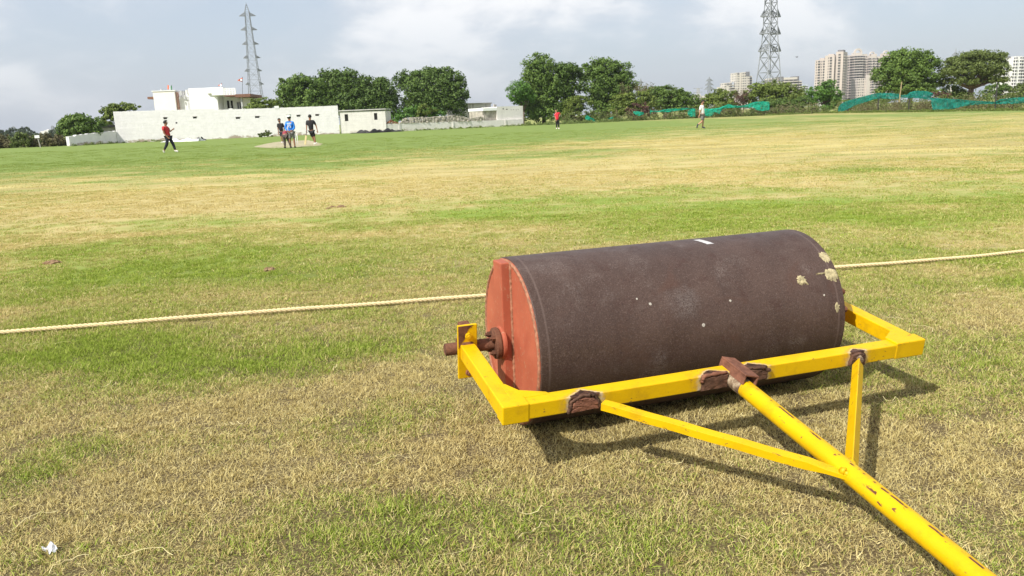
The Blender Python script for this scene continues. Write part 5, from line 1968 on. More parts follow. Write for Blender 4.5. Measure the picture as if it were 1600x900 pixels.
def tower(label, px, depth, yaw, blocks, mwall, mbal, caps=(), arches=(), darks=(), fl=3.1, name='apartment_tower', gp='apartment towers on the skyline'):
    """blocks: (px offset left, right, y front m, y depth m, top py, columns, style)"""
    b = at(px, 160, depth)
    k = depth / F_PX
    t = thing(name, label, 'tower block', (b[0], depth, 0), yaw, gp)
    lists = {'wall': [], 'window': MB(), 'balcony': MB()}
    for (xa, xb, y0, dy, py, cols, style) in blocks:
        mw = MB()
        block({'wall': mw, 'window': lists['window'], 'balcony': lists['balcony']}, xa * k, xb * k, y0, y0 + dy, at(px + (xa + xb) / 2 * math.cos(yaw), py, depth)[2], 0.0, fl, cols, style)
        mw.build('tower_block', mwall, t)
    for nm, mt in (('window', M['pane']), ('balcony', mbal)):
        if lists[nm].v:
            o = lists[nm].build(nm + '_rows', mt, t)
            o['kind'] = 'stuff'
    for (xa, xb, y0, dy, pyb, pyt, mt) in caps:
        m = MB()
        pc = px + (xa + xb) / 2 * math.cos(yaw)
        m.box(xa * k, xb * k, y0, y0 + dy, at(pc, pyb, depth)[2] + 0.02, at(pc, pyt, depth)[2])
        m.build('roof_block', mt, t)
    for (xc, rad, y0, pyb) in arches:
        m = MB()
        zc = at(px + xc, pyb, depth)[2]
        N_ = 20
        R1, R2 = rad * k, rad * k * 0.62
        vs = []
        for q in range(N_ + 1):
            a = math.pi * q / N_
            for rr_, yy in ((R1, y0), (R2, y0), (R2, y0 + 2.0), (R1, y0 + 2.0)):
                vs.append((xc * k + rr_ * math.cos(a), yy, zc + rr_ * math.sin(a)))
        fs = []
        for q in range(N_):
            for e in range(4):
                fs.append((q * 4 + e, q * 4 + (e + 1) % 4, (q + 1) * 4 + (e + 1) % 4, (q + 1) * 4 + e))
        m.add(vs, fs)
        m.build('roof_arch', mbal, t)
    return t


# left beige pair, turned to show a sunlit and a shaded face
tower('tall beige tower with stepped top turned cornerwise left of the arched one', 1296, 950.0, R_(-33),
      [(-23, -8, 0, 20, 93, 4, 'sB'), (-7.5, 6, -7, 22, 87, 4, '-sB'), (6.5, 17, -2, 26, 81.5, 3, '-B')],
      M['beige'], M['beige_lt'], [(-18, -11, 4, 8, 93, 90, M['beige']), (-5, 3, 0, 9, 87, 84.6, M['beige']), (8, 16, 2, 12, 81.5, 78.6, M['tower_dark'])])
# arched beige slab
tower('broad beige tower block crowned with white roof arches', 1349, 1000.0, R_(6),
      [(-30, -21, 2, 18, 86.5, 3, 'Bw'), (-20.5, -7.5, -4, 22, 86.0, 3, 'B'), (-7, 3, 1, 20, 84.5, 3, 'wB'), (3.5, 15, -3, 22, 87, 4, 'Bw'), (15.5, 25, 2, 18, 88, 3, 'wB'), (25.5, 37, -4, 20, 87, 3, 'Bw'),
       (-31, -12, -30, 16, 124, 6, 'ws'), (-20, -15, -34, 4, 119, 1, '-')],
      M['beige_lt'], M['beige_lt'], [(-20, -8, -3, 8, 86, 83, M['beige_lt']), (8, 16, -2, 8, 87, 84.5, M['beige_lt']), (27, 36, -2, 8, 87, 83, M['beige'])],
      [(-13.8, 6.6, -2.0, 83.2), (9.5, 4.0, -1.0, 85.0), (31.5, 4.2, -1.0, 83.2)])
tower('slim tower coloured a shaded grey slotted behind the two beige blocks', 1316, 1150.0, R_(0), [(-4, 4, 0, 20, 92, 3, 'B')], M['bluegrey'], M['bluegrey'])  # blue-grey walls carry the tower's shade in their colour
# cream group left of the pylon
tower('cream tower with dark stepped top left of the near pylon', 1162.5, 1050.0, R_(8),
      [(-13.5, -5, 0, 18, 113.6, 3, 'sw-'), (-4.5, 6.5, -3, 20, 113.0, 4, 'wws'), (7, 13, 2, 16, 118.5, 2, 'B')],
      M['cream'], M['cream'], [(-11.2, -9.2, -0.3, 3, 117.2, 113.9, M['tower_dark']), (0.2, 6, -3.4, 3, 119.3, 112.2, M['tower_dark'])])
tower('lower cream block with shaded flank coloured blue grey left of the cream tower', 1138.5, 1050.0, R_(6),
      [(-11.5, -6, 3, 14, 135.6, 2, 'w'), (-6.5, 2, 0, 16, 129.5, 3, 'w-w'), (2.5, 9, 2, 16, 128.5, 2, 'B')],
      M['cream'], M['cream'], [(-3.5, 0.0, -0.3, 2, 133.2, 130.2, M['tower_dark']), (5.5, 8.8, 1.6, 3, 136, 128.0, M['bluegrey'])])  # the blue-grey box paints the flank's shade onto the cream block
tower('cream block half hidden behind the legs of the near pylon', 1206.0, 1050.0, R_(4),
      [(-13, -4, 2, 16, 131, 3, 'w'), (-4, 10, 0, 18, 122.0, 4, 'wsw')], M['cream'], M['cream'], [(-1, 2, -0.4, 3, 126, 122.3, M['tower_dark'])])
tower('wide cream block with dark roof ends right of the near pylon', 1234.5, 1000.0, R_(2),
      [(-17.5, -11, 2, 18, 120.6, 2, 'w'), (-10.5, 9, -2, 20, 121.0, 3, 'B'), (9.5, 17.5, 1, 18, 126.0, 2, 'B')],
      M['cream'], M['cream'], [(-17.5, -10.6, 1.4, 16, 127, 119.7, M['tower_dark']), (4.5, 12.5, 0.0, 12, 126, 119.2, M['tower_dark'])])
tower('narrow blue grey tower far behind the wide cream block', 1257.0, 1500.0, R_(0), [(-5, 4.5, 0, 20, 132.0, 3, 'B')], M['bluegrey'], M['pale'])
tower('tall white tower block at the right edge of the photo', 1593.0, 800.0, R_(10),
      [(-25, -17, 3, 16, 91, 2, 'b-'), (-16.5, -6, -2, 18, 88.5, 3, 'b-b'), (-5.5, 6, 1, 18, 88.5, 3, '-bb'), (6.5, 22, -2, 18, 90, 4, 'b-')],
      M['pale'], M['pale'], [(-21.5, -17.5, 4, 5, 91, 87.8, M['tower_dark'])])
tower('small cream block on the skyline behind the man in white', 1097.0, 1300.0, R_(0), [(-11, -2, 0, 16, 147.5, 3, 'w-'), (-1.5, 9, 2, 16, 149.5, 3, 'w')], M['cream'], M['cream'])
tower('low white building on the left horizon behind the scrub', 66.0, 480.0, R_(6), [(-9.5, -2, 0, 7, 205.2, 3, 'w'), (-2, 4, -2, 8, 203.8, 2, 'ww'), (4.5, 13, 1, 7, 206.6, 2, 'w')], M['pale'], M['pale'], [(0, 3, 0, 3, 203.8, 202.4, M['pale'])], name='distant_building', gp='low buildings on the left horizon')
tower('small pale house on the far left horizon', 4.0, 520.0, R_(0), [(-6, 4, 0, 7, 209.4, 2, 'w')], M['pale'], M['pale'], name='distant_building', gp='low buildings on the left horizon')
#@@PART4

# ================================================================== trees
TG = 'trees beyond the field'
tree('leafy_tree', 'rounded bright green bush tree drooping over the low white wall', 'tree', 124, 89.0,
     [(108, 199, 15, 14), (124, 193, 18, 13), (142, 196, 17, 12), (118, 207, 20, 10), (150, 203, 9, 8)], 'leaf_mid', 0.34, 1.0, TG, 0.12, 101, bottom=-0.95)
tree('leafy_tree', 'olive green tree behind the left end of the tall wall', 'tree', 190, 100.0,
     [(176, 177, 15, 10), (190, 170, 18, 7), (207, 169, 14, 5), (168, 190, 11, 9), (185, 184, 14, 10)], 'leaf_light', 0.36, 0.95, TG, 0.12, 102)
tree('leafy_tree', 'low green treetop between the house and the tall spiky tree', 'tree', 410, 113.0,
     [(398, 162, 11, 6), (414, 160, 12, 6), (428, 163, 10, 6), (408, 167, 22, 6)], 'leaf_light', 0.36, 0.9, TG, 0.10, 103)
tree('leafy_tree', 'dense dark tree directly right of the left pylon', 'tree', 470, 116.0,
     [(448, 142, 17, 14), (470, 134, 24, 13), (490, 142, 22, 18), (455, 160, 24, 18), (482, 162, 26, 18), (500, 152, 22, 18)], 'leaf_mid', 0.42, 1.0, TG, 0.22, 104, rough=0.4,
     shoots=[(446, 134, 437, 123), (470, 128, 462, 118)])
tree('leafy_tree', 'tall dark tree with upright leafy shoots behind the white shed', 'tree', 555, 118.0,
     [(520, 136, 22, 20), (545, 136, 24, 20), (572, 143, 24, 20), (597, 148, 22, 22), (530, 162, 28, 22), (560, 166, 32, 20), (592, 168, 26, 20), (612, 165, 10, 18)], 'leaf_dark', 0.42, 1.0, TG, 0.26, 105, rough=0.45,
     shoots=[(508, 126, 502, 108), (516, 128, 512, 112), (524, 126, 521, 108), (532, 128, 529, 110), (542, 126, 538, 105), (545, 126, 541, 112), (550, 130, 549, 116), (562, 132, 562, 124), (498, 132, 492, 120), (486, 136, 480, 122)])
tree('leafy_tree', 'broad rounded dark green tree above the rubble wall', 'tree', 678, 119.0,
     [(635, 128, 18, 14), (662, 121, 22, 12), (684, 118, 22, 11), (706, 128, 20, 15), (716, 148, 14, 20), (650, 148, 26, 20), (682, 145, 30, 24), (700, 165, 28, 18), (660, 168, 30, 16)], 'leaf_dark', 0.42, 1.05, TG, 0.26, 106, rough=0.35)
tree('leafy_bush', 'fresh green bush in front of the broad rounded tree', 'bush', 655, 112.5,
     [(622, 184, 12, 8), (640, 178, 16, 9), (662, 176, 14, 10), (680, 179, 12, 8), (610, 190, 8, 6)], 'leaf_fresh', 0.32, 1.0, None, 0.06, 107, rough=0.5)
tree('leafy_bush', 'yellow green sapling beside the fresh green bush', 'bush', 668, 111.6,
     [(660, 171, 8, 7), (672, 175, 9, 6), (656, 178, 7, 6)], 'leaf_light', 0.30, 1.1, None, 0.05, 108, rough=0.6)
# right of the corner store
tree('leafy_tree', 'bright feathery tree leaning out beside the corner store', 'tree', 818, 116.0,
     [(812, 140, 17, 12), (806, 150, 12, 9), (822, 150, 14, 10), (812, 158, 10, 6)], 'leaf_fresh', 0.30, 1.0, TG, 0.10, 109, bottom=-0.9)
tree('leafy_tree', 'tall dark tree with domed top behind the boy in red', 'tree', 850, 120.0,
     [(842, 108, 22, 19), (845, 130, 25, 20), (868, 128, 18, 22), (836, 155, 24, 20), (862, 158, 26, 22), (850, 178, 30, 14), (828, 176, 16, 14)], 'leaf_mid', 0.42, 1.1, TG, 0.26, 110, rough=0.4)
tree('leafy_tree', 'narrower dark tree joined to the domed tree', 'tree', 889, 121.0,
     [(884, 116, 20, 14), (896, 112, 13, 10), (890, 135, 18, 18), (886, 158, 18, 16), (892, 172, 20, 10)], 'leaf_dark', 0.42, 1.0, TG, 0.2, 111, rough=0.4)
tree('leafy_tree', 'big dark tree with pointed crown left of the bare tree', 'tree', 950, 122.0,
     [(918, 116, 17, 13), (944, 108, 22, 14), (966, 116, 20, 15), (976, 136, 16, 18), (936, 130, 26, 18), (958, 150, 28, 20), (934, 158, 18, 16), (956, 172, 34, 13)], 'leaf_mid', 0.42, 1.05, TG, 0.26, 112, rough=0.42)
tree('leafy_bush', 'light green bush under the dark trees behind the boy', 'bush', 905, 117.5,
     [(898, 164, 14, 10), (912, 158, 12, 7), (890, 172, 10, 12), (884, 180, 7, 9)], 'leaf_light', 0.32, 0.9, None, 0.06, 113, rough=0.5)
tree('leafy_bush', 'small olive bush at the foot of the dark trees right of the boy', 'bush', 903, 114.0,
     [(898, 184, 13, 7), (912, 185, 10, 6)], 'leaf_olive', 0.28, 1.0, None, 0.05, 114, rough=0.5)
tree('leafy_bush', 'pale olive bush beside the leftmost net post', 'bush', 932, 113.5,
     [(926, 182, 12, 7), (940, 183, 12, 7)], 'leaf_olive', 0.28, 1.0, None, 0.05, 115, rough=0.5)
twig_tree('bare_tree', 'half bare greyish brown tree right of the big dark trees', 'tree', 990, 121.0, (988, 116), 1.0, 'twig', 'leaf_brown', 116, 2600, TG)
tree('leafy_bush', 'yellowish bush below the bare tree', 'bush', 988, 118.0,
     [(970, 160, 15, 11), (990, 156, 18, 11), (1008, 155, 14, 10), (980, 172, 22, 10), (1004, 168, 18, 10)], 'leaf_light', 0.34, 0.95, None, 0.08, 117, rough=0.45)
tree('leafy_tree', 'wide mound shaped green tree left of the man in white', 'tree', 1040, 126.0,
     [(1020, 150, 20, 12), (1040, 144, 22, 8), (1062, 150, 18, 10), (1076, 158, 14, 10), (1030, 165, 28, 12), (1058, 166, 24, 12), (1086, 166, 10, 10)], 'leaf_mid', 0.38, 1.0, TG, 0.16, 118, rough=0.35)
twig_tree('bare_tree', 'reddish bare shrub top on the mound shaped tree', 'tree', 1046, 128.0, (1046, 135), 0.9, 'twig', 'leaf_red', 119, 900, TG)
tree('leafy_bush', 'purplish bush behind the tangled net', 'bush', 1000, 115.5, [(998, 172, 14, 8), (1014, 176, 12, 6)], 'leaf_red', 0.28, 0.8, None, 0.05, 120, rough=0.6)
tree('leafy_bush', 'golden green bush right of the man in white', 'bush', 1125, 124.0,
     [(1108, 158, 14, 10), (1126, 151, 18, 10), (1142, 154, 12, 9), (1120, 166, 26, 9), (1140, 168, 16, 8)], 'leaf_light', 0.36, 1.0, None, 0.1, 121, rough=0.4)
twig_tree('bare_tree', 'small reddish brown bare tree in front of the cream tower', 'tree', 1160, 123.0, (1163, 141), 0.8, 'twig', 'leaf_red', 122, 900, TG)
tree('leafy_tree', 'wide yellow green tree below the near pylon', 'tree', 1215, 123.0,
     [(1186, 143, 18, 10), (1205, 138, 18, 9), (1226, 141, 18, 9), (1246, 148, 14, 9), (1180, 156, 16, 12), (1210, 156, 26, 14), (1240, 160, 22, 12)], 'leaf_light', 0.38, 1.0, TG, 0.16, 123, rough=0.4)
tree('leafy_bush', 'dark green thicket at the foot of the yellow green tree', 'bush', 1235, 119.0,
     [(1205, 166, 20, 9), (1228, 166, 20, 10), (1250, 164, 16, 10), (1190, 170, 16, 7)], 'leaf_dark', 0.34, 1.0, None, 0.08, 124, rough=0.4)
tree('leafy_tree', 'green tree in front of the cornerwise beige tower', 'tree', 1288, 121.0,
     [(1275, 148, 15, 12), (1294, 140, 14, 11), (1302, 152, 12, 14), (1284, 162, 18, 12), (1300, 168, 12, 8)], 'leaf_fresh', 0.36, 1.0, TG, 0.14, 125, rough=0.4)
tree('leafy_tree', 'large round dark tree right of the arched towers', 'tree', 1420, 112.0,
     [(1392, 104, 20, 15), (1416, 94, 26, 13), (1442, 98, 20, 14), (1384, 122, 18, 16), (1412, 118, 28, 20), (1445, 120, 24, 18), (1400, 138, 24, 12), (1430, 140, 28, 12), (1458, 132, 14, 14)], 'leaf_mid', 0.40, 1.05, TG, 0.30, 126, rough=0.42, bottom=-0.6)
tree('umbrella_tree', 'flat topped feathery tree with bare forked trunk at right', 'tree', 1514, 110.0,
     [(1496, 100, 20, 10), (1520, 91, 26, 9), (1548, 93, 22, 10), (1562, 108, 12, 12), (1486, 116, 14, 12), (1512, 112, 28, 14), (1542, 114, 24, 14), (1500, 130, 22, 9), (1550, 128, 18, 8)], 'leaf_olive', 0.32, 1.1, TG, 0.34, 127, rough=0.5, bottom=-0.35)
tree('leafy_bush', 'dark shaded thicket under the flat topped tree', 'bush', 1496, 113.0,
     [(1488, 146, 14, 12), (1504, 150, 14, 10), (1478, 152, 10, 8)], 'leaf_dark', 0.36, 1.0, None, 0.1, 128, rough=0.4)
tree('leafy_tree', 'small round dark tree right of the flat topped trunk', 'tree', 1556, 126.0,
     [(1550, 142, 12, 9), (1564, 140, 11, 9), (1556, 150, 16, 8)], 'leaf_dark', 0.36, 1.0, TG, 0.1, 129)
tree('leafy_tree', 'grey green tree at the right edge below the white tower', 'tree', 1592, 124.0,
     [(1584, 145, 11, 8), (1600, 142, 12, 10), (1615, 142, 14, 12), (1592, 153, 16, 7)], 'leaf_olive', 0.36, 1.0, TG, 0.1, 130)
tree('leafy_bush', 'reddish bush between the two big right hand trees', 'bush', 1466, 106.0, [(1460, 150, 9, 5), (1472, 148, 9, 6)], 'leaf_red', 0.28, 1.0, None, 0.05, 131, rough=0.5)
tree('leafy_bush', 'low dark bush row under the arched towers', 'bush', 1350, 130.0, [(1325, 163, 16, 6), (1350, 160, 20, 6), (1378, 156, 18, 7)], 'leaf_dark', 0.34, 1.0, None, 0.06, 132, rough=0.5)

# distant trees on the left horizon
for i, (px, py, rx, ry, dp) in enumerate(((12, 208, 14, 6, 300), (36, 206, 10, 6, 300), (24, 212, 16, 5, 280), (42, 209, 12, 7, 270), (86, 208, 9, 6, 280), (55, 214, 10, 4, 250), (-12, 210, 16, 7, 300), (74, 212, 8, 5, 260))):
    labs = ['hazy distant tree at the far left edge', 'pale distant tree left of the darkest distant tree', 'low distant tree in front of the hazy far left tree', 'darkest distant tree left of the white building',
            'distant tree between white building and wall bush', 'low distant tree just below the white building', 'distant tree outside the left edge', 'small distant tree right of the white sign']
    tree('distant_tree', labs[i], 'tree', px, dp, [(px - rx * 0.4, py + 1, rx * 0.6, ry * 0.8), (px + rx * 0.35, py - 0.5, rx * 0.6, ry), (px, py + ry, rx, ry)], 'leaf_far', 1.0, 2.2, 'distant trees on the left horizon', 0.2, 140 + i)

# dry scrub along the left edge of the field
scrub = [(-28, 224, 20, 11, 'leaf_brown', 'dry brown scrub bush outside the left edge'), (4, 224, 14, 11, 'leaf_brown', 'dry brown scrub bush at the left edge'), (18, 227, 11, 9, 'leaf_olive', 'dull green scrub bush beside the leaning stake'),
         (32, 220, 14, 10, 'leaf_olive', 'taller olive scrub bush left of the white sign'), (48, 224, 12, 9, 'leaf_brown', 'brown twiggy bush just left of the white sign'), (62, 222, 12, 9, 'leaf_olive', 'olive bush behind the white sign'),
         (77, 221, 12, 10, 'leaf_brown', 'brown arching bush right of the white sign'), (92, 221, 12, 9, 'leaf_brown', 'brown scrub bush below the overhanging tree'), (104, 222, 9, 9, 'leaf_olive', 'dark scrub bush touching the low wall')]
for i, (px, py, rx, ry, mt, lab) in enumerate(scrub):
    tree('scrub_bush', lab, 'bush', px, 86.0 + (i % 3) * 1.2, [(px - rx * 0.3, py, rx * 0.75, ry * 0.9), (px + rx * 0.35, py + 1, rx * 0.7, ry * 0.85)], mt, 0.26, 1.5, 'dry scrub along the left edge', 0.04, 160 + i, rough=0.7, trunk_mat='twig', bottom=-0.95)


def ribbon(name, label, path, n, hmin, hmax, mats, leaf, seed, width=0.8, clumps=60, base=0.0):
    """uncountable low growth along a path of ground points"""
    r = np.random.default_rng(seed)
    P_ = np.array(path, float)
    sg = np.concatenate([[0], np.cumsum(np.linalg.norm(np.diff(P_[:, :2], axis=0), axis=1))])
    cs = r.random(clumps) * sg[-1]
    ch = r.uniform(hmin, hmax, clumps)
    cw = r.uniform(0.3, 1.1, clumps) * max(0.4, hmax * 0.7)
    out = []
    per = n // clumps
    for s, hh, w_ in zip(cs, ch, cw):
        m = per
        ds = r.normal(0, w_ * 0.6, m)
        x = np.interp(np.clip(s + ds, 0, sg[-1]), sg, P_[:, 0])
        y = np.interp(np.clip(s + ds, 0, sg[-1]), sg, P_[:, 1]) + r.normal(0, width * 0.5, m)
        z = base + hh * r.random(m) ** 0.8 * np.exp(-(ds / (w_ * 1.1)) ** 2)
        out.append(np.stack([x, y, z + 0.02], 1))
    Q = np.concatenate(out)
    V, F, rnd = leaves(Q, r.normal(0, 0.7, Q.shape) + [0, -0.5, 0.7], leaf, r)
    o = np_mesh(name, V, F, M[mats], None, {'rnd': rnd})
    tag(o, label, kind='stuff')
    return o


def fence_pt(px, back=0.0):
    """ground point on the fence line seen at column px"""
    if px <= 1290:
        d = 113.0
        p = at(px, 180, d + back)
        return (p[0], d + back, 0)
    X = 44.6 + back * 0.6
    d = X * F_PX / (px - 800) * 1.012
    d = min(d, 113.0)
    p = at(px, 170, d + back * 0.4)
    return (p[0], d + back * 0.4, 0)


ribbon('undergrowth', 'tangled brown undergrowth behind the net along the far edge', [fence_pt(px, 1.5) for px in range(880, 1300, 20)], 9000, 0.5, 1.9, 'leaf_brown', 0.26, 1, 1.2, 90)
ribbon('undergrowth', 'green weeds growing through the net along the far edge', [fence_pt(px, 0.8) for px in range(880, 1310, 20)], 8000, 0.3, 1.3, 'leaf_olive', 0.24, 2, 1.0, 90)
ribbon('undergrowth', 'olive brush behind the right hand netting', [fence_pt(px, 3.0) for px in range(1300, 1720, 20)], 10000, 0.7, 2.3, 'leaf_olive', 0.24, 3, 1.6, 100)
ribbon('undergrowth', 'brown dry brush mixed in behind the right hand netting', [fence_pt(px, 2.0) for px in range(1300, 1720, 20)], 7000, 0.5, 1.7, 'leaf_brown', 0.22, 4, 1.2, 90)
ribbon('weeds', 'dark weeds and litter under the trees beside the corner store', [tuple(ground_at(px, py)) for px, py in ((815, 196.4), (840, 195.6), (870, 194.4), (900, 193.0), (940, 191.2), (985, 188.8))], 9000, 0.10, 0.55, 'leaf_olive', 0.20, 5, 1.6, 150)
ribbon('weeds', 'thin green weeds along the foot of the walls', [tuple(ground_at(px, py)) for px, py in ((112, 228.6), (183, 224), (260, 220.5), (350, 216.5), (440, 212.0), (531, 208.4), (604, 206.4), (700, 202), (818, 196.4))], 5200, 0.06, 0.30, 'leaf_light', 0.15, 6, 0.25, 170)
ribbon('weeds', 'unmown strip of rough grass in front of the right hand netting', [fence_pt(px, -1.2) for px in range(1200, 1720, 20)], 7000, 0.10, 0.34, 'leaf_light', 0.15, 7, 1.4, 160)
tree('wall_weed', 'small leafy weed growing at the foot of the tall wall', 'weed', 415, 93.5, [(410, 211, 6, 3.5), (418, 209.5, 6, 4)], 'leaf_olive', 0.20, 1.6, None, 0.02, 171, rough=0.6)

# ------------------------------------------------------------------ netting, posts, stakes
def post(name, label, cat, px, pyb, pyt, wpx, mat, taper=0.85, lean=0.0, round_top=True, depth=None):
    g = ground_at(px, pyb)
    d = depth or g[1]
    if depth:
        g = at(px, pyb, depth)
    k = d / F_PX
    Hh = (pyb - pyt) * k
    wd = wpx * k
    o_ = MB()
    n = 6
    vs = []
    for i in range(n + 1):
        f = i / n
        ww = wd / 2 * (1 - (1 - taper) * f) * (0.72 if (round_top and i == n) else 1)
        z = Hh * (f if i < n else 1.0) - (0.06 * Hh if (round_top and i == n - 1) else 0) * 0
        for (a, c) in ((-1, -1), (1, -1), (1, 1), (-1, 1)):
            vs.append((a * ww + lean * z + 0.012 * math.sin(i * 2.1), c * ww * 0.8, z - (0.1 if i == 0 else 0)))
    fs = []
    for i in range(n):
        for k_ in range(4):
            fs.append((i * 4 + k_, i * 4 + (k_ + 1) % 4, (i + 1) * 4 + (k_ + 1) % 4, (i + 1) * 4 + k_))
    fs += [(3, 2, 1, 0), tuple(n * 4 + q for q in range(4))]
    o_.add(vs, fs)
    o = o_.build(name, mat, None, bevel=0.03 if wd > 0.2 else 0.0)
    o.location = (g[0], d, g[2] if depth else 0.0)
    return tag(o, label, cat, None)


post('stone_post', 'pale stone marker post standing alone left of the right hand net', 'post', 1279.5, 176.0, 156.0, 5.2, M['post'])
post('stone_post', 'tallest grey stone post rising above the right hand net', 'post', 1482.5, 166.5, 136.6, 5.6, M['post'], 0.95, 0.0, False)
post('stone_post', 'stone post with net draped over it right of the man in white', 'post', 1139, 181.6, 161.5, 4.4, M['post'])
post('stone_post', 'short white post holding the net left of the man in white', 'post', 1037.8, 185.4, 172.5, 3.0, M['post'])
post('stone_post', 'leftmost pale stone post with net caught at its foot', 'post', 957.5, 188.4, 172.8, 3.0, M['post'], 0.8)
post('bamboo_pole', 'thin bamboo pole leaning behind the right hand net', 'pole', 1405, 158.0, 129.5, 1.3, M['bamboo'], 0.8, 0.07, False, depth=90.0)
for (px, pt, lab) in ((1324.5, 160, 'dark iron stake at the low left end of the net'), (1371.5, 146, 'dark iron stake where the net peaks first'), (1419.5, 147, 'dark iron stake right of the bamboo pole'), (1554.5, 131, 'tall dark iron stake right of the flat topped tree')):
    f_ = fence_pt(px)
    pb = 184 + (800 - px) * math.tan(ROLL) + CAM_H / f_[1] * F_PX
    post('iron_stake', lab, 'stake', px, pb, pt, 1.5, M['ironbar'], 1.0, 0.0, False)
for (px, lab) in ((1014.5, 'dark stake at the left end of the hanging net'), (1061.0, 'dark stake in the middle of the hanging net'), (1080, 'dark stake just left of the man in white')):
    post('iron_stake', lab, 'stake', px, 184.5, 171.5, 1.0, M['ironbar'], 1.0, 0.0, False)
post('leaning_stake', 'pale leaning stake in the scrub at the left edge', 'stake', 10.5, 229.5, 216.5, 1.8, M['bamboo'], 0.8, -0.25, False)
f_ = ground_at(63.5, 230.8)
sg = thing('roadside_sign', 'small white sign board on a thin post in the scrub', 'sign', f_)
k = f_[1] / F_PX
m = MB(); m.tube([(0, 0, 0), (-2.2 * k, 0, 17.5 * k)], 0.05, 8); m.build('post', M['concrete'], sg)
m = MB(); m.box(-5.8 * k, 1.6 * k, -0.09, -0.052, 14.6 * k, 18.8 * k); m.build('board', M['board'], sg, bevel=0.01)


def net(name, label, st, seed, group='green nets along the field edge', folds=2.6, nrow=13, off=0.0, amp=0.20):
    """draped net: stations (px, y top, y bottom) along the fence"""
    r = np.random.default_rng(seed)
    st = np.array(st, float)
    n = max(24, int((st[-1, 0] - st[0, 0]) * 1.6))
    t = np.linspace(st[0, 0], st[-1, 0], n)
    yt, yb = np.interp(t, st[:, 0], st[:, 1]), np.interp(t, st[:, 0], st[:, 2])
    yt = yt + 0.5 * (fbm(t * 0.35, t * 0 + seed, 0) - 0.5)
    yb = yb + 1.1 * (fbm(t * 0.30, t * 0 + seed + 9, 1) - 0.5)
    V = []
    tt_, ff_ = np.meshgrid(t, np.linspace(0, 1, nrow), indexing='ij')
    # pleats run along the net, opening and closing
    vn = 0.65 * fbm(tt_ * 0.10 + ff_ * 1.5 + seed * 3.7, ff_ * (2.2 + 1.2 * np.sin(tt_ * 0.15 + seed)) * folds / 2 + seed, 2, 3) + 0.35 * fbm(tt_ * 0.5, ff_ * 2 + seed, 3, 2)
    for i in range(n):
        fp = fence_pt(t[i])
        for j in range(nrow):
            f = j / (nrow - 1)
            py = yt[i] + (yb[i] - yt[i]) * f
            hgt_m = (yb[i] - yt[i]) * fp[1] / F_PX
            fl_ = vn[i, j]
            dy = amp * 2.6 * (fl_ - 0.5) + off
            V.append(at(t[i], py, fp[1] + dy - 0.15))
    ii = np.arange(n * nrow).reshape(n, nrow)
    F = np.stack([ii[:-1, :-1], ii[:-1, 1:], ii[1:, 1:], ii[1:, :-1]], -1).reshape(-1, 4)
    o = np_mesh(name, V, F, M['net' if seed <= 5 else 'net_bright'], None, None, True)
    sm = o.modifiers.new('thickness', 'SOLIDIFY')
    sm.thickness = 0.012
    return tag(o, label, 'net', group)


net('shade_net', 'teal net twisted up from the ground to the first stake at right', [(1309.5, 168, 174.6), (1314, 162.5, 175), (1322, 158, 172), (1335, 154.5, 165), (1350, 150, 160.5), (1366, 146.5, 155), (1374, 145.2, 154), (1390, 145.5, 154.5), (1406, 147, 154.5)], 1)
net('shade_net', 'teal net bunched between the bamboo pole and the grey stone post', [(1404, 149, 152.5), (1415, 148, 153), (1430, 149.5, 153.5), (1445, 151.5, 155.0), (1458, 153.0, 156.5), (1470, 153.5, 157)], 2)
net('shade_net', 'billowing leaf shaped teal net above the bunched net', [(1417, 147.5, 149.5), (1422, 144, 150), (1432, 141.8, 152.5), (1446, 142.2, 153.2), (1453, 143.8, 153), (1458.5, 145.6, 146.4)], 3, off=0.25)
net('shade_net', 'teal net hanging in front of the grey stone post', [(1455, 156, 159), (1457.5, 154.8, 172.5), (1462, 154, 174.6), (1470, 153.6, 172.6), (1486, 154.5, 170.8), (1500, 155.5, 167.5), (1516, 157, 164.2), (1535, 158, 162.5), (1556, 159.5, 162.2)], 4, off=-0.3)
net('shade_net', 'rolled teal net running out at the right edge', [(1556, 158.6, 162.4), (1563, 155, 162.5), (1572, 153.8, 162.6), (1590, 152.4, 161.6), (1610, 151.0, 160.5), (1680, 148, 156)], 5)
net('shade_net', 'bright green net sagging to the ground left of the leftmost stone post', [(914.5, 181.5, 186), (917, 179.6, 187.6), (922, 183.2, 189), (930, 186.8, 190.4), (938, 188.6, 191.0), (944, 187.5, 190.5), (951, 184.5, 188.2), (958.5, 182.2, 187.0)], 6)
net('shade_net', 'small bright green net scrap hanging from the purplish bush', [(989.5, 174.0, 176), (993, 173.6, 179.4), (999, 174.2, 181.4), (1006, 175.4, 178)], 7)
net('shade_net', 'bright green net strung over the short white post', [(1015.5, 171.0, 179), (1018, 172.5, 175.0), (1030, 173.4, 175.4), (1037, 171.2, 175.2), (1044, 170.2, 175.6), (1054, 169.6, 173.8), (1066, 168.8, 171.6), (1076, 169.0, 171.2), (1086.5, 169.8, 174)], 8)
net('shade_net', 'bright green net loop hanging left of the man in white', [(1074.5, 174, 180), (1077, 171.8, 182.0), (1081, 170.6, 182.2), (1086.5, 170.4, 182.4)], 9, off=-0.3)
net('shade_net', 'bright green net between the man in white and the draped stone post', [(1100, 169.5, 180), (1106, 170.0, 182.2), (1112, 169.8, 181.5), (1117, 169.4, 175.5), (1124, 168.0, 177.5), (1130, 166.0, 170.0), (1138.5, 162.4, 168.5), (1146, 164.8, 168.4), (1160, 165.8, 168.0)], 10)
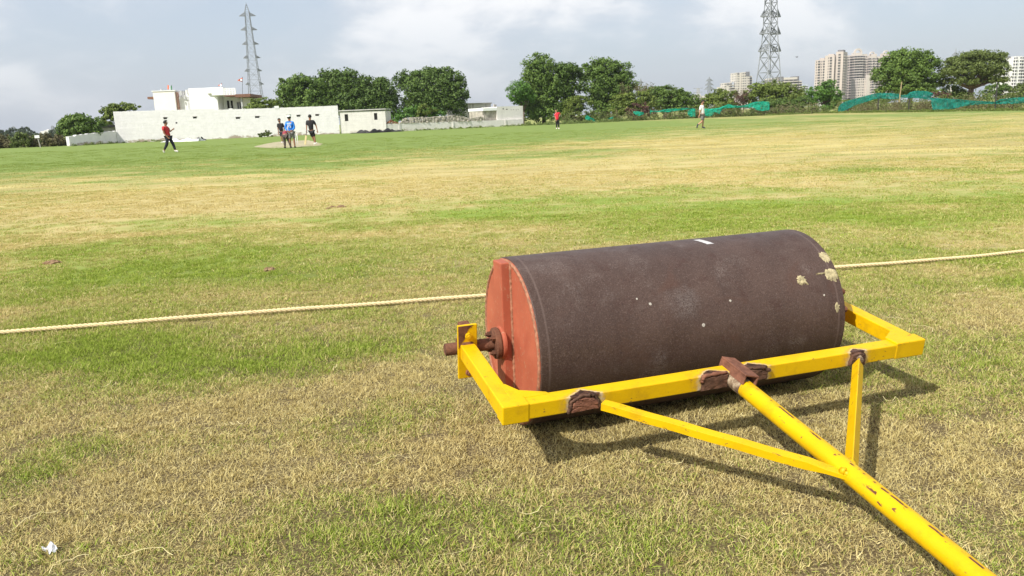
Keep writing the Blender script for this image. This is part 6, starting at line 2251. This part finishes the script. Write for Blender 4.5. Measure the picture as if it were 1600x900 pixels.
net('shade_net', 'bright green net flag blowing right of the draped stone post', [(1158, 165.4, 168.0), (1168, 162.8, 167.8), (1177, 159.6, 168.0), (1182, 159.0, 172.6), (1192, 158.6, 173.4), (1200, 158.8, 172.6), (1202.5, 159.6, 172.0)], 11)

# ------------------------------------------------------------------ people
SKIN_JOBS = []


def skin(name, nodes, edges, mat, parent, sub=1):
    """continuous limb surface over a joint skeleton: nodes = [(x,y,z,radius)]"""
    me = bpy.data.meshes.new(name)
    me.from_pydata([n[:3] for n in nodes], edges, [])
    me.materials.append(mat)
    o = bpy.data.objects.new(name, me)
    COL.objects.link(o)
    o.parent = parent
    md = o.modifiers.new('skin', 'SKIN')
    md.use_smooth_shade = True
    if not me.skin_vertices:
        me.skin_vertices.new()
    sv = me.skin_vertices[0].data
    for i, n in enumerate(nodes):
        rr = n[3]
        sv[i].radius = rr if isinstance(rr, tuple) else (rr, rr)
        sv[i].use_root = (i == 0)
    ss_ = o.modifiers.new('sub', 'SUBSURF')
    ss_.levels = sub
    ss_.render_levels = sub
    SKIN_JOBS.append(o)
    return o


def person(label, base_px, ground_py, mpp, J, shirt, trousers, shoes, skin_m='skin', sleeve=0.5, leg_len='long', hair='hair', beard=False, cap=None, group=None, tunic=False, face=(0, -1), pads=False):
    """J: joints in photo pixels (px, py, toward-away metres); built in metres about the feet"""
    g = ground_at(base_px, ground_py)
    t = thing('person', label, 'person', (g[0], g[1], 0), 0, group)

    def P(k):
        j = J[k]
        return np.array([(j[0] - base_px) * mpp, j[2] if len(j) > 2 else 0.0, (ground_py - j[1]) * mpp])
    pel, che, nec, hed = P('pelvis'), P('chest'), P('neck'), P('head')
    up = hed - nec
    up = up / np.linalg.norm(up)
    fx = np.array([face[0], face[1], 0.0])
    nodes, edges = [], []

    def N(p, r_):
        nodes.append((float(p[0]), float(p[1]), float(p[2]), r_))
        return len(nodes) - 1

    def E(a, b):
        edges.append((a, b))
    ip = N(pel, 0.125)
    ic = N(che, 0.135)
    inn = N(nec, 0.058)
    ih0 = N(hed - up * 0.045 + fx * 0.012, 0.078)
    ih1 = N(hed + up * 0.045, 0.088)
    ih2 = N(hed + up * 0.105, 0.050)
    E(ip, ic); E(ic, inn); E(inn, ih0); E(ih0, ih1); E(ih1, ih2)
    no = N(hed - up * 0.02 + fx * 0.100, 0.014); E(ih0, no)
    sd = np.cross(up, fx)
    for s in (-1, 1):
        er = N(hed - up * 0.005 + sd * s * 0.088, 0.016); E(ih1, er)
    for s in 'LR':
        sh, el, wr, hd = P('sh' + s), P('el' + s), P('wr' + s), P('hd' + s)
        a = N(sh, 0.060); b = N(el, 0.042); c = N(wr, 0.030)
        E(ic, a); E(a, b); E(b, c)
        d = (hd - wr)
        d = d / (np.linalg.norm(d) + 1e-6)
        pm = N(wr + d * 0.075, (0.036, 0.020)); E(c, pm)
        sv_ = np.cross(d, np.array([0, 1, 0.2])); sv_ /= np.linalg.norm(sv_)
        for q, (o_, L_) in enumerate(((-0.028, 0.062), (-0.010, 0.075), (0.010, 0.072), (0.028, 0.056))):
            k1_ = N(wr + d * 0.105 + sv_ * o_, 0.0095); k2_ = N(wr + d * (0.105 + L_ * 0.6) + sv_ * o_ * 1.1 + np.array([0, -0.012, 0]), 0.0085)
            k3_ = N(wr + d * (0.105 + L_) + sv_ * o_ + np.array([0, -0.03, 0]), 0.0075)
            E(pm, k1_); E(k1_, k2_); E(k2_, k3_)
        tb = N(wr + d * 0.05 - sv_ * 0.042, 0.0105); tb2 = N(wr + d * 0.085 - sv_ * 0.055, 0.009)
        E(pm, tb); E(tb, tb2)
        hp, kn, an, toe = P('hip' + s), P('kn' + s), P('an' + s), P('toe' + s)
        a = N(hp, 0.085); b = N(kn, 0.058); cm_ = N(kn + (an - kn) * 0.35, 0.056); c = N(an, 0.038); f = N(toe, 0.034)
        E(ip, a); E(a, b); E(b, cm_); E(cm_, c); E(c, f)
    skin('body', nodes, edges, M[skin_m], t)
    # shirt
    nodes, edges = [], []
    hem = pel + (pel - che) * (0.10 if not tunic else 0.35)
    i0 = N(hem, 0.162 if not tunic else 0.19)
    i1 = N(pel + (che - pel) * 0.5, 0.152)
    i2 = N(che + (nec - che) * 0.15, 0.168)
    i3 = N(che + (nec - che) * 0.80, 0.082)
    E(i0, i1); E(i1, i2); E(i2, i3)
    for s in 'LR':
        sh, el, wr = P('sh' + s), P('el' + s), P('wr' + s)
        a = N(sh, 0.078); E(i2, a)
        if sleeve <= 1:
            b = N(sh + (el - sh) * sleeve * 1.35, 0.072); E(a, b)
        else:
            b = N(el, 0.062); c = N(el + (wr - el) * 0.9, 0.046); E(a, b); E(b, c)
    skin('shirt', nodes, edges, M[shirt], t)
    nodes, edges = [], []
    i0 = N(pel, 0.142)
    for s in 'LR':
        hp, kn, an = P('hip' + s), P('kn' + s), P('an' + s)
        a = N(hp, 0.104); E(i0, a)
        if leg_len == 'long':
            b = N(kn, 0.080); c = N(an + (kn - an) * 0.12, 0.058); E(a, b); E(b, c)
        else:
            b = N(hp + (kn - hp) * 0.88, 0.094); E(a, b)
    skin('trousers' if leg_len == 'long' else 'shorts', nodes, edges, M[trousers], t)
    for s in 'LR':
        an, toe = P('an' + s), P('toe' + s)
        heel = an - (toe - an) * 0.25
        heel[2] -= 0.02
        nodes, edges = [], []
        a = N(an + np.array([0, 0, 0.015]), 0.050); b = N(an * 0.45 + toe * 0.55 + np.array([0, 0, -0.004]), 0.050); c = N(toe, 0.040); d = N(heel, 0.040)
        E(a, b); E(b, c); E(a, d)
        skin('shoe', nodes, edges, M[shoes], t)
        if pads:
            kn = P('kn' + s)
            nodes, edges = [], []
            a = N(an + (kn - an) * 0.15 + fx * 0.045, 0.050); b = N(an + (kn - an) * 0.7 + fx * 0.045, 0.060); E(a, b)
            skin('sock', nodes, edges, M['white_cloth'], t)
    def shell(name, mat, r3, off, keep):
        """part of an ellipsoid round the head, cut where keep() says no"""
        c0 = hed + up * off[0] + fx * off[1]
        U, W_ = 20, 14
        m_ = MB()
        vs = []
        for i in range(W_ + 1):
            ph = -math.pi / 2 + math.pi * i / W_
            for k in range(U):
                th = 2 * math.pi * k / U
                l = np.array([r3[0] * math.cos(ph) * math.cos(th), r3[1] * math.cos(ph) * math.sin(th), r3[2] * math.sin(ph)])
                vs.append((c0 + sd * l[0] + fx * l[1] + up * l[2], l))
        fs = []
        for i in range(W_):
            for k in range(U):
                f = (i * U + k, i * U + (k + 1) % U, (i + 1) * U + (k + 1) % U, (i + 1) * U + k)
                cc = sum(vs[q][1] for q in f) / 4
                if keep(cc):
                    fs.append(f)
        m_.add([v[0] for v in vs], fs)
        o = m_.build(name, mat, t, True)
        sm = o.modifiers.new('thickness', 'SOLIDIFY')
        sm.thickness = 0.012
        return o
    if hair and not cap:
        shell('hair', M[hair], (0.092, 0.105, 0.112), (0.035, -0.006), lambda l: l[2] > 0.052 or (l[1] < 0.035 and l[2] > -0.055))
    if cap:
        shell('cap', M[cap], (0.098, 0.112, 0.112), (0.040, -0.004), lambda l: l[2] > -0.005)
        shell('hair', M['hair'], (0.090, 0.102, 0.105), (0.035, -0.006), lambda l: l[1] < 0.0 and -0.06 < l[2] < 0.03)
    if beard:
        shell('beard', M['hair'], (0.084, 0.104, 0.118), (0.0, 0.010), lambda l: l[2] < -0.040 and l[1] > -0.02)
    for s in (-1, 1):
        e_ = MB()
        c = hed + up * 0.012 + fx * 0.084 + sd * s * 0.032
        e_.lathe_x([(-0.012, 0.0001), (-0.008, 0.009), (0, 0.012), (0.008, 0.009), (0.012, 0.0001)], 10, tuple(c))
        e_.build('eye', M['hair'], t, True)
    if cap:
        nodes, edges = [], []
        a = N(hed + up * 0.070, 0.100); b = N(hed + up * 0.122, 0.070); c = N(hed + up * 0.060 + fx * 0.15, (0.060, 0.016))
        E(a, b); E(a, c)
        skin('cap', nodes, edges, M[cap], t)
    return t, P


k40 = 0.0340
person('man in a red T-shirt and dark trousers walking right in front of the wall', 266, 238.5, k40, {
    'pelvis': (266.2, 214.0), 'chest': (263.6, 203.0), 'neck': (263.8, 197.2), 'head': (264.6, 192.8),
    'shL': (264.6, 199.3, 0.16), 'elL': (268.2, 206.4, 0.18), 'wrL': (272.2, 203.6, 0.10), 'hdL': (275.0, 202.2, 0.08),
    'shR': (262.0, 199.3, -0.16), 'elR': (262.6, 207.8, -0.22), 'wrR': (266.8, 213.4, -0.22), 'hdR': (269.2, 216.0, -0.20),
    'hipL': (266.6, 215.4, 0.09), 'knL': (271.0, 225.6, 0.10), 'anL': (273.6, 236.0, 0.10), 'toeL': (278.0, 237.6, 0.10),
    'hipR': (265.8, 215.4, -0.09), 'knR': (263.4, 226.2, -0.10), 'anR': (257.8, 235.0, -0.10), 'toeR': (258.0, 238.6, -0.10)},
    'red_cloth', 'navy_cloth', 'shoe_lt', face=(1, 0.15))
person('man in black T-shirt standing behind the one in the blue jersey', 441, 223.5, 0.0395, {
    'pelvis': (442.0, 204.0), 'chest': (440.8, 194.0), 'neck': (440.2, 188.2), 'head': (439.6, 184.0),
    'shL': (445.2, 190.6), 'elL': (446.8, 198.0, 0.05), 'wrL': (446.0, 204.6), 'hdL': (445.8, 207),
    'shR': (436.4, 190.8), 'elR': (435.8, 198.6, 0.05), 'wrR': (436.2, 205.0), 'hdR': (436.8, 208.0),
    'hipL': (443.6, 205.2), 'knL': (444.0, 213.6), 'anL': (444.4, 222.4), 'toeL': (443.4, 223.6, -0.16),
    'hipR': (440.4, 205.2), 'knR': (440.8, 213.6, -0.05), 'anR': (441.4, 221.6), 'toeR': (440.4, 223.2, -0.18)},
    'black_cloth', 'navy_cloth', 'shoe_lt', leg_len='short', beard=True, face=(-0.25, -1), sleeve=0.55)
person('person in maroon shirt and dark trousers bending down over the pitch', 449.5, 231.5, 0.0345, {
    'pelvis': (447.4, 211.4), 'chest': (446.6, 206.8, 0.30), 'neck': (446.8, 207.0, 0.50), 'head': (447.4, 209.4, 0.60),
    'shL': (450.8, 208.0, 0.36), 'elL': (451.6, 213.6, 0.42), 'wrL': (451.2, 219.0, 0.34), 'hdL': (451.6, 222.0, 0.30),
    'shR': (443.0, 208.4, 0.34), 'elR': (441.6, 213.2, 0.42), 'wrR': (442.6, 216.8, 0.40), 'hdR': (443.6, 219.6, 0.38),
    'hipL': (449.6, 212.8), 'knL': (452.6, 221.8, 0.05), 'anL': (454.6, 229.8), 'toeL': (454.2, 231.2, 0.16),
    'hipR': (445.6, 212.8), 'knR': (445.4, 222.0, 0.05), 'anR': (445.6, 229.8), 'toeR': (445.2, 231.2, 0.16)},
    'maroon_cloth', 'greybrown_cloth', 'shoe_dark', face=(0, 0.6), sleeve=0.6)
pb_, Pb = person('man in blue jersey and white cap with hands clasped behind his back', 457.5, 231.2, 0.0350, {
    'pelvis': (457.6, 208.0), 'chest': (456.6, 196.6), 'neck': (456.4, 190.4), 'head': (456.2, 186.4),
    'shL': (461.2, 193.6, 0.0), 'elL': (463.2, 201.8, -0.05), 'wrL': (459.8, 205.6, -0.20), 'hdL': (456.8, 206.8, -0.24),
    'shR': (451.6, 193.6, 0.0), 'elR': (449.6, 201.4, -0.05), 'wrR': (453.8, 206.0, -0.20), 'hdR': (456.6, 207.2, -0.24),
    'hipL': (460.0, 209.4), 'knL': (460.6, 219.4), 'anL': (460.8, 229.6), 'toeL': (460.6, 231.0, 0.18),
    'hipR': (455.6, 209.4), 'knR': (454.4, 219.6), 'anR': (453.4, 229.6, 0.12), 'toeR': (452.8, 231.0, 0.30)},
    'blue_cloth', 'grey_cloth', 'shoe_dark', leg_len='short', hair='hair', cap='white_cloth', face=(-0.15, 1), sleeve=2)
# pale print across the back of the blue jersey: a name bar and a two-figure number
m = MB()
c = Pb('chest')
zt_ = c[2]
for (x0, x1, z0, z1) in ((-0.105, 0.105, 0.055, 0.085), (-0.085, -0.060, -0.13, 0.015), (-0.085, -0.010, -0.075, -0.055), (-0.035, -0.012, -0.13, 0.015),
                         (0.020, 0.085, -0.004, 0.015), (0.020, 0.040, -0.06, -0.004), (0.020, 0.085, -0.075, -0.057), (0.065, 0.085, -0.13, -0.075), (0.020, 0.085, -0.15, -0.13)):
    for (xa, xb) in ((x0, x1),):
        m.box(c[0] + xa, c[0] + xb, -0.190, -0.178, zt_ + z0, zt_ + z1)
m.build('jersey_print', M['white_cloth'], pb_)
person('man in black T-shirt and shorts seen from behind beside the cricket bat', 490.5, 226.2, 0.0405, {
    'pelvis': (488.8, 206.0), 'chest': (488.0, 195.6), 'neck': (487.8, 190.0), 'head': (488.2, 186.4),
    'shL': (493.2, 192.4), 'elL': (496.0, 199.4, 0.03), 'wrL': (497.3, 205.4), 'hdL': (497.6, 208.2),
    'shR': (483.4, 192.4), 'elR': (482.6, 199.6, -0.03), 'wrR': (482.0, 205.4, -0.06), 'hdR': (482.2, 208.0, -0.08),
    'hipL': (490.6, 207.2), 'knL': (492.4, 216.0), 'anL': (492.8, 223.6), 'toeL': (490.6, 225.8, -0.05),
    'hipR': (487.2, 207.2), 'knR': (489.0, 216.0, 0.12), 'anR': (491.4, 223.0, 0.20), 'toeR': (492.6, 224.2, 0.35)},
    'black_cloth', 'black_cloth', 'shoe_lt', leg_len='short', face=(0, 1), sleeve=0.6)
g = ground_at(490.5, 226.2)
bt_ = thing('cricket_bat', 'pale wooden cricket bat held upright by the man in black shorts', 'bat', (g[0] - 12.1 * 0.0405, g[1] - 0.10, 0.0))
m = MB(); m.beam((0, 0, 0.03), (0.105, 0, 0.56), 0.108, 0.045, (0, -1, 0)); m.build('blade', M['willow'], bt_, bevel=0.015)
m = MB(); m.tube([(0.105, 0, 0.56), (0.160, 0.02, 0.86)], [0.020, 0.018], 10); m.build('handle', M['ironbar'], bt_, True)

person('boy in red jersey and black leggings far across the field by the trees', 871.3, 201.6, 0.0545, {
    'pelvis': (870.9, 186.4), 'chest': (870.6, 179.4), 'neck': (869.8, 175.6), 'head': (869.4, 173.2),
    'shL': (873.4, 177.0), 'elL': (876.6, 178.2, 0.05), 'wrL': (874.6, 182.0, 0.0), 'hdL': (873.2, 183.6, -0.05),
    'shR': (868.2, 177.4), 'elR': (867.6, 182.4), 'wrR': (868.6, 186.4, -0.08), 'hdR': (869.0, 188.4, -0.1),
    'hipL': (872.0, 187.4), 'knL': (873.0, 194.0), 'anL': (873.3, 200.4), 'toeL': (873.6, 201.5, -0.18),
    'hipR': (870.2, 187.4), 'knR': (870.0, 194.0), 'anR': (869.8, 200.4), 'toeR': (869.2, 201.5, -0.18)},
    'redj_cloth', 'black_cloth', 'shoe_lt', skin_m='skin_lt', tunic=True, face=(-0.3, -1), sleeve=0.6, pads=False)
pw_, Pw = person('bearded man in white T-shirt and grey shorts walking right', 1096, 201.2, 0.0352, {
    'pelvis': (1097.4, 177.6), 'chest': (1096.2, 166.6), 'neck': (1096.8, 160.4), 'head': (1097.6, 156.6),
    'shL': (1099.0, 163.0, 0.14), 'elL': (1099.6, 171.0, 0.20), 'wrL': (1100.6, 176.4, 0.14), 'hdL': (1100.8, 179.0, 0.12),
    'shR': (1093.4, 163.2, -0.14), 'elR': (1091.8, 171.4, -0.18), 'wrR': (1091.4, 177.8, -0.16), 'hdR': (1090.4, 180.6, -0.14),
    'hipL': (1098.2, 179.0, 0.08), 'knL': (1099.2, 189.0, 0.08), 'anL': (1098.6, 198.4, 0.08), 'toeL': (1103.2, 200.2, 0.06),
    'hipR': (1096.6, 179.0, -0.08), 'knR': (1096.4, 188.6, -0.08), 'anR': (1088.6, 194.6, -0.08), 'toeR': (1087.4, 200.0, -0.08)},
    'white_cloth', 'grey_cloth', 'shoe_dark', skin_m='skin_lt', leg_len='short', beard=True, face=(0.75, -0.66), sleeve=0.6)
m = MB()
c = Pw('chest')
m.box(c[0] + 0.05, c[0] + 0.15, -0.155, -0.145, c[2] + 0.01, c[2] + 0.05)
m.build('shirt_print', M['tower_dark'], pw_)

dg = bpy.context.evaluated_depsgraph_get()
dg.update()
for o in SKIN_JOBS:
    me = bpy.data.meshes.new_from_object(o.evaluated_get(dg))
    old = o.data
    nm = o.name
    o.modifiers.clear()
    o.data = me
    me.name = nm
    bpy.data.meshes.remove(old)

# stumps behind the man in blue, cricket ball tossed by the man in red
g = ground_at(462.6, 228.0)
t = thing('wicket', 'white cricket stumps standing just right of the man in blue', 'wicket', (g[0], g[1], 0))
for i in range(3):
    m = MB(); m.tube([((i - 1) * 0.10, 0.02 * i, 0), ((i - 1) * 0.10, 0.02 * i, 0.71)], 0.019, 8); m.build('stump', M['white_cloth'], t, True)
for i in range(2):
    m = MB(); m.tube([(-0.10 + i * 0.10 + 0.004, 0.01 + 0.02 * i, 0.722), (0.0 + i * 0.10 - 0.004, 0.02 + 0.02 * i, 0.722)], 0.011, 6); m.build('bail', M['willow'], t)
bm_ = MB()
bp = at(275.6, 191.9, 40.8)
prof = [(-0.05 * math.cos(a), max(0.0001, 0.05 * math.sin(a))) for a in [math.pi * i / 12 for i in range(13)]]
bm_.lathe_x(prof, 16)
o = bm_.build('cricket_ball', M['bird'], None, True)
o.location = bp
ball = tag(o, 'small dark ball in the air right of the red shirted man', 'ball')
sm_ = MB()
sm_.lathe_x([(-0.004, 0.0495), (-0.002, 0.0525), (0.002, 0.0525), (0.004, 0.0495)], 16)
sm_.build('seam', M['white_cloth'], o)

# birds
for (px, py, dp, sz, lab) in ((1245, 89.5, 120.0, 0.42, 'dark bird gliding in the sky right of the near pylon'), (158.5, 166.5, 110.0, 0.30, 'small dark bird flying above the left bush, higher one'), (157.0, 171.5, 112.0, 0.24, 'small dark bird flying above the left bush, lower one')):
    p = at(px, py, dp)
    t = thing('bird', lab, 'bird', p, 0.4)
    m = MB()
    m.tube([(-0.5 * sz, 0, 0), (-0.25 * sz, 0, 0.02 * sz), (0.1 * sz, 0, 0.02), (0.38 * sz, 0, 0.01), (0.5 * sz, 0, 0)], [0.02 * sz, 0.09 * sz, 0.12 * sz, 0.07 * sz, 0.015 * sz], 8)
    m.build('body', M['bird'], t, True)
    for s in (-1, 1):
        m = MB()
        m.add([(0.22 * sz, 0, 0.05 * sz), (-0.12 * sz, 0, 0.05 * sz), (-0.10 * sz, s * 0.5 * sz, 0.30 * sz), (0.12 * sz, s * 0.5 * sz, 0.32 * sz), (-0.22 * sz, s * 0.95 * sz, 0.16 * sz)], [(0, 3, 2, 1), (3, 4, 2)])
        w_ = m.build('wing', M['bird'], t)
        sm = w_.modifiers.new('thickness', 'SOLIDIFY')
        sm.thickness = 0.02 * sz

# ------------------------------------------------------------------ air between here and the skyline
m, t = new_mat('haze_air')
pv = t.n('ShaderNodeVolumePrincipled', {'Color': (0.86, 0.90, 0.96, 1), 'Density': 0.00016, 'Anisotropy': 0.25})
t.n('ShaderNodeOutputMaterial', {'Volume': pv.outputs[0]})
mb = MB()
mb.box(-3900, 3900, -120, 2500, -1.2, 130)
tag(mb.build('haze', m), 'thin pale haze in the air', kind='stuff')
